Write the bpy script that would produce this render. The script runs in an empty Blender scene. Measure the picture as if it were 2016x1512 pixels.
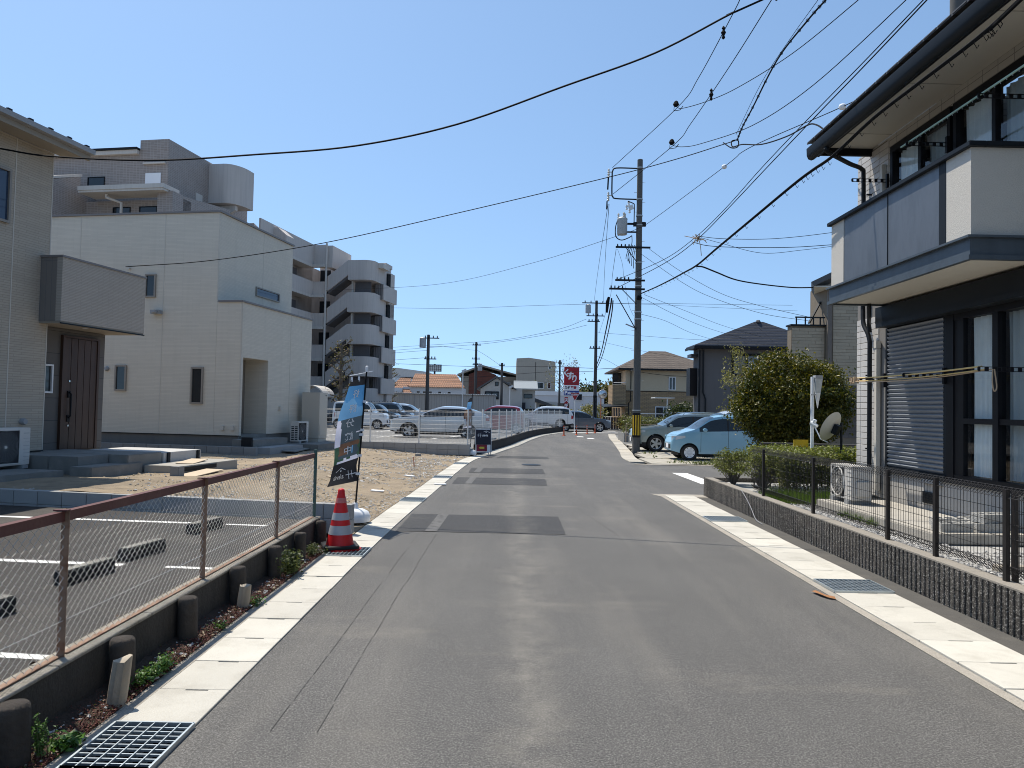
import bpy, bmesh, math, random
from mathutils import Vector, Matrix
S = bpy.context.scene
COL = S.collection
R = math.radians
rnd = random.Random(11)

# ------------------------------------------------------------------ camera, sky, sun, exposure
cam = bpy.data.cameras.new('camera')
cam.sensor_width = 36.0
cam.lens = 26.0
cam.clip_start = 0.05
cam.clip_end = 3000
camo = bpy.data.objects.new('camera', cam)
COL.objects.link(camo)
PITCH = math.atan(47 / 1456.0)
camo.matrix_world = (Matrix.Translation((0, 0, 1.75)) @ Matrix.Rotation(R(90) + PITCH, 4, 'X')
                     @ Matrix.Rotation(0.02, 4, 'Z'))
S.camera = camo

SUN_EL, SUN_AZ = R(65.3), R(-45.9)
W = bpy.data.worlds.new('World')
S.world = W
W.use_nodes = True
wn = W.node_tree
sky = wn.nodes.new('ShaderNodeTexSky')
sky.sky_type = 'NISHITA'
sky.sun_disc = False
sky.sun_elevation = SUN_EL
sky.sun_rotation = SUN_AZ
sky.altitude = 0
sky.air_density = 1.0
sky.dust_density = 0.3
sky.ozone_density = 1.8
wt = wn.nodes.new('ShaderNodeTexCoord')
wm_ = wn.nodes.new('ShaderNodeVectorMath'); wm_.operation = 'ADD'; wm_.inputs[1].default_value = (0, 0, .19)
wnm = wn.nodes.new('ShaderNodeVectorMath'); wnm.operation = 'NORMALIZE'
wn.links.new(wt.outputs['Generated'], wm_.inputs[0]); wn.links.new(wm_.outputs[0], wnm.inputs[0]); wn.links.new(wnm.outputs[0], sky.inputs[0])
wtint = wn.nodes.new('ShaderNodeMix'); wtint.data_type = 'RGBA'; wtint.blend_type = 'MULTIPLY'; wtint.inputs[0].default_value = 1.0; wtint.inputs[7].default_value = (.95, 1.0, .955, 1)
wn.links.new(sky.outputs[0], wtint.inputs[6]); wn.links.new(wtint.outputs[2], wn.nodes['Background'].inputs[0])
wn.nodes['Background'].inputs[1].default_value = 0.15

sl = bpy.data.lights.new('sun', 'SUN')
sl.energy = 4.3
sl.angle = R(0.53)
sl.color = (1.0, 0.93, 0.82)
so = bpy.data.objects.new('sun', sl)
COL.objects.link(so)
so.rotation_euler = Vector((0.33, -0.32, -1.0)).to_track_quat('-Z', 'Y').to_euler()
so.location = (-20, 30, 50)

S.view_settings.view_transform = 'Standard'
S.view_settings.look = 'None'
S.view_settings.gamma = 1.0
S.view_settings.use_curve_mapping = False
S.view_settings.exposure = 0.42
S.render.engine = 'CYCLES'
S.cycles.filter_width = 1.0
S.cycles.max_bounces = 6
S.cycles.diffuse_bounces = 3
S.cycles.transparent_max_bounces = 24
S.cycles.caustics_reflective = False
S.cycles.caustics_refractive = False

# ------------------------------------------------------------------ helpers
class MB:
    """collects faces; obj() links them as one mesh object (points are given in the space of ORIGIN's frame)"""
    def __init__(s, o=(0, 0, 0)):
        s.v = []; s.f = []; s.mi = []; s.o = Vector(o); s.m = 0
    def add(s, vs, fs):
        n = len(s.v)
        s.v += [Vector(p) - s.o for p in vs]
        s.f += [[i + n for i in f] for f in fs]
        s.mi += [s.m] * len(fs)
        return s
    def box(s, x0, x1, y0, y1, z0, z1):
        return s.add([(x0, y0, z0), (x1, y0, z0), (x1, y1, z0), (x0, y1, z0), (x0, y0, z1), (x1, y0, z1), (x1, y1, z1), (x0, y1, z1)],
                     [(0, 3, 2, 1), (4, 5, 6, 7), (0, 1, 5, 4), (1, 2, 6, 5), (2, 3, 7, 6), (3, 0, 4, 7)])
    def obox(s, c, ax, ay, az):
        c, ax, ay, az = map(Vector, (c, ax, ay, az))
        return s.add([c - ax - ay - az, c + ax - ay - az, c + ax + ay - az, c - ax + ay - az, c - ax - ay + az, c + ax - ay + az, c + ax + ay + az, c - ax + ay + az],
                     [(0, 3, 2, 1), (4, 5, 6, 7), (0, 1, 5, 4), (1, 2, 6, 5), (2, 3, 7, 6), (3, 0, 4, 7)])
    def beam(s, p, q, w, h, up=(0, 0, 1)):
        p, q = Vector(p), Vector(q)
        d = (q - p); L = d.length / 2; d.normalize()
        sx = d.cross(Vector(up))
        if sx.length < 1e-4: sx = d.cross(Vector((1, 0, 0)))
        sx.normalize(); sz = sx.cross(d)
        return s.obox((p + q) / 2, d * L, sx * w / 2, sz * h / 2)
    def quad(s, *p):
        return s.add(p, [tuple(range(len(p)))])
    def prism(s, poly, d):
        d = Vector(d); n = len(poly); poly = [Vector(p) for p in poly]
        return s.add(poly + [p + d for p in poly], [tuple(range(n))[::-1], tuple(range(n, 2 * n))] + [(i, (i + 1) % n, n + (i + 1) % n, n + i) for i in range(n)])
    def tube(s, pts, r, n=6, cap=True):
        pts = [Vector(p) for p in pts]
        if len(pts) < 2: return s
        rs = r if isinstance(r, (list, tuple)) else [r] * len(pts)
        vs = []; fs = []; ref = None
        for i, p in enumerate(pts):
            d = (pts[min(i + 1, len(pts) - 1)] - pts[max(i - 1, 0)])
            if d.length < 1e-9: d = Vector((0, 0, 1))
            d.normalize()
            if ref is None:
                ref = Vector((0, 0, 1)) if abs(d.z) < .9 else Vector((1, 0, 0))
            a = d.cross(ref)
            if a.length < 1e-4: a = d.cross(Vector((0.3, 1, 0.1)))
            a.normalize(); b = a.cross(d); ref = b
            for k in range(n):
                t = 2 * math.pi * k / n
                vs.append(p + (a * math.cos(t) + b * math.sin(t)) * rs[i])
        for i in range(len(pts) - 1):
            for k in range(n):
                fs.append((i * n + k, i * n + (k + 1) % n, (i + 1) * n + (k + 1) % n, (i + 1) * n + k))
        if cap:
            fs.append(tuple(range(n))[::-1]); m = (len(pts) - 1) * n
            fs.append(tuple(range(m, m + n)))
        return s.add(vs, fs)
    def lathe(s, prof, c=(0, 0, 0), n=16, axis='z', cap=True):
        c = Vector(c); vs = []; fs = []
        for (r, h) in prof:
            for k in range(n):
                t = 2 * math.pi * k / n; x, y = r * math.cos(t), r * math.sin(t)
                vs.append(c + Vector({'z': (x, y, h), 'y': (x, h, y), 'x': (h, x, y)}[axis]))
        for i in range(len(prof) - 1):
            for k in range(n):
                fs.append((i * n + k, i * n + (k + 1) % n, (i + 1) * n + (k + 1) % n, (i + 1) * n + k))
        if cap:
            fs.append(tuple(range(n))[::-1]); m = (len(prof) - 1) * n
            fs.append(tuple(range(m, m + n)))
        return s.add(vs, fs)
    def mesh(s, name, mat, smooth=False, bevel=0.0, recalc=True):
        me = bpy.data.meshes.new(name)
        me.from_pydata([tuple(p) for p in s.v], [], s.f)
        for m in (mat if isinstance(mat, (list, tuple)) else [mat]):
            if m: me.materials.append(m)
        if any(s.mi): me.polygons.foreach_set('material_index', s.mi)
        if bevel or recalc:
            bm = bmesh.new(); bm.from_mesh(me)
            if recalc: bmesh.ops.recalc_face_normals(bm, faces=bm.faces)
            if bevel:
                es = [e for e in bm.edges if len(e.link_faces) == 2 and e.calc_face_angle(0) > .5]
                bmesh.ops.bevel(bm, geom=es, offset=bevel, segments=1 if bevel < .006 else 2, affect='EDGES', clamp_overlap=True)
            bm.to_mesh(me); bm.free()
        if smooth:
            me.polygons.foreach_set('use_smooth', [True] * len(me.polygons))
            me.set_sharp_from_angle(angle=R(smooth if smooth > 1 else 40))
        me.update()
        return me
    def obj(s, name, mat, parent=None, smooth=False, bevel=0.0, recalc=True, **props):
        return link(name, s.mesh(name, mat, smooth, bevel, recalc), parent, **props)

def link(name, me, parent=None, loc=None, rot=None, **props):
    o = bpy.data.objects.new(name, me)
    COL.objects.link(o)
    if parent: o.parent = parent
    if loc: o.location = loc
    if rot: o.rotation_euler = rot
    for k, v in props.items():
        if v is not None: o[k] = v
    return o

def thing(name, label, cat, loc=(0, 0, 0), rotz=0.0, group=None):
    o = bpy.data.objects.new(name, None)
    o.empty_display_size = .2
    COL.objects.link(o); o.location = loc; o.rotation_euler = (0, 0, rotz)
    o['label'] = label; o['category'] = cat
    if group: o['group'] = group
    return o

def tag(o, label, cat, group=None):
    o['label'] = label; o['category'] = cat
    if group: o['group'] = group
    return o

def dup(root, loc, rotz=None, label=None):
    r = root.copy(); COL.objects.link(r); r.location = loc
    if rotz is not None: r.rotation_euler = (0, 0, rotz)
    if label: r['label'] = label
    for ch in root.children:
        c = ch.copy(); COL.objects.link(c); c.parent = r
        for g in ch.children:
            d = g.copy(); COL.objects.link(d); d.parent = c
    return r

LOT = R(-10)                       # the lots on the west side lie 10 degrees off the road
E1 = Vector((math.cos(R(10)), -math.sin(R(10)), 0)); E2 = Vector((math.sin(R(10)), math.cos(R(10)), 0))
def lot(a, b, z=0): return E1 * a + E2 * b + Vector((0, 0, z))

def interp(keys, x):
    if x <= keys[0][0]: return keys[0][1]
    for (x0, y0), (x1, y1) in zip(keys, keys[1:]):
        if x <= x1: return y0 + (y1 - y0) * (x - x0) / (x1 - x0)
    return keys[-1][1]

def sinterp(keys, x):                # smooth (Catmull-Rom, clamped tangents)
    n = len(keys)
    if x <= keys[0][0]: return keys[0][1]
    if x >= keys[-1][0]: return keys[-1][1]
    for i in range(n - 1):
        if x <= keys[i + 1][0]: break
    def sl(j):
        if j <= 0 or j >= n - 1: 
            k = 0 if j <= 0 else n - 2
            return (keys[k + 1][1] - keys[k][1]) / (keys[k + 1][0] - keys[k][0])
        a = (keys[j][1] - keys[j - 1][1]) / (keys[j][0] - keys[j - 1][0]); b = (keys[j + 1][1] - keys[j][1]) / (keys[j + 1][0] - keys[j][0])
        return 0 if a * b <= 0 else 2 * a * b / (a + b)
    x0, y0 = keys[i]; x1, y1 = keys[i + 1]; h = x1 - x0; t = (x - x0) / h
    return (2*t**3 - 3*t**2 + 1) * y0 + (t**3 - 2*t**2 + t) * h * sl(i) + (-2*t**3 + 3*t**2) * y1 + (t**3 - t**2) * h * sl(i + 1)

def spline(pts, k=8):
    pts = [Vector(p) for p in pts]; out = []
    for i in range(len(pts) - 1):
        p0 = pts[i - 1] if i else pts[0] * 2 - pts[1]; p1 = pts[i]; p2 = pts[i + 1]; p3 = pts[i + 2] if i + 2 < len(pts) else p2 * 2 - p1
        for j in range(k):
            t = j / k
            out.append(.5 * ((2 * p1) + (p2 - p0) * t + (2 * p0 - 5 * p1 + 4 * p2 - p3) * t * t + (3 * p1 - p0 - 3 * p2 + p3) * t ** 3))
    return out + [pts[-1]]

def sag(p, q, d, n=14):
    p, q = Vector(p), Vector(q)
    return [p.lerp(q, i / n) - Vector((0, 0, 4 * d * (i / n) * (1 - i / n))) for i in range(n + 1)]

# ------------------------------------------------------------------ materials
def nmat(name):
    m = bpy.data.materials.new(name); m.use_nodes = True
    t = m.node_tree
    return m, t, t.nodes['Principled BSDF']
def nd(t, k, **kw):
    n = t.nodes.new(k)
    for a, b in kw.items(): setattr(n, a, b)
    return n
def coords(t, scale=(1, 1, 1), world=False):
    if world:
        s = nd(t, 'ShaderNodeNewGeometry').outputs['Position']
    else:
        s = nd(t, 'ShaderNodeTexCoord').outputs['Object']
    mp = nd(t, 'ShaderNodeMapping'); mp.inputs['Scale'].default_value = scale
    t.links.new(s, mp.inputs[0])
    return mp.outputs[0]
def noise(t, co, scale, detail=3, rough=.55):
    n = nd(t, 'ShaderNodeTexNoise'); n.inputs['Scale'].default_value = scale; n.inputs['Detail'].default_value = detail; n.inputs['Roughness'].default_value = rough
    t.links.new(co, n.inputs['Vector'])
    return n.outputs['Fac']
def ramp(t, fac, stops):
    r = nd(t, 'ShaderNodeValToRGB')
    while len(r.color_ramp.elements) < len(stops): r.color_ramp.elements.new(.5)
    for e, (p, c) in zip(r.color_ramp.elements, stops):
        e.position = p; e.color = (c[0], c[1], c[2], 1) if isinstance(c, (tuple, list)) else (c, c, c, 1)
    t.links.new(fac, r.inputs[0])
    return r.outputs[0]
def mixc(t, fac, a, b, mode='MIX'):
    m = nd(t, 'ShaderNodeMix', data_type='RGBA', blend_type=mode)
    for k, s in ((0, fac), (6, a), (7, b)):
        if isinstance(s, (int, float)): m.inputs[k].default_value = s
        elif isinstance(s, (tuple, list)): m.inputs[k].default_value = (s[0], s[1], s[2], 1)
        else: t.links.new(s, m.inputs[k])
    return m.outputs[2]
def mth(t, op, a, b=None, c=None):
    m = nd(t, 'ShaderNodeMath', operation=op)
    for k, s in enumerate((a, b, c)):
        if s is None: continue
        if isinstance(s, (int, float)): m.inputs[k].default_value = s
        else: t.links.new(s, m.inputs[k])
    return m.outputs[0]
def bump(t, b, h, strength=.3, dist=.01):
    n = nd(t, 'ShaderNodeBump'); n.inputs['Strength'].default_value = strength; n.inputs['Distance'].default_value = dist
    t.links.new(h, n.inputs['Height']); t.links.new(n.outputs[0], b.inputs['Normal'])
def sc(c, k): return tuple(min(1, x * k) for x in c)

def pm(name, col, rough=.7, var=.12, scale=4.0, bmp=0.0, bscale=60.0, metal=0.0, spec=.4, streak=0.0, grain=0.0, coat=0.0, piece=0.0, world=False, dirt=None, dirtscale=2.0, dirtamt=.5):
    """a painted / cast / woven surface: mottled colour, optional vertical streaks, grain, dirt blotches, per-object tint"""
    m, t, b = nmat(name)
    co = coords(t, world=world)
    c = mixc(t, noise(t, co, scale, 4), sc(col, 1 - var), sc(col, 1 + var))
    if streak:
        c2 = coords(t, (7, 7, .35), world=world)
        c = mixc(t, ramp(t, noise(t, c2, 1.0, 4), [(.45, 0), (.75, streak)]), c, sc(col, .45))
    if dirt:
        c = mixc(t, ramp(t, noise(t, co, dirtscale, 6, .65), [(.5, 0), (.72, dirtamt)]), c, dirt)
    if grain:
        c = mixc(t, grain, c, ramp(t, noise(t, co, bscale * 2, 2), [(.3, sc(col, .4)), (.7, sc(col, 1.5))]))
    if piece:
        oi = nd(t, 'ShaderNodeObjectInfo')
        c = mixc(t, 1.0, c, ramp(t, oi.outputs['Random'], [(0, 1 - piece), (1, 1 + 0 * piece)]), 'MULTIPLY')
    t.links.new(c, b.inputs['Base Color'])
    b.inputs['Roughness'].default_value = rough; b.inputs['Metallic'].default_value = metal
    b.inputs['Specular IOR Level'].default_value = spec
    if coat:
        b.inputs['Coat Weight'].default_value = coat; b.inputs['Coat Roughness'].default_value = .04
    if bmp: bump(t, b, noise(t, co, bscale, 3), bmp, .01)
    return m

def wallmat(name, c1, c2, mortar, bw, rh, ms, rough=.75, bmp=.5, var=.12, offs=.5, streak=.12, dist=.01, squash=1.0):
    """courses on any upright face: u runs along the wall, v is height"""
    m, t, b = nmat(name)
    tc = nd(t, 'ShaderNodeTexCoord')
    sp = nd(t, 'ShaderNodeSeparateXYZ'); t.links.new(tc.outputs['Object'], sp.inputs[0])
    u = mth(t, 'ADD', sp.outputs[0], sp.outputs[1])
    cb = nd(t, 'ShaderNodeCombineXYZ'); t.links.new(u, cb.inputs[0]); t.links.new(sp.outputs[2], cb.inputs[1])
    br = nd(t, 'ShaderNodeTexBrick', offset=offs)
    br.inputs['Scale'].default_value = 1; br.inputs['Mortar Size'].default_value = ms; br.inputs['Mortar Smooth'].default_value = .3
    br.inputs['Brick Width'].default_value = bw; br.inputs['Row Height'].default_value = rh
    br.inputs['Color1'].default_value = (*c1, 1); br.inputs['Color2'].default_value = (*c2, 1); br.inputs['Mortar'].default_value = (*mortar, 1)
    t.links.new(cb.outputs[0], br.inputs['Vector'])
    co = coords(t)
    c = mixc(t, noise(t, co, 1.3, 5, .6), sc((1, 1, 1), 1 - var), (1, 1, 1))
    c = mixc(t, 1.0, br.outputs['Color'], c, 'MULTIPLY')
    if streak:
        c = mixc(t, ramp(t, noise(t, coords(t, (6, 6, .25)), 1.0, 4), [(.5, 0), (.8, streak)]), c, sc(c1, .5))
    t.links.new(c, b.inputs['Base Color']); b.inputs['Roughness'].default_value = rough; b.inputs['Specular IOR Level'].default_value = .3
    h = mth(t, 'MULTIPLY_ADD', br.outputs['Fac'], -1.0, 1.0)
    h2 = mth(t, 'MULTIPLY_ADD', noise(t, coords(t, (8, 8, 60)), 1.0, 3), .5, h)
    bump(t, b, h2, bmp, dist)
    return m

def glassmat(name, tint=(.02, .025, .03), rough=.03):
    m, t, b = nmat(name)
    c = mixc(t, noise(t, coords(t), .8, 2), sc(tint, .6), sc(tint, 1.5))
    t.links.new(c, b.inputs['Base Color']); b.inputs['Roughness'].default_value = rough; b.inputs['Specular IOR Level'].default_value = .6
    return m
def clearglass(name):
    m, t, b = nmat(name); t.nodes.remove(b)
    tr = nd(t, 'ShaderNodeBsdfTransparent'); tr.inputs[0].default_value = (.93, .95, .95, 1)
    gl = nd(t, 'ShaderNodeBsdfGlossy'); gl.inputs['Roughness'].default_value = .02
    fr = nd(t, 'ShaderNodeFresnel'); fr.inputs[0].default_value = 1.52
    mx = nd(t, 'ShaderNodeMixShader')
    ge_ = nd(t, 'ShaderNodeNewGeometry'); t.links.new(mth(t, 'MULTIPLY', fr.outputs[0], mth(t, 'SUBTRACT', 1.0, ge_.outputs['Backfacing'])), mx.inputs[0]); t.links.new(tr.outputs[0], mx.inputs[1]); t.links.new(gl.outputs[0], mx.inputs[2])
    t.links.new(mx.outputs[0], t.nodes['Material Output'].inputs[0])
    return m

def leafmat(name, c1, c2, c3, scale=2.5, trans=.35):
    m, t, b = nmat(name); t.nodes.remove(b)
    geo = nd(t, 'ShaderNodeNewGeometry')
    c = mixc(t, ramp(t, noise(t, coords(t), scale, 3), [(.35, 0), (.65, 1)]), c1, c2)
    c = mixc(t, ramp(t, geo.outputs['Random Per Island'], [(.55, 0), (1, .9)]), c, c3)
    d = nd(t, 'ShaderNodeBsdfPrincipled'); d.inputs['Roughness'].default_value = .42; d.inputs['Specular IOR Level'].default_value = .4
    tl = nd(t, 'ShaderNodeBsdfTranslucent'); mx = nd(t, 'ShaderNodeMixShader'); mx.inputs[0].default_value = trans
    t.links.new(c, d.inputs['Base Color']); t.links.new(mixc(t, 1.0, c, (1.0, 1.0, .45), 'MULTIPLY'), tl.inputs[0])
    t.links.new(d.outputs[0], mx.inputs[1]); t.links.new(tl.outputs[0], mx.inputs[2]); t.links.new(mx.outputs[0], t.nodes['Material Output'].inputs[0])
    return m

def asphalt(name, base, light, dust=.35, patchy=.5):
    m, t, b = nmat(name)
    co = coords(t, world=True)
    g = ramp(t, noise(t, co, 85, 6, .85), [(.36, sc(base, .30)), (.5, base), (.63, sc(light, 1.25))])
    v = nd(t, 'ShaderNodeTexVoronoi'); v.inputs['Scale'].default_value = 170; t.links.new(co, v.inputs['Vector'])
    sp = nd(t, 'ShaderNodeSeparateColor'); t.links.new(v.outputs['Color'], sp.inputs[0])
    g = mixc(t, ramp(t, sp.outputs[0], [(.84, 0), (.9, .55)]), g, sc(light, 1.55))
    big = ramp(t, noise(t, co, .55, 6, .62), [(.3, 1 - .38 * patchy), (.7, 1.0)])
    big = mixc(t, ramp(t, noise(t, coords(t, (2.2, .07, 1), world=True), 1.0, 3, .5), [(.44, .4 * patchy), (.56, 0)]), big, (.70, .70, .71))
    big = mixc(t, ramp(t, noise(t, co, 2.7, 5, .7), [(.60, 0), (.72, .5 * patchy)]), big, (.62, .61, .60))
    g = mixc(t, 1.0, g, big, 'MULTIPLY')
    if dust:
        du = noise(t, coords(t, (1.1, .13, 1), world=True), 1.0, 5, .6)
        g = mixc(t, ramp(t, du, [(.5, 0), (.72, dust)]), g, (.30, .275, .235))
        du2 = noise(t, coords(t, (.35, .9, 1), world=True), 1.3, 6, .7)
        spx = nd(t, 'ShaderNodeSeparateXYZ'); t.links.new(co, spx.inputs[0])
        bx_ = mth(t, 'ABSOLUTE', mth(t, 'ADD', spx.outputs[0], mth(t, 'MULTIPLY_ADD', noise(t, coords(t, (.2, .5, 1), world=True), 1.0, 2), .8, -.55)))
        band = mth(t, 'MULTIPLY', ramp(t, bx_, [(.0, dust * 1.5), (.28, 0)]), ramp(t, noise(t, co, 3.2, 5, .7), [(.36, 0), (.66, 1)]))
        g = mixc(t, band, g, (.31, .285, .24))
        g = mixc(t, ramp(t, du2, [(.56, 0), (.7, dust * .8)]), g, (.32, .285, .235))
    t.links.new(g, b.inputs['Base Color']); b.inputs['Roughness'].default_value = .82; b.inputs['Specular IOR Level'].default_value = .35
    bump(t, b, noise(t, co, 110, 3, .7), .55, .006)
    return m

M = {}
M['asphalt'] = asphalt('asphalt_grey', (.091, .088, .083), (.168, .162, .152), .20)
M['asphalt_patch'] = asphalt('asphalt_patch', (.036, .036, .037), (.07, .07, .07), .10, .3)
M['asphalt_lot'] = asphalt('asphalt_lot', (.036, .032, .029), (.072, .064, .058), .14, 1.1)
M['asphalt_far'] = asphalt('asphalt_far', (.16, .158, .152), (.24, .235, .225), .25)
M['lid'] = pm('lid_concrete', (.555, .53, .465), .85, .12, 3, .35, 90, grain=.13, piece=.17, dirt=(.36, .335, .28), dirtscale=3.2, dirtamt=.55, world=True)
M['lid_old'] = pm('lid_concrete_old', (.47, .43, .36), .85, .12, 3, .25, 90, grain=.12, piece=.2, dirt=(.3, .27, .22), dirtscale=3)
M['kerb'] = pm('kerb_concrete', (.33, .30, .255), .9, .22, 5, .5, 45, grain=.35, dirt=(.15, .135, .115), dirtscale=4)
M['void'] = pm('drain_dark', (.012, .014, .016), .9, .1)
M['galv'] = pm('galvanised_steel', (.50, .55, .57), .42, .18, 9, .1, 40, metal=.75)
M['galv_matt'] = pm('weathered_galvanised', (.40, .42, .43), .6, .2, 6, metal=.4)
M['white_line'] = pm('road_paint', (.76, .75, .72), .75, .08, 6, .3, 80, grain=.1, world=True, dirt=(.30, .29, .27), dirtscale=5, dirtamt=.75)
M['rust'] = pm('rusty_post', (.26, .165, .11), .7, .35, 7, .3, 40, streak=.9, dirt=(.15, .055, .022), dirtscale=9, dirtamt=1)
M['rail'] = pm('rail_oxide_red', (.105, .035, .030), .5, .25, 5, .2, 40, dirt=(.16, .075, .05), dirtscale=6)
M['post_green'] = pm('post_green', (.05, .115, .10), .5, .2, 5, dirt=(.16, .12, .09), dirtscale=5)
M['wire'] = pm('chainlink_wire', (.46, .45, .42), .45, .2, 8, metal=.15)
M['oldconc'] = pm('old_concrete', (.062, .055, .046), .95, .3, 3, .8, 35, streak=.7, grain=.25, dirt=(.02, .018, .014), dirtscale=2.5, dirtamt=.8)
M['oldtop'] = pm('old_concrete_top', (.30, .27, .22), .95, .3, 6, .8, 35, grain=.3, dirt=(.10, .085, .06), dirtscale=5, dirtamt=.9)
M['log'] = pm('concrete_log', (.07, .058, .047), .95, .35, 7, 1.0, 30, streak=.7, dirt=(.025, .02, .015), dirtscale=5)
M['wood_old'] = pm('weathered_wood', (.42, .36, .28), .9, .3, 6, .8, 30, streak=.95)
M['soil'] = pm('soil', (.055, .037, .027), 1, .4, 9, 1.0, 45, grain=.4, dirt=(.12, .095, .07), dirtscale=6)
M['sedum'] = pm('red_sedum', (.125, .038, .026), .7, .4, 12)
M['block'] = pm('concrete_block', (.34, .34, .335), .9, .12, 3, .35, 60, grain=.15, piece=.12)
M['block_dark'] = pm('concrete_block_dark', (.27, .27, .265), .9, .12, 3, .35, 60, grain=.15, piece=.15)
M['stop_shaded'] = pm('wheel_stop_shaded_face', (.035, .033, .032), .9, .3, 6, .6, 40, dirt=(.09, .085, .075), dirtscale=6)  # near black: the shade on the upright faces is in the colour
M['stop_top'] = pm('wheel_stop_top', (.21, .20, .175), .95, .25, 6, .6, 40, grain=.3)  # paler for its beige dust and for the sun on the top
M['cone_red'] = pm('cone_red', (.60, .014, .018), .45, .1, 5, spec=.4, dirt=(.40, .03, .03), dirtscale=6)
M['reflect'] = pm('reflective_band', (.40, .41, .43), .35, .12, 8)
M['rubber'] = pm('black_rubber', (.018, .018, .019), .7, .3, 6, .3, 50)
M['white_plastic'] = pm('white_plastic', (.78, .79, .80), .4, .06, 3)
M['black_metal'] = pm('black_metal', (.009, .009, .011), .5, .2, 5, spec=.2)
M['fence_black'] = pm('fence_brown_black', (.011, .009, .009), .5, .25, 5)
M['dark_metal'] = pm('dark_grey_metal', (.012, .015, .019), .5, .15, 3, streak=.1, spec=.18)
M['white_metal'] = pm('white_metal', (.72, .73, .73), .45, .06, 4)
M['grey_metal'] = pm('grey_metal', (.30, .31, .32), .5, .1, 4)
M['pole_conc'] = pm('pole_concrete', (.105, .104, .10), .85, .14, 2, .2, 50, streak=.3)
M['pole_dark'] = pm('pole_dark', (.075, .072, .07), .85, .14, 2)
M['yellow'] = pm('yellow_paint', (.62, .40, .02), .5, .1, 4)
M['cable'] = pm('cable_black', (.010, .010, .011), .75, .2, 3, spec=.08)
M['insulator'] = pm('porcelain', (.55, .52, .46), .3, .1, 5)
M['glass'] = glassmat('window_glass')
M['glass_blue'] = glassmat('window_glass_sky', (.03, .05, .09), .02)
M['carglass'] = glassmat('car_glass', (.012, .016, .017), .03)
M['clear'] = clearglass('clear_glass')
M['chrome'] = pm('chrome', (.62, .63, .64), .15, .05, 3, metal=1)
M['tyre'] = pm('tyre', (.016, .016, .017), .8, .2, 5)
M['alloy'] = pm('alloy', (.50, .51, .52), .3, .08, 4, metal=.7)
M['red_lens'] = pm('red_lens', (.35, .01, .012), .2, .1, 5)
M['lamp_lens'] = pm('headlamp_lens', (.55, .58, .60), .08, .1, 20, spec=.7)
M['curtain'] = pm('curtain', (.80, .82, .82), .9, .1, 6)
M['interior'] = pm('room_dark', (.03, .03, .032), .95, .2, 1)
M['plastic_beige'] = pm('pipe_cover_beige', (.58, .54, .47), .5, .08, 3)
M['soffit'] = pm('soffit_cream', (.55, .50, .42), .8, .06, 2)
M['wood_door'] = pm('door_wood', (.072, .040, .028), .45, .2, 3, streak=.5)
M['tan_board'] = pm('plywood', (.52, .42, .30), .8, .15, 4)
M['sky_blue_car'] = pm('car_light_blue', (.22, .42, .54), .28, .03, 2, coat=1.0, spec=.5)
M['white_car'] = pm('car_white', (.74, .755, .76), .3, .03, 2, coat=1.0)
M['silver_car'] = pm('car_silver', (.56, .60, .63), .3, .03, 2, coat=1.0, metal=.25)
M['green_car'] = pm('car_grey_green', (.25, .31, .31), .3, .03, 2, coat=1.0, metal=.3)
M['grey_car'] = pm('car_blue_grey', (.10, .125, .16), .3, .03, 2, coat=1.0, metal=.3)
M['dark_car'] = pm('car_dark_teal', (.035, .06, .075), .3, .03, 2, coat=1.0, metal=.2)
M['red_car'] = pm('car_red', (.30, .02, .03), .3, .03, 2, coat=1.0)

# ------------------------------------------------------------------ ground, road, gutters
def sheet(name, polys, mat, **kw):
    mb = MB()
    for p in polys: mb.quad(*p)
    return mb.obj(name, mat, recalc=False, **kw)
M['earth'] = pm('earth', (.17, .155, .13), 1, .25, .2, .4, 8, world=True)
sheet('ground', [[(-900, -300, -.42), (900, -300, -.42), (900, 1500, -.42), (-900, 1500, -.42)]], M['earth'], kind='structure')

GL = [(-4, -2.09), (9, -2.09), (12, -2.05), (13.75, -2.0), (17.5, -1.9), (21.5, -1.78), (24.4, -1.62), (26.6, -1.32), (28.4, -.98), (30.3, -.70), (34, -.13), (40.8, .68), (48.2, 1.79), (54.5, 3.35), (59.5, 4.75)]
def gl(y): return sinterp(GL, y)
GW = .42
def lpath(y, off):
    d = Vector((gl(y + .05) - gl(y - .05), .1, 0)).normalized(); n = Vector((d.y, -d.x, 0))
    return Vector((gl(y), y, 0)) + n * off
GR = [(24.9, 4.02), (26.2, 4.04), (31, 4.55), (40.5, 5.55), (46, 6.1), (53, 6.95)]
def gr(y): return sinterp(GR, y)

ys = [-6 + i for i in range(22)] + [15.6]
road = MB()
def strip(mb, ysq, fl, fr, z):
    for y0, y1 in zip(ysq, ysq[1:]):
        a, b, c, d = fl(y0), fr(y0), fr(y1), fl(y1)
        mb.quad((a[0], a[1], z), (b[0], b[1], z), (c[0], c[1], z), (d[0], d[1], z))
fl = lambda y: lpath(y, GW + .004)
strip(road, ys, fl, lambda y: (3.10, y), 0)
ysb = [15.6, 17, 18.5, 20, 21.5, 23, 24.9]
strip(road, ysb, fl, lambda y: (4.02, y), 0)
ysc = [24.9 + i * 1.45 for i in range(20)] + [53]
strip(road, ysc, fl, lambda y: (gr(y), y), 0)
road.quad((4.02, 15.6, 0), (45, 15.6, 0), (45, 23.9, 0), (4.02, 23.9, 0))
road.quad((4.02, 23.9, 0), (4.6, 23.9, 0), (4.02, 24.9, 0))
pl = fl(53)
pe = fl(58.5)
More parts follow.
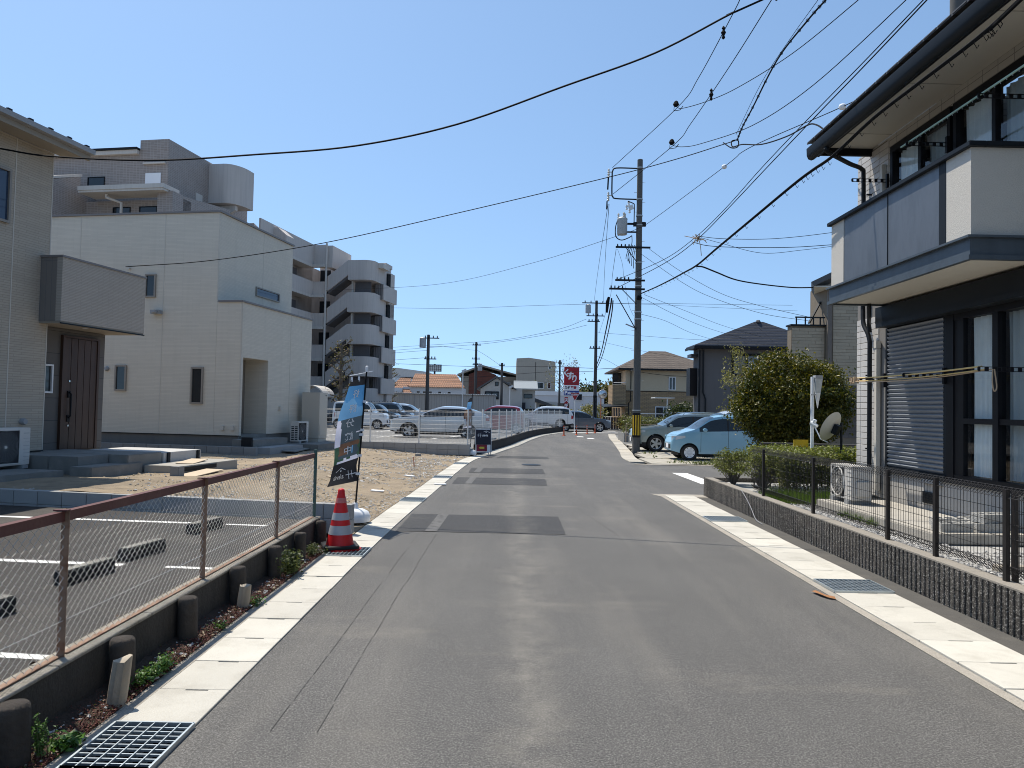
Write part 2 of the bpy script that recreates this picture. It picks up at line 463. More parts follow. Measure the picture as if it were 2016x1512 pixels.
road.quad((pl.x, pl.y, 0), (6.95, 53, 0), (9, 54.5, 0), (60, 62, 0), (60, 70, 0), (9, 66, 0), (-10, 66, 0), (-60, 62, 0), (-60, 58.6, 0), (pe.x - .5, 60.6, 0), (pe.x, pe.y, 0))
road.obj('road', M['asphalt'], recalc=False, kind='structure')
# asphalt strip between the east gutter and the block wall
sheet('road_edge_strip', [[(3.80, -6, .0), (4.05, -6, .0), (4.05, 15.6, .0), (3.80, 15.6, .0)]], pm('edge_strip', (.085, .08, .072), .95, .3, 4, .6, 50, grain=.3, dirt=(.16, .145, .12), dirtscale=3, world=True), kind='structure')
sheet('kerb_apron', [[(3.10, 15.1, .006), (4.04, 15.1, .006), (4.04, 15.6, .006), (2.95, 15.6, .006)], [(4.04, 23.88, .012), (14, 23.88, .012), (14, 24.18, .012), (4.04, 24.18, .012)]], M['kerb'], kind='structure')
sheet('road_edge_kerb', [[(3.10, -6, .003), (3.19, -6, .003), (3.19, 15.3, .003), (3.10, 15.3, .003)]], M['kerb'], kind='structure')

for i, (x0, x1, y0, y1) in enumerate([(-1.58, .80, 10.36, 12.05), (-1.31, .86, 16.85, 18.45), (-1.12, .93, 19.8, 21.4), (-.8, 1.35, 25.7, 26.9)]):
    mb = MB(); n = 14
    pts = [(x0 + rnd.uniform(-.012, .012), y0 + (y1 - y0) * k / 6, .004) for k in range(7)] + [(x0 + (x1 - x0) * k / n, y1 + rnd.uniform(-.012, .012), .004) for k in range(1, n)] + \
          [(x1 + rnd.uniform(-.012, .012), y1 + (y0 - y1) * k / 6, .004) for k in range(7)] + [(x1 + (x0 - x1) * k / n, y0 + rnd.uniform(-.012, .012), .004) for k in range(1, n)]
    mb.quad(*pts)
    mb.obj('road_patch', M['asphalt_patch'], recalc=False, kind='structure')
# pale cement smears where the trench crosses the patches, and its saw-cut lines
M['cement_smear'] = pm('cement_smear', (.115, .113, .11), .9, .35, 9, .3, 60, world=True, dirt=(.04, .04, .04), dirtscale=8, dirtamt=1)
M['saw_cut'] = pm('saw_cut', (.072, .069, .064), .9, .3, 8, world=True)
def cutx(y, o): return gl(y) + o
for (y0, y1, a, b) in [(10.38, 12.03, .90, 1.07), (16.87, 18.43, .88, 1.04), (19.82, 21.38, .85, 1.02), (25.72, 26.88, .80, .96)]:
    sheet('cement_smear', [[(cutx(y0, a), y0, .008), (cutx(y0, b), y0, .008), (cutx(y1, b), y1, .008), (cutx(y1, a), y1, .008)]], M['cement_smear'], kind='structure')
mb = MB()
for o in (.84, 1.08):
    for k in range(52):
        y = 4.0 + k * .42
        if any(p0 - .05 < y < p1 or p0 < y + .36 < p1 for p0, p1 in ((10.36, 12.05), (16.85, 18.45), (19.8, 21.4))) or rnd.random() < .12: continue
        w = rnd.uniform(.0015, .0028); j = rnd.uniform(-.008, .008)
        mb.quad((cutx(y, o) + j - w, y, .0035), (cutx(y, o) + j + w, y, .0035), (cutx(y + .36, o) + j + w, y + .36, .0035), (cutx(y + .36, o) + j - w, y + .36, .0035))
for (pts) in ([(1.15, 13.6), (1.3, 12.2), (1.42, 11.2), (1.52, 10.3), (1.5, 9.2)], [(.75, 22.5), (.95, 18.8), (1.02, 16.6), (1.1, 15.0)]):
    q = spline([(x, y, .0035) for x, y in pts], 8)
    for p, r_ in zip(q, q[1:]):
        if rnd.random() < .22: continue
        w = rnd.uniform(.0015, .0035)
        mb.quad((p.x - w, p.y, .0035), (p.x + w, p.y, .0035), (r_.x + w, r_.y, .0035), (r_.x - w, r_.y, .0035))
mb.obj('road_cracks', M['saw_cut'], recalc=False, kind='structure')
# road markings
mk = MB()
mk.quad((4.62, 17.9, .004), (5.05, 17.9, .004), (5.0, 21.0, .004), (4.57, 21.0, .004))
for (u, v) in ((4.2, 46.5), (4.6, 44.2)):
    mk.quad((u, v, .004), (u + .4, v, .004), (u + .4, v + 1.0, .004), (u, v + 1.0, .004))
mk.quad((4.6, 54.6, .004), (8.6, 56.1, .004), (8.5, 57.0, .004), (4.5, 55.4, .004))
mk.quad((4.2, 57.6, .004), (8.4, 58.9, .004), (8.35, 59.5, .004), (4.15, 58.2, .004))
mk.obj('road_markings', M['white_line'], recalc=False, kind='structure')
mb = MB(); mb.lathe([(.30, .004), (.30, .010), (.0, .012)], (.65, 22.9, 0), 20)
mh = mb.obj('manhole_cover', M['dark_metal']); tag(mh, 'round iron manhole cover set in the road past the dark patches', 'manhole cover')

# gutters: every lid and grating is a part of its gutter
def slab_lid(p0, p1, p2, p3, parent, mat, slot=True, z0=-.08, z1=.012):
    """p0 p1 near outer/inner, p3 p2 far outer/inner"""
    p0, p1, p2, p3 = [Vector((p[0], p[1], 0)) for p in (p0, p1, p2, p3)]
    g = .004
    d = ((p3 - p0) + (p2 - p1)).normalized() * g
    p0, p1, p2, p3 = p0 + d, p1 + d, p2 - d, p3 - d
    if slot:
        a, b = p3.lerp(p2, .38), p3.lerp(p2, .70); k = (p0 - p3).normalized() * .016
        poly = [p0, p1, p2, b, b + k, a + k, a, p3]
    else: poly = [p0, p1, p2, p3]
    z1 = z1 + rnd.uniform(-.004, .004)
    mb = MB(); mb.prism([(p.x, p.y, z0) for p in poly], (0, 0, z1 - z0))
    return mb.obj('lid', mat, parent, bevel=.003 if slot else 0)
def grate(p0, p1, p2, p3, parent, nx=6, ny=10, z=.008):
    p0, p1, p2, p3 = [Vector((p[0], p[1], z)) for p in (p0, p1, p2, p3)]
    fr = MB()
    for a, b in ((p0, p1), (p1, p2), (p2, p3), (p3, p0)): fr.beam(a, b, .012, .04)
    for i in range(1, nx): fr.beam(p0.lerp(p1, i / nx), p3.lerp(p2, i / nx), .006, .036)
    for j in range(1, ny): fr.beam(p0.lerp(p3, j / ny) + Vector((0, 0, .006)), p1.lerp(p2, j / ny) + Vector((0, 0, .006)), .008, .012)
    return fr.obj('grate', M['galv'], parent)
gw = link('west_gutter', None); gw['kind'] = 'structure'
ch = MB()
yy = [-4 + .9 * i for i in range(66)]
for y0, y1 in zip(yy, yy[1:]):
    if y1 > 58.2: break
    a, b, c, d = lpath(y0, .01), lpath(y0, GW - .01), lpath(y1, GW - .01), lpath(y1, .01)
    ch.quad((a.x, a.y, -.26), (b.x, b.y, -.26), (c.x, c.y, -.26), (d.x, d.y, -.26))
    for p, q in ((a, d), (b, c)): ch.quad((p.x, p.y, -.26), (q.x, q.y, -.26), (q.x, q.y, -.02), (p.x, p.y, -.02))
ch.obj('channel', M['void'], gw, recalc=False)
y = -2.97; k = 0
grates = (3.03, 8.53, 13.53, 18.03, 22.53)
while y < 58:
    q = [lpath(y, 0), lpath(y, GW), lpath(y + .5, GW), lpath(y + .5, 0)]
    isg = (2.95 < y < 3.95) or any(abs(y - g) < .26 for g in grates[1:])
    if isg:
        if y < 4: grate(*q, gw, 6, 10)
        else: grate(*q, gw, 9, 3)
    else: slab_lid(*q, gw, M['lid'], y < 18)
    y += .5
ge = link('east_gutter', None); ge['kind'] = 'structure'
ch = MB()
ch.quad((3.2, -4, -.26), (3.78, -4, -.26), (3.78, 15.3, -.26), (3.2, 15.3, -.26))
for x in (3.2, 3.78): ch.quad((x, -4, -.26), (x, 15.3, -.26), (x, 15.3, -.02), (x, -4, -.02))
ch.obj('channel', M['void'], ge, recalc=False)
y = -2.2
while y < 15.0:
    q = [(3.20, y), (3.785, y), (3.785, y + .5), (3.20, y + .5)]
    if abs(y - 7.3) < .2 or abs(y - 11.8) < .2: grate(*q, ge, 12, 8)
    else: slab_lid(*q, ge, M['lid'])
    y += .5
gf = link('far_gutter', None); gf['kind'] = 'structure'
y = 25.0
while y < 52.5:
    slab_lid((gr(y), y), (gr(y) + .5, y), (gr(y + .75) + .5, y + .75), (gr(y + .75), y + .75), gf, M['lid_old'], False, -.05, .015)
    y += .75
# parking pads of the houses to the east
pad = link('parking_pads', None); pad['kind'] = 'structure'
M['pad'] = pm('pad_concrete', (.40, .37, .31), .9, .18, 2, .3, 60, grain=.12, dirt=(.24, .20, .13), dirtscale=2.5, dirtamt=.9, world=True, piece=.15)
for i, y0 in enumerate((24.3, 27.0, 29.7, 32.4, 35.1)):
    for j in range(4):
        x0 = max(gr(y0), gr(y0 + 2.6)) + .56 + j * 2.7
        MB().prism([(x0 + .02, y0 + .03, -.05), (x0 + 2.66, y0 + .03, -.05), (x0 + 2.66, y0 + 2.66, -.05), (x0 + .02, y0 + 2.66, -.05)], (0, 0, .065 + rnd.uniform(0, .01))).obj('slab', M['pad'], pad)
sheet('pad_soil', [[(4.6, 23.92, .002), (17, 23.92, .002), (17, 38, .002), (5.9, 38, .002)]], M['soil'], kind='structure')

# west: soil strip, kerb edge
sheet('west_kerb_edge', [[(-2.175, -4, .008), (-2.094, -4, .008), (-2.094, 9.3, .008), (-2.175, 9.3, .008)]], M['kerb'], kind='structure')
mb = MB(); n = 90
for i in range(n):
    for j in range(5):
        pass
def grid(nx, ny, f):
    mb = MB(); vs = [f(i / nx, j / ny) for j in range(ny + 1) for i in range(nx + 1)]
    fs = [(j * (nx + 1) + i, j * (nx + 1) + i + 1, (j + 1) * (nx + 1) + i + 1, (j + 1) * (nx + 1) + i) for j in range(ny) for i in range(nx)]
    return mb.add(vs, fs)
from mathutils import noise as MN
def nz(x, y, s, seed=0.): return MN.noise((x * s, y * s, seed))
soil = grid(8, 260, lambda u, v: (-2.42 + .245 * u, -3 + 12.6 * v, .045 * (1 - u) ** 1.4 + .004 + .018 * (1 - u * .8) * (nz(-2.42 + .245 * u, -3 + 12.6 * v, 9) + nz(u, v * 12, 25))))
soil.obj('soil_strip', M['soil'], smooth=60, kind='structure')

def stones(name, n, place, mats, kind='stuff', parent=None, flat=.7):
    """scattered stones, each its own little closed shape, joined"""
    mb = MB()
    for _ in range(n):
        x, y, z, r = place()
        a = rnd.uniform(0, 6.28); vs = []
        rx, ry, rz = r * rnd.uniform(.7, 1.2), r * rnd.uniform(.7, 1.2), r * flat * rnd.uniform(.6, 1.1)
        for (px, py, pz) in ((1, 0, 0), (0, 1, 0), (-1, 0, 0), (0, -1, 0), (.3, .1, 1), (0, 0, -1)):
            px, py, pz = px + rnd.uniform(-.25, .25), py + rnd.uniform(-.25, .25), pz
            vs.append((x + (px * math.cos(a) - py * math.sin(a)) * rx, y + (px * math.sin(a) + py * math.cos(a)) * ry, z + pz * rz))
        mb.m = rnd.randrange(len(mats)) if len(mats) > 1 else 0
        mb.add(vs, [(0, 1, 4), (1, 2, 4), (2, 3, 4), (3, 0, 4), (1, 0, 5), (2, 1, 5), (3, 2, 5), (0, 3, 5)])
    return mb.obj(name, mats, parent, recalc=False, **({'kind': kind} if kind else {}))
M['stone_a'] = pm('stone_pale', (.46, .45, .43), .9, .2, 30)
M['stone_b'] = pm('stone_grey', (.27, .265, .26), .9, .2, 30)
M['stone_c'] = pm('stone_tan', (.36, .29, .20), .9, .2, 30)

# dirt building plot
def dz(x, y):
    t = min(max((-2.25 - x) / 3.4, 0), 1); t = t * t * (3 - 2 * t)
    return t * (.40 - .21 * min(max((y - 12.5) / 8, 0), 1)) + .006
def dirtz(x, y):
    e = min(max((-2.2 - x) / .5, 0), 1)
    return dz(x, y) + e * (.030 * nz(x, y, .9) + .022 * nz(x, y, 2.6, 3) + .012 * nz(x, y, 7, 5)) + e * .02 * math.sin((x * .35 + y) * 5.5) * max(0, nz(x, y, .35, 9))
def dirt_pt(u, v):
    b = 9.47 + (25.60 - 9.47) * v
    y = b
    for _ in range(4):
        x = gl(y) - .02; a = (x - .1736 * b) / .9848; y = b * .9848 - a * .1736
    aa = a + (-46 - a) * (u ** 1.9)
    p = lot(aa, b)
    return (p.x, p.y, dirtz(p.x, p.y))
def dirt_mat():
    m, t, b = nmat('dirt_lot'); co = coords(t, world=True)
    c = mixc(t, ramp(t, noise(t, co, .7, 5, .6), [(.35, 0), (.65, 1)]), (.36, .285, .195), (.27, .22, .16))
    c = mixc(t, ramp(t, noise(t, co, 3.5, 6, .65), [(.42, 0), (.68, .7)]), c, (.19, .155, .115))
    c = mixc(t, ramp(t, noise(t, co, 55, 3, .7), [(.55, 0), (.72, .6)]), c, (.42, .37, .30))
    c = mixc(t, ramp(t, noise(t, co, 34, 3, .7), [(.58, 0), (.70, .6)]), c, (.13, .105, .08))
    t.links.new(c, b.inputs['Base Color']); b.inputs['Roughness'].default_value = .95; b.inputs['Specular IOR Level'].default_value = .15
    bump(t, b, noise(t, co, 26, 6, .75), .9, .03)
    return m
M['dirt'] = dirt_mat()
grid(90, 130, dirt_pt).obj('building_plot', M['dirt'], smooth=60, kind='structure')
def on_dirt(far=False):
    while 1:
        y = rnd.uniform(10.2, 27); x = gl(y) - .04 - abs(rnd.gauss(0, 2.3))
        a = x * .9848 - y * .1736; b = x * .1736 + y * .9848
        if 9.5 < b < 25.5 and x > -9.5 and not (a < -9.4 and b < 14) and (nz(x, y, .55, 4) + .5 * nz(x, y, 1.7, 6) > -.02 or rnd.random() < .06): break
    r = rnd.choice((.009, .012, .015, .018, .025)) * (1.0 if y < 17 else 1.35)
    if rnd.random() < .01: r *= 2
    return x, y, dirtz(x, y) + r * .2, r
stones('gravel', 9000, on_dirt, [M['stone_a'], M['stone_b'], M['stone_c'], M['stone_c']])

# west car park (behind the wire fence) and rear car park
sheet('west_car_park', [[(-2.56, -6, .2), (-2.56, 9.9, .2), (-30, 14.72, .2), (-30, -6, .2)]], M['asphalt_lot'], kind='structure')
def line(mb, p, q, w, z):
    p, q = Vector((*p, z)), Vector((*q, z)); d = (q - p).normalized(); n = Vector((-d.y, d.x, 0)) * w / 2
    mb.quad(p - n, q - n, q + n, p + n)
mk = MB()
for (y, x1) in ((9.47, -4.0), (7.0, -3.62), (4.55, -3.55), (2.0, -3.5)):
    line(mk, (x1 - 9, y + .088 * 9), (x1, y), .10, .204); line(mk, (x1 + .42, y - .04), (x1 + .95, y - .09), .08, .204)
mk.obj('car_park_lines', M['white_line'], recalc=False, kind='structure')

lotp = [lot(-46, 25.8), lot(-6.02, 25.8)]
kp = [lpath(y, -.12) for y in (28.4, 30.3, 32, 34, 37, 40.8, 44.5, 48.2, 51.5, 54, 57, 59.4)]
lotp += kp + [Vector((3.6, 60.4, 0)), Vector((-40, 58.4, 0))]
rl = MB(); rl.quad(*[(p.x, p.y, .25) for p in lotp]); rl.obj('rear_car_park', M['asphalt_far'], recalc=False, kind='structure')
mk = MB()
for b_ in (26.6,): line(mk, lot(-12, b_).xy, lot(-7.0, b_ + .0).xy, .12, .254)
for a_ in (-9.5, -12.2, -15, -18): line(mk, lot(a_, 33).xy, lot(a_ + .3, 37.5).xy, .14, .254)
for a_ in (-12.0, -14.8, -17.6): line(mk, lot(a_, 40).xy, lot(a_, 45).xy, .14, .254)
mk.obj('rear_car_park_lines', M['white_line'], recalc=False, kind='structure')
# land under the far blocks so nothing hovers
sheet('far_yard', [[(-150, 62, -.02), (-60, 61.8, -.02), (-10, 65.9, -.02), (9, 65.9, -.02), (60, 69.9, -.02), (160, 82, -.02), (160, 330, -.02), (-150, 330, -.02)],
                   [(5.9, 38, -.02), (17, 38, -.02), (17, 23.95, -.02), (80, 23.95, -.02), (80, 63, -.02), (60, 61.8, -.02), (9, 54.3, -.02), (7, 53, -.02)],
                   [(-150, 60, -.02), (-41, 58, -.02), (-50, 24, -.02), (-150, 24, -.02)]], M['asphalt_far'], kind='structure')
# east yard gravel
sheet('east_yard', [[(4.2, -6, .30), (12, -6, .30), (12, 15.4, .30), (4.2, 15.4, .30)]], pm('yard_gravel_bed', (.36, .355, .34), .95, .3, 25, 1.0, 35, grain=.4, world=True), kind='structure')
def on_yard():
    y = rnd.uniform(4.2, 12.6); x = rnd.uniform(4.24, 6.3 if y < 8 else 4.9)
    return x, y, .305 + rnd.uniform(0, .015), rnd.uniform(.012, .024)
stones('gravel', 9000, on_yard, [M['stone_a'], M['stone_a'], M['stone_b']])

# ------------------------------------------------------------------ west roadside: wall, logs, wire fence
t = thing('retaining_wall', 'low mossy dark concrete wall carrying the rusty wire fence', 'wall', (-2.475, 3, 0))
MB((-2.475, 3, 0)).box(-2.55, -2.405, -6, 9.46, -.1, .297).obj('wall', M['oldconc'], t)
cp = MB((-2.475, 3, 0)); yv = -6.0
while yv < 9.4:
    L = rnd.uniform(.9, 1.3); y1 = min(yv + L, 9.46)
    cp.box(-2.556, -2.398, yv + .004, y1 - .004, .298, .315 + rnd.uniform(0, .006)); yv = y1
cp.obj('coping', M['oldtop'], t, bevel=.004)

log0 = None
for i, (yy_, r_, h_) in enumerate([(2.55, .075, .31), (3.55, .078, .30), (4.52, .074, .31), (5.45, .07, .32), (6.42, .07, .33), (7.42, .068, .32), (8.28, .066, .31), (9.22, .066, .30)]):
    prof = [(r_ * 1.03, -.05), (r_, .1), (r_ * .98, h_ - .03), (r_ * .93, h_ - .006), (r_ * .8, h_ + .004)]
    mb = MB(); mb.lathe(prof, n=18)
    for v in mb.v:
        k = 1 + .05 * nz(v.x * 9 + i * 7, v.z * 5, 2); v.x *= k; v.y *= k
    o = mb.obj('log_stake', M['log'], smooth=50); o.location = (-2.325 + rnd.uniform(-.008, .008), yy_, 0); o.rotation_euler = (rnd.uniform(-.03, .03), rnd.uniform(-.03, .03), i)
    tag(o, ['round log stake at the very start of the dark wall', 'round log stake standing beside the tall leafy weed sprig', 'round log stake right behind the bleached split stump', 'round log stake past the low green clover patch', 'round log stake behind the short dark stump stub', 'round log stake beside the leafy weed clump', 'round log stake just past the leafy weed clump', 'round log stake behind the traffic cone'][i], 'stake', 'log stakes along the dark wall')
for i, (x, y, h_) in enumerate([(-2.22, 4.27, .265), (-2.24, 6.3, .20)]):
    mb = MB(); n = 9; ring = []
    for k in range(n): 
        a = 6.283 * k / n; ring.append((.052 * math.cos(a) * (1 + .2 * nz(a, i, 2)), .036 * math.sin(a) * (1 + .2 * nz(a, i + 5, 2))))
    vs = [(px, py, -.03) for px, py in ring] + [(px * 1.02, py * 1.02, h_ * .5) for px, py in ring] + [(px * .95, py * .95, h_ + .035 * nz(px * 30, py * 30, i) + (.03 if px > .02 else 0)) for px, py in ring]
    fs = [(r_ * n + k, r_ * n + (k + 1) % n, (r_ + 1) * n + (k + 1) % n, (r_ + 1) * n + k) for r_ in range(2) for k in range(n)] + [tuple(range(2 * n, 3 * n))]
    mb.add(vs, fs)
    o = mb.obj('broken_stake', M['wood_old'], smooth=30); o.location = (x, y, 0); o.rotation_euler = (.04, .10, .5)
    tag(o, ['bleached split wooden stump before the log stakes', 'short dark broken stump before the leafy weed clump'][i], 'stake', 'broken wooden stakes by the gutter')

FX = -2.475
PY = [.45, 2.3, 4.17, 6.05, 7.92, 9.42]
t = thing('wire_fence', 'rusty chain link fence with a dark red rail on the low wall', 'fence', (FX, 4, .3))
o3 = (FX, 4, .3)
for i, y in enumerate(PY):
    mb = MB(o3)
    if i < 5:
        mb.box(FX - .022, FX + .022, y - .021, y - .016, .30, 1.135); mb.box(FX - .022, FX - .017, y - .016, y + .02, .30, 1.135)
        mb.obj('post', M['rust'], t)
        MB(o3).box(FX - .05, FX + .028, y - .055, y - .023, 1.128, 1.136).obj('bracket', M['rail'], t)
    else:
        mb.lathe([(.021, .0), (.021, 1.15)], (FX + .0, y, .02), 10); mb.obj('post', M['post_green'], t, smooth=40)
for y0, y1 in zip(PY, PY[1:]):
    mb = MB(o3)
    mb.box(FX - .004, FX + .001, y0 + .012, y1 - .026, 1.068, 1.118); mb.box(FX - .045, FX + .001, y0 + .012, y1 - .026, 1.118, 1.123)
    mb.obj('rail', M['rail'], t)
    MB(o3).box(FX - .03, FX + .01, y0 + .03, y1 - .03, .322, .328).obj('base_rail', M['rust'], t)
# woven wire: each zigzag strand runs top to bottom
mb = MB(o3); dw = .066; dh = .058; x0 = PY[0] + .03; ns = int((PY[-1] - .04 - x0) / (dw / 2)); rows = 26
ztop = 1.066; zb = .335; step = (ztop - zb) / rows
for k in range(ns):
    y = x0 + k * dw / 2
    pts = []
    for r_ in range(rows + 1):
        yo = dw / 2 if (r_ + k) % 2 else 0
        pts.append((FX + (.003 if (r_ % 2) ^ (k % 2) else -.003) + .012 * nz(y, r_ * .12, 1.5, 3), y + yo, ztop - r_ * step + .006 * nz(y, r_ * .2, 3)))
    mb.tube(pts, .0019, 3, cap=False)
mb.tube([(FX + .006, x0, .53), (FX + .006, PY[-1] - .04, .50)], .0026, 4)
mb.obj('wire_mesh', M['wire'], t, recalc=False, kind='stuff')

# wheel stops
for i, y in enumerate((4.85, 6.19, 7.17, 8.69, 2.4)):
    t = thing('wheel_stop', ['dark concrete wheel stop nearest the rusty post at the picture edge', 'dark wheel stop touching the middle white bay line', 'dark wheel stop just past the middle white bay line', 'dark wheel stop by the far white bay line', 'dark wheel stop in the bay nearest the viewer'][i], 'wheel stop', (-3.72, y, .2), LOT, 'wheel stops in the west car park')
    mb = MB(); L, Wd, H = .58, .13, .12
    prof = [(0, 0), (.0, .108), (-.012, .12), (-.11, .12), (-.13, .09), (-.13, 0)]
    mb.prism([(x + .065, 0, z) for x, z in prof], (0, L, 0)); mb.obj('block', M['stop_shaded'], t, bevel=.006)
    MB().box(-.042, .05, .012, L - .012, .1205, .124).obj('top', M['stop_top'], t)
# low block wall between car park and building plot
def block_wall(name, label, a0, a1, b0, b1, tops, courses, mat, endcap=None, group=None):
    t = thing(name, label, 'wall', lot(a1, b0, 0), LOT, group)
    n = int(round((a1 - a0) / .4))
    z1 = tops
    for c in range(courses):
        zt = z1 - c * .2
        for k in range(n):
            x1 = a1 - .4 * k - a1
            MB().box(x1 - .394, x1 - .006 + .003, 0, b1 - b0, zt - .196, zt - rnd.uniform(0, .002)).obj('block', mat, t, bevel=.005)
    MB().box(a0 - a1 + .02, -.02, .02, b1 - b0 - .02, z1 - courses * .2, z1 - .012).obj('mortar', M['kerb'], t)
    return t
block_wall('block_kerb', 'low grey block wall between the west car park and the bare plot', -14.6, -3.80, 9.40, 9.52, .415, 2, M['block'])
block_wall('block_plinth', 'two course block wall under the white house', -18.4, -11.2, 20.24, 20.36, .435, 2, M['block_dark'])
block_wall('fence_plinth', 'block wall carrying the white mesh fence beside the bare plot', -13.6, -6.0, 25.65, 25.77, .42, 2, M['block'])

# ------------------------------------------------------------------ traffic cone
t = thing('traffic_cone', 'red traffic cone with silver bands on a black base by the gutter', 'cone', (-2.03, 8.95, .03), .35)
def frus(z0, z1, e=0.0): 
    r0 = .165 + (.033 - .165) * z0 / .66 + e; r1 = .165 + (.033 - .165) * z1 / .66 + e
    return [(r0, z0 + .04), (r1, z1 + .04)]
mb = MB(); mb.lathe(frus(0, .6) + [(.040, .685), (.034, .70), (.02, .708)], n=32); mb.obj('cone_body', M['cone_red'], t, smooth=50)
for z0, z1 in ((.13, .235), (.30, .385)):
    MB().lathe(frus(z0, z1, .002), n=32, cap=False).obj('reflective_band', M['reflect'], t, smooth=50)
MB().lathe(frus(.50, .56, .002), n=32, cap=False).obj('worn_band', pm('worn_band', (.52, .16, .15), .6, .3, 60), t, smooth=50)
def rsq(mb, s, z0, z1, c=.04):
    p = []
    for sx, sy in ((1, 1), (-1, 1), (-1, -1), (1, -1)):
        q = [(sx * s, sy * (s - c)), (sx * (s - c), sy * s)]
        p += q if sx * sy > 0 else q[::-1]
    mb.prism([(x, y, z0) for x, y in p], (0, 0, z1 - z0)); return mb
rsq(MB(), .21, .012, .045).obj('base', M['rubber'], t, bevel=.006)
b2 = rsq(MB(), .185, -.012, .011).obj('lower_base', M['cone_red'], t)
b2.rotation_euler = (0, 0, .2); b2.location = (.03, -.02, -.004)

# ------------------------------------------------------------------ text
def text_pts(body, size, bold=0.0, shear=0.0, align='CENTER'):
    c = bpy.data.curves.new('lettering', 'FONT'); c.body = body; c.size = size; c.align_x = align; c.align_y = 'CENTER'; c.offset = bold; c.shear = shear; c.resolution_u = 3
    o = bpy.data.objects.new('lettering', c); me = bpy.data.meshes.new_from_object(o)
    bpy.data.objects.remove(o); bpy.data.curves.remove(c)
    return [v.co.copy() for v in me.vertices], [list(p.vertices) for p in me.polygons]
def text_to(mb, body, size, fmap, **k):
    vs, fs = text_pts(body, size, **k)
    mb.add([fmap(v.x, v.y) for v in vs], fs); return mb
def strokes(mb, polys, w, fmap):
    for p in polys:
        for (x0, y0), (x1, y1) in zip(p, p[1:]):
            d = math.hypot(x1 - x0, y1 - y0) or 1; nx, ny = -(y1 - y0) / d * w / 2, (x1 - x0) / d * w / 2
            mb.add([fmap(x0 - nx, y0 - ny), fmap(x1 - nx, y1 - ny), fmap(x1 + nx, y1 + ny), fmap(x0 + nx, y0 + ny)], [(0, 1, 2, 3)])

# ------------------------------------------------------------------ advertising flags
def cloth(name, col, var=.15, scale=4):
    m = pm(name, col, .8, var, scale); t = m.node_tree; b = t.nodes['Principled BSDF']
    tl = nd(t, 'ShaderNodeBsdfTranslucent'); mx = nd(t, 'ShaderNodeMixShader'); mx.inputs[0].default_value = .36
    src = b.inputs['Base Color'].links[0].from_socket
    t.links.new(src, tl.inputs[0]); t.links.new(b.outputs[0], mx.inputs[1]); t.links.new(tl.outputs[0], mx.inputs[2]); t.links.new(mx.outputs[0], t.nodes['Material Output'].inputs[0])
    return m
M['print_white'] = pm('print_white', (.82, .83, .85), .8, .03)
M['print_sky'] = cloth('print_sky', (.065, .23, .50), .35, 2.0)
M['print_sky2'] = cloth('print_pale_sky', (.13, .32, .58), .25, 2.0)
M['print_slate'] = cloth('print_slate', (.06, .09, .12), .15, 3)
M['print_black'] = cloth('print_black', (.020, .022, .028), .2, 3)
M['print_brown'] = cloth('print_brown', (.14, .085, .06), .6, 14)
M['print_green'] = cloth('print_green', (.045, .10, .07), .6, 16)
M['print_pale'] = cloth('print_pale_grey', (.56, .60, .76), .15, 6)
M['print_navy'] = pm('print_navy', (.010, .012, .028), .35, .2, 3)
M['print_crimson'] = pm('print_crimson', (.20, .012, .03), .4, .1, 3)
M['print_yellow'] = pm('print_yellow', (.62, .50, .06), .5, .1, 3)
def flag_pole(t, top=2.13, lean=(.10, 0)):
    mb = MB(); mb.lathe([(.13, 0), (.215, .01), (.225, .08), (.19, .15), (.12, .185), (.04, .20), (.035, .26), (.02, .28)], n=24); mb.obj('water_base', M['white_plastic'], t, smooth=40)
    mb = MB(); mb.tube([(0, 0, .22), (lean[0] * .5, lean[1], 1.2), (lean[0], lean[1], top + .15)], .013, 8); mb.obj('flag_pole', M['black_metal'], t, smooth=60)
FL = (-2.27, 10.95, .03)
t = thing('sales_flag', 'tall blue sales flag with mirrored writing standing behind the traffic cone', 'flag', FL)
flag_pole(t, 2.12, (.115, 0))
KL = [(0, -.19), (.12, -.25), (.3, -.35), (.5, -.40), (.75, -.39), (.9, -.42), (1, -.49)]
KR = [(0, -.015), (.75, -.02), (.85, -.045), (.93, -.03), (1, -.015)]
def fpt(u, v, e=0.0):
    """u 0 at the pole .. 1 at the free edge, v 0 top .. 1 bottom"""
    zt = 2.10 - v * 1.50
    px = .115 * (zt + .02) / 2.2
    xr = px + sinterp(KR, v); xl = px - .015 + sinterp(KL, v)
    x = xr + (xl - xr) * u
    x += .105 * u
    wd = abs(xl - xr); dep = math.sqrt(max(.56 ** 2 - wd ** 2, .01))
    y = -dep * u + .035 * math.sin(u * 5 + v * 4) * u + .012 * math.sin(v * 23 + u * 4)
    z = zt - .04 * u - .05 * u * math.sin(v * 3.0) - .03 * u * v
    return Vector((x, y - e, z)) + Vector((e * .6, 0, 0))
nu, nv = 26, 96
def fcol(u, v):
    if v < .055: return 0
    if v < .355: return 1 if v < .25 - .1 * u + .03 * math.sin(u * 9) else 2
    if v < .775 and u > .84 + .07 * math.sin(v * 9): return 3 if v < .60 else 4
    if v < .585:
        if .505 < v < .512 and .05 < u < .2: return 3
        return 5
    if v < .755:
        if u < .07 + .03 * math.sin(v * 90) or v > .725 and (u > .62 or .35 < u < .5): return 4
        if .12 < u < .40 and .62 < v < .70: return 5 if (u * 20) % 2 < 1.5 else 2
        if v > .73: return 7
        return 6 if v < .64 or u > .45 and v < .70 else 5
    if v < .772: return 3
    return 0
mb = MB()
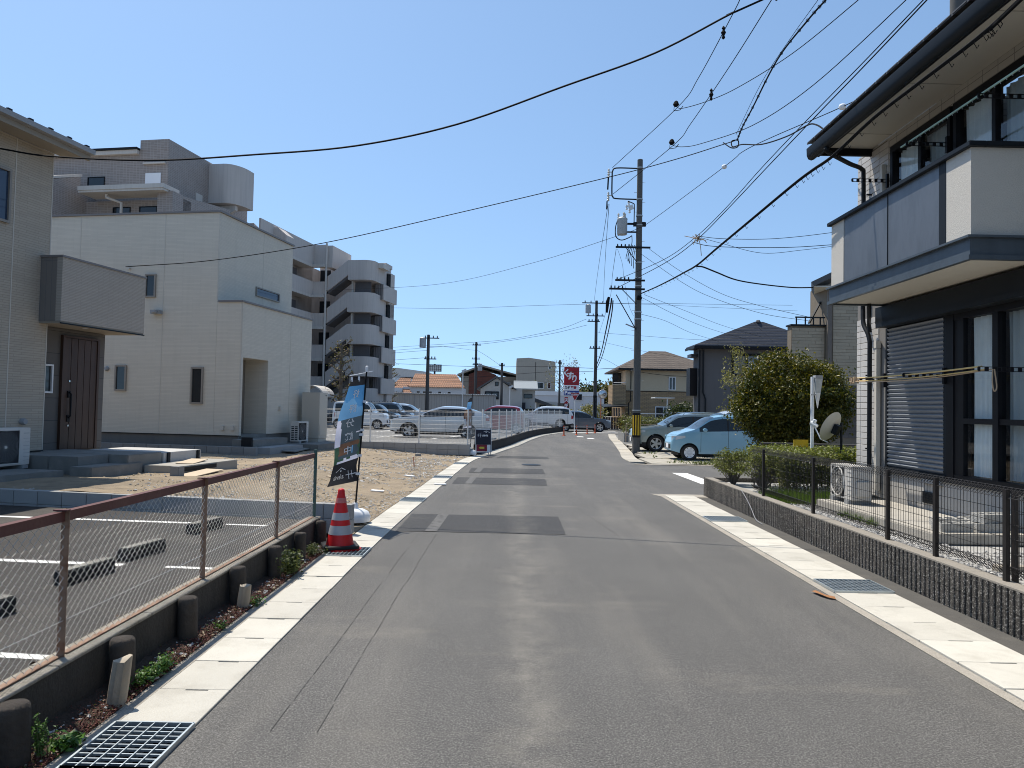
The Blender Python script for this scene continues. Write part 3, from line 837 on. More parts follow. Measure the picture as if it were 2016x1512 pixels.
for j in range(nv):
    for i in range(nu):
        mb.m = fcol((i + .5) / nu, (j + .5) / nv)
        mb.add([fpt(i / nu, j / nv), fpt((i + 1) / nu, j / nv), fpt((i + 1) / nu, (j + 1) / nv), fpt(i / nu, (j + 1) / nv)], [(0, 1, 2, 3)])
fm = [M['print_black'], M['print_sky'], M['print_sky2'], M['print_pale'], M['print_green'], M['print_slate'], M['print_brown'], M['print_pale']]
bmv = {}
me = mb.mesh('flag_cloth', fm, recalc=False)
bm = bmesh.new(); bm.from_mesh(me); bmesh.ops.remove_doubles(bm, verts=bm.verts, dist=1e-5); bm.to_mesh(me); bm.free()
me.polygons.foreach_set('use_smooth', [True] * len(me.polygons))
link('flag_cloth', me, t)
mb = MB()
for ch_, vc in zip('好評分譲中', (.135, .268, .405, .535, .668)):
    # the print shows through: read from behind it is mirrored
    text_to(mb, ch_, 1.0, lambda x, y, vc=vc: fpt(.47 - x * -.34 * 1.0, vc - y * .085, .006), bold=.008)
mb.obj('lettering', M['print_white'], t, recalc=False)
mb = MB()
fm2 = lambda x, y: fpt(.50 + x, .905 - y * .42, .006)
strokes(mb, [[(-.33, -.11), (-.28, .07)], [(-.22, -.13), (-.16, .08)], [(-.45, -.03), (-.08, -.01)], [(-.45, -.03), (-.38, -.02)], [(-.05, .12), (.14, .20), (.33, .12)]], .018, fm2)
text_to(mb, 'alevia', .22, lambda x, y: fm2(.18 + x * .8, -.02 + y * .8), shear=.3, bold=.002)
mb.add([fm2(.11, .10), fm2(.16, .10), fm2(.16, .14), fm2(.11, .14)], [(0, 1, 2, 3)])
mb.obj('logo', M['print_white'], t, recalc=False)
mb = MB(); 
p0, p1 = fpt(1, -.02), fpt(-.12, -.03); mb.tube([p0 + Vector((-.02, -.02, .03)), fpt(0, -.03) + Vector((0, 0, .05)), fpt(0, -.03) + Vector((.09, .1, .08))], .007, 6)
mb.obj('crossbar', M['white_plastic'], t)
for u in (.95, .5): 
    p = fpt(u, 0); MB().obox(p + Vector((0, -.004, .015)), (.014, 0, 0), (0, .004, 0), (0, 0, .035)).obj('tab', M['print_white'], t)
for v in (.22, .5, .545, .75, .93):
    z = 2.10 - v * 1.5; px = .115 * (z + .02) / 2.2
    MB().obox((px - .012, -.006, z), (.032, 0, 0), (0, .016, 0), (0, 0, .018)).obj('tab', M['print_white'], t)
MB().lathe([(.022, -.03), (.022, .05), (.012, .06)], (.115, 0, 2.24), 10).obj('joint', M['white_plastic'], t)

t = thing('sales_flag', 'second sales flag seen edge on beside the folding sign board', 'flag', (-1.46, 26.9, .02))
flag_pole(t, 2.05, (.03, 0))
def fpt2(u, v, e=0):
    z = 2.08 - v * 1.45
    return Vector((.03 * z / 2.1 - .02 - u * (.035 + .2 * math.sin(min(v * 1.9, 1) * 1.5) * (1 if v < .82 else .55)) + .02 * math.sin(v * 19 + u * 3), -.5 * u + .05 * math.sin(v * 8), z - .03 * u))
mb = MB()
for j in range(48):
    for i in range(6):
        v = (j + .5) / 48; mb.m = 0 if v < .1 else 1 if v < .3 else 3 if v > .52 and i > 3 and v < .72 else 2 if v < .70 else 4 if v < .74 else 0
        mb.add([fpt2(i / 6, j / 48), fpt2((i + 1) / 6, j / 48), fpt2((i + 1) / 6, (j + 1) / 48), fpt2(i / 6, (j + 1) / 48)], [(0, 1, 2, 3)])
mb.obj('flag_cloth', [M['print_black'], M['print_sky2'], M['print_brown'], M['print_white'], M['print_pale']], t, smooth=80, recalc=False)

# folding sign board
t = thing('sign_board', 'folding sign board with a navy poster and yellow arrow at the roadside', 'sign', (-1.02, 27.15, .01), .22)
tilt = .14
def sp_(x, z, e=0): return Vector((x, -.005 - e + (z - 1.0) * tilt, z))
def panel(name, x0, x1, z0, z1, e, mat):
    mb = MB(); mb.add([sp_(x0, z0, e), sp_(x1, z0, e), sp_(x1, z1, e), sp_(x0, z1, e), sp_(x0, z0, e - .012), sp_(x1, z0, e - .012), sp_(x1, z1, e - .012), sp_(x0, z1, e - .012)],
           [(0, 1, 2, 3), (5, 4, 7, 6), (0, 4, 5, 1), (1, 5, 6, 2), (2, 6, 7, 3), (3, 7, 4, 0)]); return mb.obj(name, mat, t)
panel('board', -.30, .30, .10, .96, 0, M['white_plastic'])
panel('poster', -.275, .275, .38, .92, .014, M['print_navy'])
panel('red_panel', -.255, .13, .14, .375, .014, M['print_crimson'])
mb = MB(); strokes(mb, [[(-.20, .66), (-.16, .80)], [(-.12, .64), (-.09, .81)], [(-.24, .725), (-.05, .725)], [(.0, .84), (.12, .88), (.24, .81)]], .011, lambda x, z: sp_(x, z, .017))
text_to(mb, 'alevia', .13, lambda x, y: sp_(.06 + x * .75, .715 + y * .9, .017), shear=.25, bold=.003)
mb.add([sp_(.085, .815, .017), sp_(.12, .815, .017), sp_(.12, .855, .017), sp_(.085, .855, .017)], [(0, 1, 2, 3)])
mb.obj('logo', M['print_white'], t, recalc=False)
mb = MB(); mb.add([sp_(x, z, .017) for x, z in ((-.17, .265), (-.12, .315), (-.12, .30), (.03, .30), (.03, .23), (-.12, .23), (-.12, .215))], [tuple(range(7))]); mb.obj('arrow', M['print_yellow'], t, recalc=False)
mb = MB()
for x in (-.28, .27): mb.beam(sp_(x, .0), sp_(x, .99), .025, .02); mb.beam((x, .0, .98), (x, .30, 0), .025, .02)
mb.beam(sp_(-.29, .985), sp_(.29, .985), .025, .03); mb.obj('frame', M['grey_metal'], t)
MB().add([(-.28, .03, .93), (.28, .03, .93), (.28, .27, .12), (-.28, .27, .12)], [(0, 1, 2, 3)]).obj('back_board', M['dark_metal'], t)

o = MB().add([(0, 0, 0), (.05, -.02, .012), (.16, .01, .004), (.30, .02, .012), (.29, .07, .006), (.14, .075, .014), (.04, .05, .006)], [(0, 1, 2, 5, 6), (2, 3, 4, 5)]).obj('bark_scrap', pm('bark_scrap', (.30, .14, .06), .9, .3, 12), recalc=False); o.location = (3.09, 7.02, .012); o.rotation_euler = (0, 0, 1.75); tag(o, 'curled rusty scrap lying at the road edge by the east grating', 'scrap')
# site stakes and scraps on the plot
M['stake_red'] = pm('stake_red', (.34, .09, .05), .8, .2, 9)
o = MB().box(-.012, .012, -.012, .012, 0, .28).obj('survey_stake', M['stake_red']); o.location = (-2.75, 21.2, dirtz(-2.75, 21.2)); o.rotation_euler = (.05, -.06, 0); tag(o, 'thin rusty red survey stake in the gravel by the gutter', 'stake')
o = MB().box(-.10, .10, -.06, .06, 0, .10).obj('survey_block', M['block_dark'], bevel=.008); o.location = (-3.15, 25.3, .02); tag(o, 'small grey block lying before the fence plinth', 'block')
o = MB().box(-.09, .09, -.09, .09, 0, .20).obj('drain_box', M['block_dark'], bevel=.008); p = lot(-8.35, 12.3); o.location = (p.x, p.y, dirtz(p.x, p.y) - .02); o.rotation_euler = (0, 0, LOT); tag(o, 'small square grey block on the dirt past the steps', 'block')
for i, (a, b) in enumerate([(-5.2, 14.2), (-4.4, 16.0), (-5.6, 17.5), (-6.6, 15.2)]):
    p = lot(a, b); o = MB().box(-.13, .13, -.05, .05, 0, .018).obj('board_scrap', M['print_white'] if i < 3 else M['tan_board']); o.location = (p.x, p.y, dirtz(p.x, p.y) + .012); o.rotation_euler = (.05, .03, rnd.uniform(-.6, .3))
    tag(o, ['small white scrap nearest the sales flag on the gravelly plot', 'white scrap beyond the sales flag beside the gutter', 'white scrap farthest from the sales flag on the plot', 'tan scrap lying on the plot nearest the steps'][i], 'scrap', 'scraps lying on the plot')

# ------------------------------------------------------------------ weeds
def leaf_quads(mb, p, r, n, size, up=.3, long=1.6):
    for _ in range(n):
        d = Vector((rnd.gauss(0, 1), rnd.gauss(0, 1), rnd.gauss(0, 1)))
        d.normalize(); q = Vector(p) + Vector((d.x * r[0], d.y * r[1], d.z * r[2])) * rnd.random() ** .45
        leaf(mb, q, size * rnd.uniform(.6, 1.25), up, long)
def leaf(mb, q, s, up=.3, long=1.6):
    n = Vector((rnd.gauss(0, 1), rnd.gauss(0, 1), rnd.gauss(0, 1) + up * 3)); n.normalize()
    a = n.cross(Vector((rnd.gauss(0, 1), rnd.gauss(0, 1), rnd.gauss(0, .5)))); 
    if a.length < 1e-3: return
    a.normalize(); b = n.cross(a); a = a * s * long / 2; b = b * s / 2
    mb.add([q - a, q + b * .9 + n * s * .12, q + a, q - b * .9 + n * s * .12], [(0, 1, 2, 3)])
M['weed'] = leafmat('weed_leaf', (.075, .17, .03), (.13, .24, .05), (.05, .11, .025), 6)
M['weed_olive'] = leafmat('weed_olive', (.10, .13, .04), (.17, .19, .06), (.06, .08, .03), 6)
M['stem'] = pm('stem', (.12, .14, .05), .8)
def weed(name, label, x, y, w, l, h, n, size, mat, tall=0):
    t = thing(name, label, 'weed', (x, y, .02))
    mb = MB(); st = MB()
    for k in range(max(4, n // 22)):
        bx, by = rnd.gauss(0, w * .5), rnd.gauss(0, l * .5); hh = h * rnd.uniform(.4, 1)
        tip = Vector((bx + rnd.gauss(0, .02), by + rnd.gauss(0, .02), hh)); st.tube([(bx, by, -.02), tip * .5 + Vector((bx, by, 0)) * .5, tip], .0022, 4)
        for _ in range(22):
            f = rnd.uniform(.25, 1.05); p = Vector((bx, by, 0)).lerp(tip, f) + Vector((rnd.gauss(0, .02), rnd.gauss(0, .02), rnd.gauss(0, .01))) * (1.3 - .9 * tall)
            leaf(mb, p, size * rnd.uniform(.6, 1.2), .8)
    mb.obj('foliage', mat, t, recalc=False); st.obj('stem', M['stem'], t)
weed('clover_patch', 'bright green clover patch at the kerb beside the bleached stump', -2.22, 4.72, .05, .22, .07, 640, .022, M['weed'])
weed('sprig_weed', 'tall upright weed sprig against the dark wall', -2.24, 3.62, .025, .06, .20, 420, .013, M['weed'], 1)
weed('grass_tuft', 'small fan of bright grass blades in the soil strip', -2.17, 3.72, .03, .05, .05, 120, .03, M['weed'])
weed('leafy_weed', 'leafy yellowish weed clump spilling from the wall to the gutter', -2.22, 7.6, .08, .20, .24, 900, .026, M['weed_olive'])
weed('leafy_weed', 'small weed tuft growing right beside the traffic cone', -2.24, 8.5, .05, .12, .14, 300, .022, M['weed_olive'])
weed('tiny_weed', 'tiny pale weed between two log stakes', -2.2, 5.75, .02, .03, .05, 100, .02, M['weed'])
weed('tiny_weed', 'tiny weed at the foot of the short dark stump', -2.18, 6.45, .03, .06, .05, 120, .02, M['weed'])
mb = MB()
for _ in range(15000):
    y = rnd.uniform(.5, 9.0); x = -2.165 - abs(rnd.gauss(0, .075))
    if x < -2.40 or nz(x * 3, y, 1.3, 7) < -.2 - .3 * (x > -2.23): continue
    s = rnd.uniform(.006, .014); z = .012 + .045 * ((x + 2.42) / -.245 + 1) ** 1.4 if x < -2.175 else .014
    mb.m = 0 if rnd.random() < .93 else 1
    leaf(mb, Vector((x, y, z + rnd.uniform(.003, .02))), s, .5, 1.2)
mb.obj('ground_cover', [M['sedum'], M['weed_olive']], recalc=False, kind='stuff')
mb = MB()
for _ in range(1500):
    y = rnd.uniform(1, 9.4); leaf(mb, Vector((-2.57 - abs(rnd.gauss(0, .05)), y, .205 + rnd.uniform(0, .05))), rnd.uniform(.012, .03), .7)
mb.obj('leaf_litter', pm('dead_leaf', (.10, .06, .035), .9, .4, 20), recalc=False, kind='stuff')
def on_soil():
    y = rnd.uniform(2.8, 9); x = rnd.uniform(-2.36, -2.17)
    return x, y, .03, rnd.choice((.006, .009, .012, .02)) 
stones('pebbles', 420, on_soil, [M['stone_a'], M['stone_c']])

# ------------------------------------------------------------------ generic pieces of buildings
def win(parent, o, kind, u0, u1, z0, z1, w, fmat, gmat, fw=.045, depth=.05, mull=(), trans=(), sill=True):
    """window on a face: kind 'x' = plane at x=w facing +x, 'y' = plane at y=w facing -y, 'X' = facing -x ; frame > pane"""
    sgn = {'x': 1, 'y': -1, 'X': -1}[kind]
    def bx(mb, a0, a1, c0, c1, d0, d1):
        lo, hi = sorted((w + sgn * d0, w + sgn * d1))
        if kind == 'y': mb.box(a0, a1, lo, hi, c0, c1)
        else: mb.box(lo, hi, a0, a1, c0, c1)
    f = MB(o)
    bx(f, u0, u0 + fw, z0, z1, -.02, depth); bx(f, u1 - fw, u1, z0, z1, -.02, depth)
    bx(f, u0 + fw, u1 - fw, z0, z0 + fw, -.02, depth); bx(f, u0 + fw, u1 - fw, z1 - fw, z1, -.02, depth)
    for m_ in mull: bx(f, m_ - fw / 2, m_ + fw / 2, z0 + fw, z1 - fw, -.015, depth - .008)
    for m_ in trans: bx(f, u0 + fw, u1 - fw, m_ - fw / 2, m_ + fw / 2, -.015, depth - .012)
    fo = f.obj('window', fmat, parent)
    g = MB(o); bx(g, u0 + fw * .6, u1 - fw * .6, z0 + fw * .6, z1 - fw * .6, -.012, .012)
    g.obj('pane', gmat, fo)
    return fo

def ac_unit(label, loc, rotz, w=.80, h=.64, d=.30, cat='air conditioner', round_white=False):
    """outdoor unit; its fan looks along local -y, the base stands at z=0"""
    t = thing('outdoor_unit', label, cat, loc, rotz)
    cm = M['ac_white']
    mb = MB(); mb.box(-w / 2, w / 2, -d / 2, d / 2, .06, h); mb.obj('case', cm, t, bevel=.008)
    g = MB(); cx, cz, r = -w * .12, .06 + (h - .06) * .5, (h - .06) * .42
    hw = r * 1.03
    g.box(cx - hw, cx + hw, -d / 2 - .004, -d / 2 - .001, cz - hw, cz + hw)
    fan = g.obj('fan_recess', M['interior'] if not round_white else M['dark_metal'], t)
    f = MB()
    rings = 10
    for i in range(1, rings + 1):
        rr = r * i / rings
        f.tube([(cx + rr * math.cos(a * .2618), -d / 2 - .014, cz + rr * math.sin(a * .2618)) for a in range(25)], .0022, 3, cap=False)
    for a in range(20):
        an = a * 6.2832 / 20; f.tube([(cx + .03 * math.cos(an), -d / 2 - .012, cz + .03 * math.sin(an)), (cx + r * math.cos(an), -d / 2 - .012, cz + r * math.sin(an))], .0022, 3, cap=False)
    f.obj('grille', cm if round_white else M['grey_metal'], fan, recalc=False)
    hb = MB(); hb.lathe([(.028, -.02), (.028, -.004)], (cx, -d / 2, cz), 12, 'y'); hb.obj('hub', cm, fan)
    fr = MB()
    if round_white:
        fr.tube([(cx + hw * .99 * math.cos(a * .19635), -d / 2 - .012, cz + hw * .99 * math.sin(a * .19635)) for a in range(33)], .012, 6, cap=False)
    else:
        for a0, a1, c0, c1 in ((cx - hw - .015, cx + hw + .015, cz + hw, cz + hw + .015), (cx - hw - .015, cx + hw + .015, cz - hw - .015, cz - hw), (cx - hw - .015, cx - hw, cz - hw, cz + hw), (cx + hw, cx + hw + .015, cz - hw, cz + hw)):
            fr.box(a0, a1, -d / 2 - .012, -d / 2 + .002, c0, c1)
    fr.obj('grille_frame', cm, t, smooth=50)
    lv = MB()
    for k in range(7): lv.box(w / 2 - .15, w / 2 - .02, -d / 2 - .003, -d / 2 + .002, .14 + k * .065, .144 + k * .065)
    lv.box(w / 2 - .15, w / 2 - .03, -d / 2 - .003, -d / 2 + .002, h - .10, h - .09)
    lv.obj('trim_lines', M['grey_metal'], t)
    sl_ = MB()
    for r_ in range(8):
        for c_ in range(2): sl_.box(-w / 2 - .003, -w / 2 + .002, -d / 2 + .03 + c_ * .13, -d / 2 + .13 + c_ * .13, .11 + r_ * .062, .145 + r_ * .062)
    sl_.obj('side_slots', M['dark_metal'], t)
    MB().box(w / 2 + .0005, w / 2 + .035, -d / 2 + .06, d / 2 - .05, .12, .34).obj('pipe_cover', cm, t, bevel=.006)
    for x in (-w / 2 + .12, w / 2 - .12): MB().box(x - .06, x + .06, -d / 2 - .03, d / 2 + .02, 0, .058).obj('foot_block', M['grey_metal'], t)
    return t
M['ac_white'] = pm('ac_case', (.62, .60, .56), .5, .06, 3, dirt=(.4, .39, .36), dirtscale=3, dirtamt=.3)
# siding of the new houses
M['siding_a'] = wallmat('siding_beige', (.49, .43, .345), (.44, .385, .31), (.33, .29, .235), .46, .046, .004, .8, .5, .12, .37, .12, .006)
M['siding_b'] = wallmat('siding_cream', (.70, .645, .545), (.65, .60, .505), (.54, .50, .42), .62, .042, .003, .8, .28, .12, .41, .12, .005)
M['siding_c'] = wallmat('siding_taupe_balcony', (.46, .41, .35), (.425, .38, .325), (.33, .295, .25), .30, .030, .004, .8, .5, .08, .43, .04, .005)
M['panel_grey'] = wallmat('porch_panel', (.14, .13, .118), (.132, .122, .112), (.06, .06, .06), 4.0, .455, .006, .7, .4, .1, 0, .03, .006)
M['found'] = pm('foundation_grey', (.165, .16, .15), .9, .1, 2, .3, 60, streak=.15)
M['step'] = pm('step_mortar', (.19, .188, .175), .9, .1, 2, .3, 60, dirt=(.33, .32, .3), dirtscale=3, dirtamt=.4)
M['cap_taupe'] = pm('parapet_cap', (.20, .185, .18), .5, .1, 3)
M['eave_grey'] = pm('eave_gutter', (.30, .305, .31), .45, .08, 3)
M['eave_soffit'] = pm('eave_soffit', (.30, .265, .215), .8, .1, 2)
M['frame_bronze'] = pm('window_frame_taupe', (.27, .24, .205), .45, .08, 3)
M['roof_sheet'] = pm('roof_sheet', (.09, .09, .095), .5, .1, 3)

M['siding_joint'] = pm('siding_sealant', (.56, .52, .45), .7, .05)
# ------------------------------------------------------------------ house A (taupe, at the picture's west edge)
OA = Vector((-12.5, 12.6, .4))
A = -11.45
t = thing('taupe_house', 'taupe sided new house with a boxed balcony above its wooden door', 'house', lot(*OA), LOT)
MB(OA).box(-20, A, 4.0, 12.6, .75, 6.56).obj('wall', M['siding_a'], t)
for b_ in (12.585, 11.72, 9.7, 7.7): MB(OA).box(A - .004, A + .006, b_ - .011, b_ + .011, .76, 6.55).obj('joint', M['siding_joint'], t)
MB(OA).box(-20.1, A - .02, 3.9, 12.58, .2, .745).obj('foundation', M['found'], t)
MB(OA).box(A - .004, A + .012, 4, 12.6, .735, .752).obj('flashing', M['dark_metal'], t)
MB(OA).box(-20, A - .30, 12.6, 14.55, .70, 3.19).obj('porch_wall', M['panel_grey'], t)
MB(OA).box(-20, A - .32, 12.61, 14.53, .2, .695).obj('porch_base', M['found'], t)
# boxed balcony, open above the porch
bx = MB(OA)
bx.box(A - 1.3, A + .47, 12.39, 14.77, 3.20, 3.24); sof = bx.obj('balcony_soffit', M['eave_soffit'], t)
bx = MB(OA); bx.box(A + .36, A + .48, 12.38, 14.78, 3.242, 4.47); bx.box(A - 1.3, A + .36, 14.66, 14.78, 3.242, 4.47); bx.obj('balcony_front', M['siding_c'], t)
bx = MB(OA)
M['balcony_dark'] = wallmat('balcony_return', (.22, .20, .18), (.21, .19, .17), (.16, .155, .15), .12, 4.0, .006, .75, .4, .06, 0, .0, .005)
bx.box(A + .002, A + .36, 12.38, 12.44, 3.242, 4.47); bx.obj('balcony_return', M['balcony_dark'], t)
cp = MB(OA); cp.box(A + .34, A + .50, 12.36, 14.80, 4.472, 4.51); cp.box(A + .001, A + .34, 12.36, 12.46, 4.472, 4.51); cp.box(A - 1.3, A + .34, 14.65, 14.80, 4.472, 4.51)
cp.obj('balcony_cap', M['cap_taupe'], t)
MB(OA).box(A + .475, A + .492, 12.37, 14.79, 3.19, 3.215).obj('balcony_drip', M['dark_metal'], t)
ld = MB(OA); ld.lathe([(.06, -.004), (.05, 0)], (-11.2, 13.3, 3.196), 12); ld.obj('downlight', M['white_plastic'], t)
# roof, eave gutter with snow guards
rf = MB(OA); rf.prism([(A + .56, 3.5, 6.62), (A + .56, 12.92, 6.62), (-16, 12.92, 8.1), (-16, 3.5, 8.1)], (0, 0, .06)); rfo = rf.obj('roof', M['roof_sheet'], t)
ro = MB(OA)
ro.prism([(A + .56, 3.5, 6.60), (A + .66, 3.5, 6.61), (A + .67, 3.5, 6.70), (A + .56, 3.5, 6.69)], (0, 9.4, 0)); ro.obj('eave_gutter', M['eave_grey'], t)
MB(OA).box(A + .50, A + .555, 3.5, 12.90, 6.50, 6.655).obj('fascia', M['eave_soffit'], t)
MB(OA).box(A + .002, A + .50, 3.5, 12.88, 6.565, 6.58).obj('soffit', M['eave_soffit'], t)
MB(OA).prism([(A + .50, 12.62, 6.57), (A + .555, 12.62, 6.67), (-16, 12.62, 8.10), (-16, 12.62, 7.9), (A, 12.62, 6.60)], (0, .28, 0)).obj('verge', M['eave_grey'], t)
for k in range(14):
    y = 12.7 - k * .455
    MB(OA).prism([(A + .62, y, 6.70), (A + .62, y + .09, 6.70), (A + .62, y + .09, 6.755), (A + .62, y, 6.755)], (-.05, 0, .0)).obj('snow_guard', M['dark_metal'], rfo)
win(t, OA, 'x', 9.9, 11.6, 4.93, 5.92, A, M['frame_bronze'], M['glass_blue'])
win(t, OA, 'x', 12.72, 13.08, 1.86, 2.44, A - .30, M['white_metal'], M['glass'], fw=.035)
# door of vertical boards
dr = MB(OA); dr.box(A - .30, A - .27, 13.35, 14.27, .69, 3.02); do = dr.obj('door', M['wood_door'], t)
fr = MB(OA); fr.box(A - .30, A - .235, 13.29, 13.35, .69, 3.06); fr.box(A - .30, A - .235, 14.27, 14.33, .69, 3.06); fr.box(A - .30, A - .235, 13.35, 14.27, 3.02, 3.06); fr.obj('door_frame', M['wood_door'], t)
bw = .92 / 5
for k in range(5):
    MB(OA).box(A - .27, A - .252, 13.35 + k * bw + .006, 13.35 + (k + 1) * bw - .006, .70, 3.01).obj('plank', M['wood_door'], do, bevel=.003)
hd = MB(OA); hd.tube([(A - .25, 13.50, 1.35), (A - .19, 13.50, 1.40), (A - .19, 13.50, 1.85), (A - .25, 13.50, 1.90)], .016, 8); hd.box(A - .252, A - .235, 13.46, 13.54, 1.28, 1.42); hd.box(A - .252, A - .235, 13.46, 13.54, 1.78, 1.92); hd.obj('handle', M['black_metal'], do)
lk = MB(OA)
for z in (2.12, 1.2): lk.lathe([(.022, .0), (.022, .012)], (A - .25, 13.50, z), 10, 'x')
lk.obj('lock', M['chrome'], do)
v = MB(OA); v.lathe([(.06, 0), (.06, .07), (.05, .09)], (A, 12.08, 1.31), 12, 'x'); v.obj('vent_hood', M['grey_metal'], t, smooth=40)
# base slab, steps and their formwork: lie loose on the plot
p = lot(-10.6, 10.2); o = MB().prism([(-.85, -2.2, 0), (.35, -2.2, 0), (.62, 1.28, 0), (-.85, 1.28, 0)], (0, 0, .14)).obj('unit_slab', M['step'], bevel=.01); o.location = (p.x, p.y, .36); o.rotation_euler = (0, 0, LOT); tag(o, 'grey concrete slab under the air conditioner of the taupe house', 'slab')
p = lot(-11.03, 11.25); ac_unit('large beige air conditioner outside the taupe house wall', (p.x, p.y, .50), LOT + R(90), .86, .72, .32)
t = thing('entrance_steps', 'grey mortar steps in front of the wooden door', 'steps', lot(-10.6, 12.4, .35), LOT)
o_ = (-10.6, 12.4, .35)
s_ = MB(o_); s_.box(-11.75, -10.55, 11.75, 13.55, .3, .715); s_.box(-10.55, -9.55, 12.55, 13.55, .3, .715); s_.obj('landing', M['step'], t, bevel=.012)
MB(o_).box(-10.54, -9.95, 11.75, 12.54, .3, .715).obj('upper_step', M['step'], t, bevel=.012)
MB(o_).box(-9.94, -9.5, 11.55, 12.9, .3, .555).obj('lower_step', M['step'], t, bevel=.012)
t = thing('entrance_steps', 'pale unfinished terrace step beyond the grey mortar steps', 'steps', lot(-10, 14, .3), LOT)
o_ = (-10, 14, .3)
MB(o_).box(-11.4, -9.55, 13.6, 14.9, .28, .70).obj('landing', pm('mortar_pale', (.46, .45, .43), .9, .1, 2, .3, 60), t, bevel=.01)
MB(o_).box(-9.545, -9.515, 13.7, 13.78, .32, .70).obj('batten', M['dark_metal'], t)
MB(o_).box(-9.545, -9.515, 14.72, 14.80, .32, .70).obj('batten', M['dark_metal'], t)
MB(o_).box(-9.50, -8.7, 12.95, 14.95, .26, .50).obj('lower_step', pm('mortar_tan', (.34, .32, .28), .9, .1, 2, .3, 60), t, bevel=.01)
MB(o_).box(-8.695, -8.672, 12.98, 14.1, .40, .48).obj('batten', M['dark_metal'], t)
for (a, b, w_, l_, z, r_, lb) in [(-9.1, 13.9, .34, .9, .515, .25, 'plywood board lying on the unfinished terrace step'), (-8.35, 12.9, .36, 1.5, dirtz(*lot(-8.35, 12.9).xy) + .02, .1, 'plywood board lying on the dirt before the terrace step')]:
    p = lot(a, b); o = MB().box(-w_ / 2, w_ / 2, -l_ / 2, l_ / 2, 0, .014).obj('plywood_board', M['tan_board']); o.location = (p.x, p.y, z); o.rotation_euler = (.03, .02, LOT + r_); tag(o, lb, 'board')

# ------------------------------------------------------------------ house B (cream two storey box)
OB = Vector((-14, 22, .2)); B0 = 21.14
t = thing('cream_house', 'cream boxy new house with a flat parapet and small slit windows', 'house', lot(*OB), LOT)
MB(OB).box(-27, -13.16, B0, 26.08, .72, 7.72).obj('wall', M['siding_b'], t)
w2 = MB(OB); w2.box(-13.155, -12.3, B0, 21.28, .72, 4.88); w2.box(-13.155, -12.3, 22.85, 26.08, .72, 4.88); w2.box(-13.155, -12.3, 21.28, 22.85, 3.16, 4.88); w2.obj('wing_wall', M['siding_b'], t)
for a_, z0_, z1_ in ((-24.1, .72, 7.7), (-21.1, .72, 7.7), (-18.1, .72, 7.7), (-15.05, .72, 7.7), (-13.175, 4.95, 7.7), (-12.32, .72, 4.88)): MB(OB).box(a_ - .012, a_ + .012, B0 - .006, B0 + .004, z0_, z1_).obj('joint', M['siding_joint'], t)
for b_, x_, z0_, z1_ in ((23.9, -13.16, 4.95, 7.7), (24.4, -12.3, .72, 4.88), (21.165, -12.3, .72, 4.88)): MB(OB).box(x_ - .004, x_ + .006, b_ - .012, b_ + .012, z0_, z1_).obj('joint', M['siding_joint'], t)
MB(OB).box(-13.15, -13.12, 21.28, 22.85, .72, 3.16).obj('porch_back', pm('porch_back_wall', (.22, .20, .17), .8, .08, 2), t)
MB(OB).box(-13.15, -12.3, 21.28, 22.85, .60, .725).obj('porch_floor', M['step'], t)
MB(OB).box(-27, -12.33, B0 + .03, 26.05, .1, .715).obj('foundation', M['found'], t)
cp = MB(OB); cp.box(-27.02, -13.10, B0 - .05, 26.12, 7.722, 7.78); cp.obj('parapet_cap', M['cap_taupe'], t)
cp = MB(OB); cp.box(-13.10, -12.25, B0 - .05, 26.12, 4.882, 4.935); cp.obj('wing_cap', M['cap_taupe'], t)
fl_ = MB(OB); fl_.box(-27.01, -12.285, B0 - .014, B0 + .01, .70, .722); fl_.obj('flashing', M['dark_metal'], t)
for a0, a1, z0, z1 in ((-16.65, -16.24, 2.05, 2.87), (-13.97, -13.55, 1.68, 2.83), (-15.69, -15.31, 5.04, 5.79)):
    win(t, OB, 'y', a0, a1, z0, z1, B0, M['frame_bronze'], M['glass'], fw=.05)
win(t, OB, 'x', 23.42, 25.07, 5.43, 5.75, -13.16, M['frame_bronze'], M['glass_blue'], fw=.04)
for a, z in ((-16.95, 2.75),):
    v = MB(OB); v.lathe([(.075, 0), (.075, -.05), (.05, -.09)], (a, B0, z), 12, 'y'); v.obj('vent_hood', M['grey_metal'], t, smooth=40)
for a in (-12.84, -12.5):
    v = MB(OB); v.box(a - .05, a + .05, B0 - .07, B0, .88, 1.02); v.obj('drain_cover', M['plastic_beige'], t)
v = MB(OB); v.box(-12.3, -12.22, 23.65, 23.8, 1.52, 1.64); v.obj('drain_cover', M['plastic_beige'], t)
v = MB(OB); v.box(-15.35, -15.05, B0 - .2, B0, 4.50, 4.62); v.box(-15.25, -15.1, B0 - .32, B0 - .2, 4.52, 4.60); v.obj('lamp_bracket', M['grey_metal'], t)
v = MB(OB); v.lathe([(.03, 0), (.05, -.08)], (-16.28, B0, 5.98), 10, 'y'); v.obj('cable_anchor', M['insulator'], t)
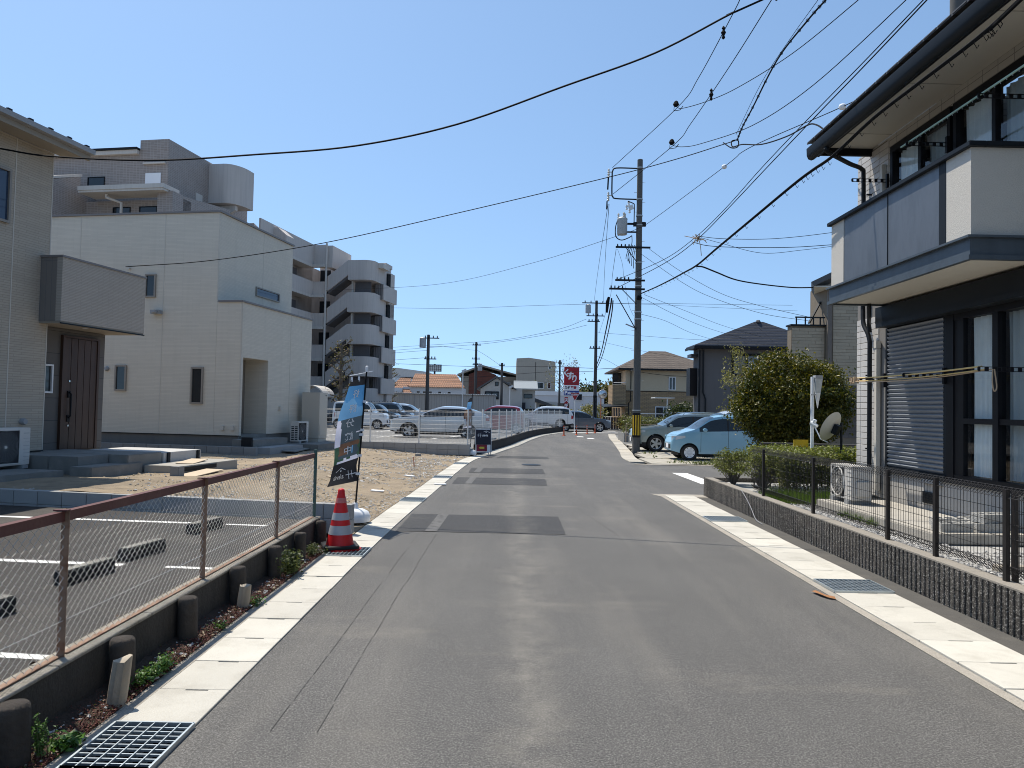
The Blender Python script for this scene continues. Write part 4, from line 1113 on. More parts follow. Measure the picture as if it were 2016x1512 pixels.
# steps, slab, tank
t = thing('entrance_steps', 'concrete steps under construction before the cream house porch', 'steps', lot(-11.7, 20.9, .2), LOT)
o_ = (-11.7, 20.9, .2)
MB(o_).box(-12.25, -11.55, 20.7, 22.9, .1, .62).obj('landing', M['step'], t, bevel=.01)
MB(o_).box(-11.545, -11.0, 20.7, 22.9, .1, .40).obj('lower_step', M['block'], t, bevel=.01)
MB(o_).box(-11.9, -11.56, 20.62, 20.69, .42, .70).obj('form_board', M['dark_metal'], t)
p = lot(-11.4, 24.9); o = MB().box(-.85, .75, -1.6, 1.5, 0, .24).obj('unit_slab', M['step'], bevel=.01); o.location = (p.x, p.y, .15); o.rotation_euler = (0, 0, LOT); tag(o, 'grey concrete slab under the tall tank beside the cream house', 'slab')
p = lot(-11.0, 22.6); o = MB().box(-.2, .2, -1.2, 1.2, 0, .03).obj('plank_board', M['step']); o.location = (p.x, p.y, .25); o.rotation_euler = (.0, .06, LOT + .2); tag(o, 'grey board lying on the dirt before the cream house porch', 'board')
t = thing('hot_water_tank', 'tall beige hot water tank standing against the cream house', 'tank', lot(-11.75, 25.3, .39), LOT)
o_ = (-11.75, 25.3, .39)
M['tank'] = pm('tank_beige', (.50, .465, .40), .5, .05, 2)
MB(o_).box(-12.1, -11.42, 25.0, 25.7, .50, 2.17).obj('case', M['tank'], t, bevel=.012)
MB(o_).box(-12.08, -11.44, 25.02, 25.68, .39, .495).obj('skirt', M['tank'], t)
MB(o_).box(-11.419, -11.41, 25.06, 25.64, .62, 1.02).obj('cover_panel', M['tank'], t)
MB(o_).box(-11.419, -11.412, 25.5, 25.62, 2.05, 2.07).obj('badge', M['dark_metal'], t)
p = lot(-11.72, 24.1); ac_unit('beige outdoor unit in front of the tall tank by the cream house', (p.x, p.y, .39), LOT + R(90), .78, .74, .30)

# ------------------------------------------------------------------ apartment block behind the new houses (lot frame)
M['apt'] = pm('apt_render', (.55, .50, .46), .85, .07, .6, .1, 30, streak=.25)
M['apt_tile'] = wallmat('apt_tile', (.335, .29, .262), (.28, .24, .217), (.42, .37, .34), .23, .105, .014, .6, .3, .1, .0, .05, .01)
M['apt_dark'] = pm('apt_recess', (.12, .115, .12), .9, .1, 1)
M['apt_white'] = pm('apt_trim', (.58, .54, .49), .7, .06, 1, streak=.2)
M['apt_flute'] = wallmat('apt_fluted', (.235, .215, .21), (.20, .185, .18), (.07, .065, .065), .16, 30, .02, .8, .6, .1, 0, .05, .03)
OP = Vector((-28, 50, 0))
t = thing('apartment_block', 'large grey tiled apartment block with stacked outdoor stairs behind the cream house', 'apartments', lot(*OP), LOT)
P = lambda: MB(OP)
b = P(); b.box(-46, -28.95, 40.7, 50, 0, 17.25); b.box(-30.9, -28.95, 40.69, 50.01, 17.25, 17.9); b.obj('tile_tower', M['apt_tile'], t)
b = P(); b.box(-46, -30.91, 40.35, 41, 17.26, 17.38); b.obj('roof_edge', M['dark_metal'], t)
b = P(); b.box(-46, -30.95, 40.45, 40.69, 17.0, 17.25); b.obj('cornice', M['apt_white'], t)
b = P(); b.box(-45.5, -33.9, 39.4, 40.68, 0, 14.6); b.box(-33.9, -27.3, 39.9, 40.68, 0, 13.9); b.obj('lower_front', M['apt_tile'], t)
b = P(); b.prism([(-45, 37.2, 0), (-45, 39.4, 0), (-45, 39.4, 15.3), (-45, 37.2, 14.5)], (11.1, 0, 0)); b.obj('west_bay', M['apt_tile'], t)
b = P(); b.prism([(-45, 37.1, 14.5), (-45, 39.5, 15.35), (-45, 39.5, 15.5), (-45, 37.1, 14.65)], (11.12, 0, 0)); b.obj('bay_lit_top', M['apt_white'], t)  # whiter cap puts the sunlit parapet top into the colour
b = P(); b.prism([(-28.3, 38.9, 0), (-27.3, 38.9, 0), (-27.3, 38.9, 14.1), (-28.3, 38.9, 14.1)], (0, 1.0, 0)); b.prism([(-28.25, 39.9, 0), (-28.25, 45, 0), (-28.25, 45, 14.6), (-28.25, 39.9, 14.05)], (.95, 0, 0)); b.obj('east_pier', M['apt_tile'], t)
b = P(); b.box(-33.2, -27.6, 38.4, 39.88, 14.02, 14.14); b.box(-33.2, -27.55, 38.35, 39.88, 14.145, 14.40); b.obj('awning', M['apt_white'], t)
b = P(); b.tube([(-31.6, 38.8, 14.0), (-31.6, 38.8, 13.8), (-30.9, 39.2, 13.55), (-30.9, 39.2, 12)], .09, 8); b.obj('drain_pipe', M['apt_white'], t)
b = P(); b.box(-28.949, -28.9, 43.6, 44.3, 14.4, 15.4); b.obj('shaft', M['apt_white'], t)
for (a0, a1, z0, z1) in ((-30.45, -29.4, 15.05, 15.8), ):
    b = P(); b.box(a0, a1, 40.64, 40.69, z0, z1); b.obj('white_panel', M['print_white'], t)
b = P(); b.box(-30.6, -29.1, 40.55, 40.69, 16.35, 16.45); b.obj('lamp_bar', M['apt_white'], t)
win(t, OP, 'y', -34.5, -33.3, 14.9, 15.7, 40.7, M['dark_metal'], M['glass'])
for a_ in (-32.0, -30.2): win(t, OP, 'y', a_, a_ + 1.2, 12.6, 13.5, 39.9, M['dark_metal'], M['glass'])
# curved corner balconies
def curved(z0, z1):
    pl_ = [(-28.94, 45.0)]
    for k in range(9):
        a = -math.pi / 2 + math.pi / 2 * k / 8; pl_.append((-27.9 + 1.0 * math.cos(a), 46.6 + 1.6 * math.sin(a)))
    pl_ += [(-26.9, 47.2), (-28.94, 47.2)]
    b = P(); b.prism([(x, y, z0) for x, y in pl_], (0, 0, z1 - z0)); b.obj('round_balcony', M['apt'], t, smooth=35)
curved(15.1, 17.75); curved(10.2, 12.6)
b = P(); b.prism([(-28.9, 45.6, 15.08), (-28.9, 45.6, 13.9), (-28.3, 45.6, 14.2), (-27.3, 45.6, 14.75), (-27.3, 45.6, 15.08)], (0, .3, 0)); b.obj('bracket', M['apt'], t)
# step-down volumes between the tile tower and the stairs
b = P(); b.prism([(-29.4, 50.01, 0), (-29.4, 50.01, 15.0), (-29.4, 56, 13.6), (-29.4, 60, 13.6), (-29.4, 60, 0)], (1.0, 0, 0)); b.obj('link_wall', M['apt'], t)
FZ = [2.9, 5.55, 8.2, 10.85]
b = P(); b.box(-46, -28.4, 50.02, 63, 0, 13.6); b.obj('body', M['apt'], t)
b = P(); b.prism([(-28.3, 51, 13.5), (-26.3, 51, 13.5), (-26.3, 51, 14.3), (-27, 51, 14.9), (-28.3, 51, 14.9)], (0, 1.2, 0)); b.obj('roof_hood', M['apt'], t)
for i, z in enumerate(FZ + [13.4]):
    b = P(); b.box(-28.39, -27.3, 49, 58, z - .22, z); b.box(-27.3, -26.25, 57.5, 58.0, z - .22, z); b.obj('gallery_slab', M['apt_white'], t)
    b = P()
    if i < 4:
        b.box(-27.42, -27.3, 49, 57.88, z + .001, z + 1.15); b.box(-27.42, -26.25, 57.88, 58.0, z + .001, z + 1.15)
    else:
        b.box(-27.42, -27.3, 49, 57.88, z + .001, z + 1.7); b.box(-27.42, -26.25, 57.88, 58.0, z + .001, z + 1.7); b.box(-26.24, -25.7, 58, 62, z - .2, z + 1.65)
    b.obj('gallery_parapet', M['apt'], t)
    if i < 4:
        b = P(); b.box(-28.399, -28.38, 49.2, 57, z + .02, z + 2.1); b.obj('gallery_shade', M['apt_dark'], t)  # dark sheet painted for the shade at the back of the gallery
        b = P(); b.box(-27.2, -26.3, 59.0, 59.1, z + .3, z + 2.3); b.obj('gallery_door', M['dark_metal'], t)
b = P(); b.box(-28.4, -22.3, 61.5, 63.0, 0, 13.85); b.obj('east_body', M['apt'], t)
b = P(); b.tube([(-26.15, 57.8, 0), (-26.15, 57.8, 15.2)], .09, 8); b.obj('rain_pipe', M['apt_white'], t)
for i, z in enumerate([12.35, 9.66, 7.0, 4.32, 1.7]):
    b = P(); b.prism([(-26.1, 58.0, z - 1.15), (-24.3, 58.0, z + .2), (-24.3, 58.0, z + 1.45), (-26.1, 58.0, z + .1)], (0, .14, 0)); b.obj('stair_parapet', M['apt'], t)
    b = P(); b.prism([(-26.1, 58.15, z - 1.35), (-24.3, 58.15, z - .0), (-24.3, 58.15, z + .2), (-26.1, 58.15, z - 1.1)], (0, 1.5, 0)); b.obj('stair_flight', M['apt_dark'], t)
    pl_ = [(-24.295, 58.0), (-23.0, 58.0)] + [(-23.0 + .85 * math.sin(k * .262), 58.85 - .85 * math.cos(k * .262)) for k in range(1, 7)] + [(-22.15, 61.4), (-24.295, 61.4)]
    b = P(); b.prism([(x, y, z - .2) for x, y in pl_], (0, 0, 1.65)); b.obj('stair_landing', M['apt'], t, smooth=35)
    if i < 4:
        b = P(); b.box(-24.0, -22.6, 58.9, 59.0, z - 1.25, z - .25); b.obj('landing_shade', M['apt_dark'], t)  # dark sheet painted for the shade below each landing
        b = P(); b.box(-24.2, -24.05, 58.6, 58.8, z - 1.25, z - .2); b.obj('landing_post', M['apt_white'], t)
b = P(); b.prism([(-22.7, 59.3, 13.35), (-21.7, 59.3, 13.35), (-21.7, 59.3, 13.75), (-22.7, 59.3, 13.75)], (0, 1.6, 0)); b.obj('roof_slab', M['apt_white'], t)
b = P(); b.box(-28.4, -22.2, 61.4, 63, 13.86, 14.2); b.obj('parapet', M['apt'], t)
for i, z in enumerate([12.08, 9.36, 6.7, 4.05]):
    b = P(); b.box(-22.65, -21.95, 60.0, 60.12, z - 1.3, z); b.obj('fluted_panel', M['apt_flute'], t)
    b = P(); b.box(-21.95, -21.85, 60.0, 63.4, z - 1.32, z + .01); b.box(-22.65, -21.95, 60.12, 63.4, z - 1.32, z - 1.2); b.obj('balcony', M['apt'], t)
    win(t, OP, 'y', -22.25, -21.85 + .02, z + .0, z + 1.15, 61.6, M['dark_metal'], M['glass'])
    b = P(); b.box(-22.28, -21.95, 61.62, 63.0, z - 2.6, z + 1.3); b.obj('bay_wall', M['apt'], t)
    b = P(); b.box(-22.6, -22.3, 61.0, 61.35, z - .3, z + .55); b.obj('unit', M['apt_white'], t)

# ------------------------------------------------------------------ house on the east side of the road
XW = 5.9
M['tile_pale'] = pm('wall_tile_pale', (.60, .575, .545), .45, .05, 4, .15, 50, piece=.13)
M['tile_joint'] = pm('tile_joint', (.20, .19, .18), .9, .1, 6)
M['tile_wall'] = wallmat('wall_tile_far', (.56, .535, .49), (.52, .495, .455), (.25, .24, .22), .30, .10, .006, .5, .4, .06, 0, .05)
M['stucco'] = pm('stucco_cream', (.56, .53, .475), .85, .05, 2, .5, 90)
M['soffit_e'] = pm('soffit_pale', (.60, .565, .49), .7, .05, 1)
M['perf'] = None
def perf():
    m, t_, b_ = nmat('perforated_panel'); co = coords(t_)
    v = nd(t_, 'ShaderNodeTexVoronoi'); v.inputs['Scale'].default_value = 55; v.inputs['Randomness'].default_value = .0; t_.links.new(co, v.inputs['Vector'])
    c = mixc(t_, ramp(t_, v.outputs['Distance'], [(.22, 1), (.34, 0)]), (.145, .162, .185), (.05, .058, .07))
    s_ = ramp(t_, noise(t_, coords(t_, (3, 3, .8)), 1.6, 5, .7), [(.46, 0), (.66, .7)])
    c = mixc(t_, mth(t_, 'MULTIPLY', s_, .55), c, (.075, .088, .105))
    t_.links.new(c, b_.inputs['Base Color']); b_.inputs['Roughness'].default_value = .42; b_.inputs['Metallic'].default_value = .35
    return m
M['perf'] = perf()
M['band'] = pm('band_blue_grey', (.085, .105, .125), .38, .2, 3, metal=.2, streak=.4)
M['shutter'] = pm('shutter_slat', (.20, .215, .24), .38, .06, 4, spec=.6)
M['found_pale'] = pm('foundation_pale', (.40, .385, .36), .9, .1, 2, .3, 60, streak=.3)
OE = Vector((9, 5, .3))
t = thing('corner_house', 'two storey house with dark balcony panels and roller shutter behind the black fence', 'house', tuple(OE))
E_ = lambda: MB(OE)
b = E_(); b.box(7.3, 14, -4, 12.44, .3, 6.15); b.obj('rooms', M['interior'], t)
b = E_()
b.box(XW + .014, 6.1, -4, 8.1, .86, 6.17); b.box(XW + .014, 6.1, 8.1, 11.66, 3.18, 3.98); b.box(XW + .014, 6.1, 8.1, 11.54, 5.98, 6.17)
b.box(XW + .014, 6.1, 11.54, 12.65, 3.98, 6.17); b.box(XW + .014, 6.1, 11.66, 12.65, .44, 3.98); b.box(6.1, 14, 12.46, 12.65, .44, 6.17)
b.obj('wall', M['tile_wall'], t)
b = E_(); b.box(6.1, 7.3, 8, 12.44, 3.2, 3.95); b.obj('floor', M['interior'], t)
# tiles on the sunlit end of the wall, one by one
tl = MB(); tl.box(0, .016, 0, .292, 0, .092); tm = tl.mesh('tile', M['tile_pale'], bevel=.003)
tl = MB(); tl.box(0, .016, 0, .140, 0, .092); tm2 = tl.mesh('tile_half', M['tile_pale'], bevel=.003)
def tiles(y0, y1, z0, z1):
    z = z0; r_ = 0
    while z + .092 < z1:
        y = y1 - (.0 if True else 0)
        first = True
        while y - .29 > y0 - .01:
            if first: link('tile', tm2, t, (XW - OE.x, y - .14 - OE.y, z - OE.z)); y -= .148; first = False
            else: link('tile', tm, t, (XW - OE.x, y - .292 - OE.y, z - OE.z)); y -= .30
        z += .10; r_ += 1
tiles(11.70, 12.65, .46, 3.44); tiles(11.60, 12.65, 4.02, 6.12)
b = E_(); b.box(XW + .012, XW + .016, 11.67, 12.65, .44, 6.14); b.obj('tile_bed', M['tile_joint'], t)
b = E_(); b.box(XW + .02, 6.1, -4, 11.66, .3, .855); b.obj('foundation', M['found_pale'], t)
vt = E_(); vt.box(XW - .002, XW + .03, 10.3, 10.62, .52, .68); vo = vt.obj('floor_vent', M['dark_metal'], t)
for k in range(4): MB(OE).box(XW - .012, XW - .002, 10.32, 10.60, .535 + k * .035, .55 + k * .035).obj('slat', M['dark_metal'], vo)
# beam above the shutters
b = E_(); b.box(5.72, XW + .013, -4, 11.65, 3.19, 3.44); b.obj('shutter_box', M['dark_metal'], t)
b = E_(); b.box(5.70, XW + .013, -4, 11.60, 3.12, 3.188); b.obj('shutter_lip', M['dark_metal'], t)
# roller shutter
sh = E_(); sh.box(XW - .01, XW + .03, 10.03, 10.09, .93, 3.12); sh.box(XW - .01, XW + .03, 11.60, 11.66, .93, 3.12); sh.box(XW - .03, XW + .03, 10.03, 11.66, .88, .95); so_ = sh.obj('roller_shutter', M['dark_metal'], t)
sm = MB(); n = 6
prof = [(.016, 0), (.013, .004), (.004, .012), (-.008, .026), (-.016, .040), (-.017, .044), (.010, .059), (.014, .062)]
sm.add([(x, y, z) for x, z in prof for y in (0, 1.508)], [(2 * k, 2 * k + 1, 2 * k + 3, 2 * k + 2) for k in range(len(prof) - 1)])
smm = sm.mesh('shutter_slat', M['shutter'], smooth=35, recalc=False)
z = .96
while z + .06 < 3.13:
    link('slat', smm, so_, (XW - OE.x, 10.091 - OE.y, z - OE.z)); z += .0635
b = E_(); b.box(XW + .02, XW + .04, 10.09, 11.60, .95, 3.12); b.obj('shutter_back', M['interior'], so_)
b = E_(); b.box(XW - .025, XW + .02, 10.15, 10.6, .80, .86); b.obj('sill_plate', M['grey_metal'], so_)
# ground floor sliding window
b = E_()
b.box(XW - .015, 6.05, 9.86, 10.02, .88, 3.12); b.box(XW - .01, 6.05, 8.1, 9.86, 3.04, 3.12); b.box(XW - .01, 6.05, 8.1, 9.86, .88, .98)
b.box(XW + .0, 6.0, 9.66, 9.855, .98, 3.04); b.box(XW, 6.0, 8.975, 9.08, .98, 3.04); b.box(XW, 6.0, 9.08, 9.66, 1.66, 1.73); b.box(XW + .015, 6.0, 8.1, 8.97, 1.66, 1.73)
wo = b.obj('sliding_window', M['black_metal'], t)
b = E_(); b.box(XW + .03, XW + .035, 9.08, 9.66, .98, 3.04); b.obj('pane', M['clear'], wo, recalc=True)
b = E_(); b.box(XW + .05, XW + .055, 8.1, 8.975, .98, 3.04); b.obj('pane', M['clear'], wo)
b = E_(); b.box(XW - .01, XW + .02, 8.1, 11.66, .86, .88); b.obj('sill', M['dark_metal'], wo)
def curtain(name, y0, y1, z0, z1, x, amp, mat, par, waves=9, taper=0):
    mb = E_(); n = 60; m_ = 8
    vs = []
    for j in range(m_ + 1):
        v = j / m_
        for i in range(n + 1):
            u = i / n; y = y1 + (y0 - y1) * u * (1 - taper * math.sin(v * math.pi * .75)) + .0
            vs.append((x + amp * math.sin(u * waves * 6.28 + .6 * math.sin(v * 3)) * (1 - .4 * v) + amp * .4 * math.sin(u * waves * 14.1), y, z1 + (z0 - z1) * v))
    mb.add(vs, [(j * (n + 1) + i, j * (n + 1) + i + 1, (j + 1) * (n + 1) + i + 1, (j + 1) * (n + 1) + i) for j in range(m_) for i in range(n)])
    return mb.obj(name, mat, par, smooth=80, recalc=False)
curtain('curtain', 9.05, 9.60, .99, 3.04, XW + .10, .02, M['curtain'], t, 5)
M['net'] = pm('net_curtain', (.42, .45, .46), .95, .1, 3)
curtain('net_curtain', 8.1, 9.0, .99, 3.04, XW + .16, .02, M['net'], t, 7)
# upper windows
for (y0, y1, mul) in ((9.93, 11.52, 10.72), (8.1, 9.86, 9.05)):
    b = E_(); b.box(XW - .02, 6.05, y0, y0 + .07, 3.99, 5.97); b.box(XW - .02, 6.05, y1 - .07, y1, 3.99, 5.97); b.box(XW - .02, 6.05, y0 + .07, y1 - .07, 5.87, 5.97); b.box(XW - .02, 6.05, y0 + .07, y1 - .07, 3.99, 4.06); b.box(XW, 6.0, mul - .035, mul + .035, 4.06, 5.87)
    wo = b.obj('upper_window', M['black_metal'], t)
    b = E_(); b.box(XW + .035, XW + .04, y0 + .07, y1 - .07, 4.06, 5.87); b.obj('pane', M['clear'], wo)
    curtain('curtain', mul + .05, y1 - .1, 4.05, 5.85, XW + .10, .02, M['curtain'], t, 5)
    curtain('net_curtain', y0 + .06, mul, 4.05, 5.85, XW + .16, .02, M['net'], t, 6)
# balcony
XB = 4.95; Y0, Y1 = 7.97, 11.48
b = E_(); b.box(XB + .03, XW + .012, Y0 + .03, Y1 - .03, 3.475, 3.55); b.obj('balcony_soffit', M['soffit_e'], t)
b = E_(); b.box(XB - .06, XB + .0, Y0 - .06, Y1 + .02, 3.45, 3.50); b.box(XB - .03, XB + .0, Y0 - .03, Y1, 3.50, 3.69); b.box(XB, XW + .01, Y0 - .06, Y0 + .0, 3.45, 3.50); b.box(XB, XW + .01, Y0 - .03, Y0, 3.50, 3.69); b.box(XB, XW + .01, Y1 - .0, Y1 + .02, 3.45, 3.69)
b.box(XB - .075, XB + .03, Y0 - .075, Y1 + .03, 3.69, 3.715); b.box(XB + .03, XW + .01, Y0 - .075, Y0 + .03, 3.69, 3.715)
b.obj('balcony_band', M['band'], t)
b = E_(); b.box(XB, XB + .10, 11.06, Y1 - .1, 3.716, 4.69); b.box(XB, XW + .01, Y1 - .1, Y1, 3.716, 4.69); b.obj('balcony_wall', M['stucco'], t)
b = E_(); b.box(XB, XB + .10, Y0 + .1, 8.43, 3.716, 4.69); b.box(XB, XW + .01, Y0, Y0 + .1, 3.716, 4.69)
b.obj('balcony_wall', M['stucco'], t)
for (y0, y1) in ((9.765, 11.045), (8.57, 9.755)):
    b = E_(); b.box(XB + .005, XB + .02, y0, y1, 3.72, 4.69); b.obj('perforated_panel', M['perf'], t)
b = E_(); b.box(XB - .005, XB + .08, 8.43, 8.565, 3.716, 4.69); b.obj('balcony_post', M['dark_metal'], t)
b = E_(); b.box(XB - .003, XB + .03, 9.755, 9.765, 3.716, 4.69); b.obj('balcony_post', M['dark_metal'], t)
b = E_(); b.box(XB - .05, XB + .14, Y0 - .06, Y1 + .06, 4.691, 4.745); b.box(XB + .14, XW + .01, Y0 - .06, Y0 + .14, 4.691, 4.745); b.box(XB + .14, XW + .01, Y1 - .12, Y1 + .06, 4.691, 4.745); b.obj('balcony_cap', M['dark_metal'], t, bevel=.006)
b = E_(); b.box(XB + .11, XW + .01, Y0 + .11, Y1 - .11, 3.551, 3.60); b.obj('balcony_floor', M['grey_metal'], t)
# eave
b = E_(); b.box(5.03, XW + .015, -4, 12.15, 6.172, 6.19); b.obj('soffit', M['soffit_e'], t)
for k in range(9):
    y = 11.5 - k * 1.8; b = E_(); b.box(5.03, XW, y - .004, y + .004, 6.168, 6.172); b.obj('soffit_joint', M['kerb'], t)
b = E_(); b.box(5.0, 5.03, -4, 12.17, 6.02, 6.24); b.box(5.0, 10, 12.15, 12.20, 6.05, 6.24); b.obj('fascia', M['black_metal'], t)
g = E_(); gp = [(5.0, 6.17)] + [(4.925 + .075 * math.cos(math.pi * k / 8 + math.pi) , 6.05 - .075 * math.sin(math.pi * k / 8)) for k in range(9)][::-1] + [(4.85, 6.17)]
gp = [(4.995, 6.16), (4.995, 6.05), (4.97, 5.995), (4.92, 5.975), (4.87, 5.995), (4.845, 6.05), (4.84, 6.17), (4.855, 6.17), (4.86, 6.06), (4.92, 6.0), (4.975, 6.06), (4.98, 6.16)]
g.prism([(x, -4, z) for x, z in gp], (0, 16.22, 0)); g.obj('eave_gutter', M['dark_metal'], t, smooth=50)
rf = E_(); rf.prism([(4.86, -4, 6.25), (4.86, 12.25, 6.25), (9.9, 12.25, 8.0), (9.9, -4, 8.0)], (0, 0, .03)); rf.prism([(9.9, -4, 8.0), (9.9, 12.25, 8.0), (15, 12.25, 6.25), (15, -4, 6.25)], (0, 0, .03)); ro_ = rf.obj('roof', M['roof_sheet'], t)
rt = MB(); rt.box(0, .16, 0, .27, 0, .03); rm = rt.mesh('roof_tile', M['roof_sheet'], bevel=.008)
for k in range(56): link('roof_tile', rm, ro_, (4.85 - OE.x, -4 + k * .29 - OE.y, 6.255 - OE.z))
b = E_(); b.prism([(6.0, 12.45, 6.2), (9.9, 12.45, 7.95), (13.8, 12.45, 6.2)], (0, .19, 0)); b.obj('gable', M['tile_wall'], t)
# rain pipes and pipe covers
b = E_(); b.tube(spline([(4.93, 11.6, 5.99), (4.95, 11.65, 5.93), (5.5, 12.1, 5.90), (5.78, 12.25, 5.86), (5.82, 12.27, 5.7), (5.82, 12.27, 4.6), (5.82, 12.27, 3.5)], 5), .036, 10); b.tube(spline([(5.82, 12.27, 3.5), (5.80, 12.2, 3.25), (5.82, 12.05, 3.0), (5.82, 12.03, 2.6), (5.82, 12.03, .44)], 5), .036, 10)
b.tube(spline([(5.5, 11.4, 3.46), (5.6, 11.6, 3.30), (5.78, 11.98, 3.24), (5.82, 12.03, 3.1)], 5), .032, 10)
for z in (1.2, 2.4, 4.6, 5.4): b.obox((5.86, 12.15, z), (.045, 0, 0), (0, .012, 0), (0, 0, .012))
b.obj('rain_pipe', M['dark_metal'], t, smooth=40)
b = E_(); b.box(5.83, XW - .001, 11.82, 11.90, .55, 2.82); b.box(5.82, XW - .001, 11.81, 11.91, 2.82, 2.95); b.box(5.83, XW - .001, 11.66, 11.76, 4.1, 5.75); b.obj('pipe_cover', M['plastic_beige'], t, bevel=.01)
# perforated laundry arms
def arm(x0, x1, y, z):
    b = E_(); n = 6; w = (x1 - x0)
    hh = .028
    b.box(x0, x1, y - .006, y + .006, z + hh - .008, z + hh); b.box(x0, x1, y - .006, y + .006, z - hh, z - hh + .008)
    for k in range(n + 1):
        xc = x0 + w * k / n; b.box(xc - .022 if k else xc - .008, xc + .022, y - .0055, y + .0055, z - hh + .008, z + hh - .008)
    b.box(x1 - .03, x1 + .008, y - .02, y + .02, z - .11, z + .11)
    return b.obj('laundry_arm', M['black_metal'], t)
for y in (11.56, 9.95, 8.40): arm(5.30, XW - .03, y, 5.45)
for y in (11.63, 10.02, 8.40): arm(5.30, XW - .03, y, 2.30)
b = MB(); b.tube([(5.36, 10.2, 5.49), (5.36, 7.0, 5.485)], .013, 8); o = b.obj('laundry_pole', pm('pole_mint', (.42, .60, .50), .45, .06), smooth=50); tag(o, 'mint green laundry pole lying on the upper balcony arms', 'laundry pole')
b = MB()
for k in range(26): b.tube([(5.36, 9.9 - k * .10, 5.475), (5.36, 9.9 - k * .10, 5.455)], .005, 4)
o = b.obj('clothes_pegs', M['grey_metal']); tag(o, 'row of pegs hanging under the mint laundry pole', 'pegs')
M['rope'] = pm('rope_ochre', (.62, .46, .20), .8, .15, 20); M['rope2'] = pm('rope_tan', (.44, .33, .22), .8, .15, 20)
b = MB(); b.tube(sag((5.33, 11.62, 2.32), (5.34, 8.40, 2.33), .02), .010, 6); b.tube(sag((5.36, 11.62, 2.28), (5.40, 8.40, 2.30), .03), .008, 6)
o = b.obj('clothes_line', M['rope']); tag(o, 'ochre clothes line strung along the lower arms', 'clothes line')
b = MB(); b.tube(sag((5.30, 11.60, 2.27), (5.45, 8.40, 2.30), .05), .008, 6); b.tube(spline([(5.45, 8.38, 2.3), (5.44, 8.37, 2.15), (5.46, 8.37, 2.05), (5.49, 8.37, 2.10), (5.47, 8.38, 2.3)], 6), .007, 6)
for k in range(12): b.obox((5.30 + rnd.uniform(-.03, .03), 11.60 - k * .02, 2.29 + rnd.uniform(-.03, .03)), (.01, 0, 0), (0, .012, 0), (0, 0, .03))
o = b.obj('clothes_line', M['rope2']); tag(o, 'tan cord with a hanging loop wound round the lower arms', 'clothes line')

# ------------------------------------------------------------------ its ribbed wall and black mesh fence
def split_mat():
    m, t_, b_ = nmat('split_block'); co = coords(t_, world=True)
    c = mixc(t_, ramp(t_, noise(t_, co, 1.1, 5, .6), [(.4, 0), (.65, 1)]), (.052, .046, .040), (.115, .102, .088))
    c = mixc(t_, ramp(t_, noise(t_, co, 70, 3, .7), [(.54, 0), (.66, .9)]), c, (.50, .47, .42))
    c = mixc(t_, ramp(t_, noise(t_, co, 48, 3, .7), [(.34, .9), (.46, 0)]), c, (.02, .018, .016))
    t_.links.new(c, b_.inputs['Base Color']); b_.inputs['Roughness'].default_value = .9
    bump(t_, b_, noise(t_, co, 60, 4, .7), .9, .012)
    return m
M['split'] = split_mat()
t = thing('ribbed_wall', 'dark ribbed block wall along the east gutter', 'wall', (4.13, 10, 0))
rb = MB(); L = .394; poly = [(.16, 0), (.16, L)]
nr = 5; pit = L / nr
for k in range(nr - 1, -1, -1):
    y0, y1 = k * pit, (k + 1) * pit
    poly += [(.010, y1 - .001), (.002, y1 - .006), (.004, y1 - .026), (0, y0 + .038), (.004, y0 + .024), (.010, y0 + .019), (.030, y0 + .017), (.030, y0 + .003)]
rb.prism([(x, y, 0) for x, y in poly], (0, 0, .184)); rbm = rb.mesh('block', M['split'])
y = 5.0 - 11 * .4
while y < 15.4:
    for z in (-.005, .186): link('block', rbm, t, (4.05 - 4.13, y - 10, z))
    y += .4
M['cap_conc'] = pm('wall_cap', (.27, .245, .21), .9, .25, 6, .5, 50, grain=.3, dirt=(.13, .115, .09), dirtscale=6)
y = .6
while y < 15.4:
    L = min(1.2, 15.42 - y); MB((4.13, 10, 0)).box(4.052, 4.215, y + .002, y + L - .003, .371, .386).obj('coping', M['cap_conc'], t); y += L
MB((4.13, 10, 0)).box(4.075, 4.21, .6, 15.41, -.05, .37).obj('core', M['tile_joint'], t)
MB((4.13, 10, 0)).box(4.06, 8.5, 15.42, 15.56, -.05, .386).obj('return_wall', M['split'], t)

FX2 = 4.165
t = thing('mesh_fence', 'black welded mesh fence on the ribbed wall', 'fence', (FX2, 9, .38))
oF = (FX2, 9, .38)
for y in (12.2, 10.19, 8.18, 7.26, 6.23, 4.25): MB(oF).box(FX2 - .018, FX2 + .018, y - .022, y + .022, .37, 1.15).obj('post', M['fence_black'], t)
vw = MB(); 
vw.tube([(0, 0, -.005), (.055, 0, .055), (0, 0, .11), (-.045, 0, .10)][::-1][1:] + [], .0024, 4, cap=False)
vw = MB(); pts = [(-.02, 0, .10), (.055, 0, .035), (.05, 0, .01), (.0, 0, .06), (0, 0, .70), (.05, 0, .755), (.055, 0, .735), (-.03, 0, .665)]
vw.tube(pts, .0028, 4, cap=False); vwm = vw.mesh('fence_wire', M['fence_black'], recalc=False)
y = 3.4; k = 0
while y < 12.9:
    link('wire', vwm, t, (.022, y - 9, .03)); y += .05
hw_ = MB(); hw_.tube([(0, 0, 0), (0, 9.5, 0)], .0026, 4, cap=False); hwm = hw_.mesh('fence_rod', M['fence_black'], recalc=False)
for z in (.09, .21, .33, .45, .57, .69): link('rod', hwm, t, (.022 + .0045, 3.4 - 9, z + .03))
for x, z in ((.05, .75), (.055, .73), (-.03, .67), (-.02, .105), (.055, .035)): link('rod', hwm, t, (.022 + x, 3.4 - 9, z + .03))
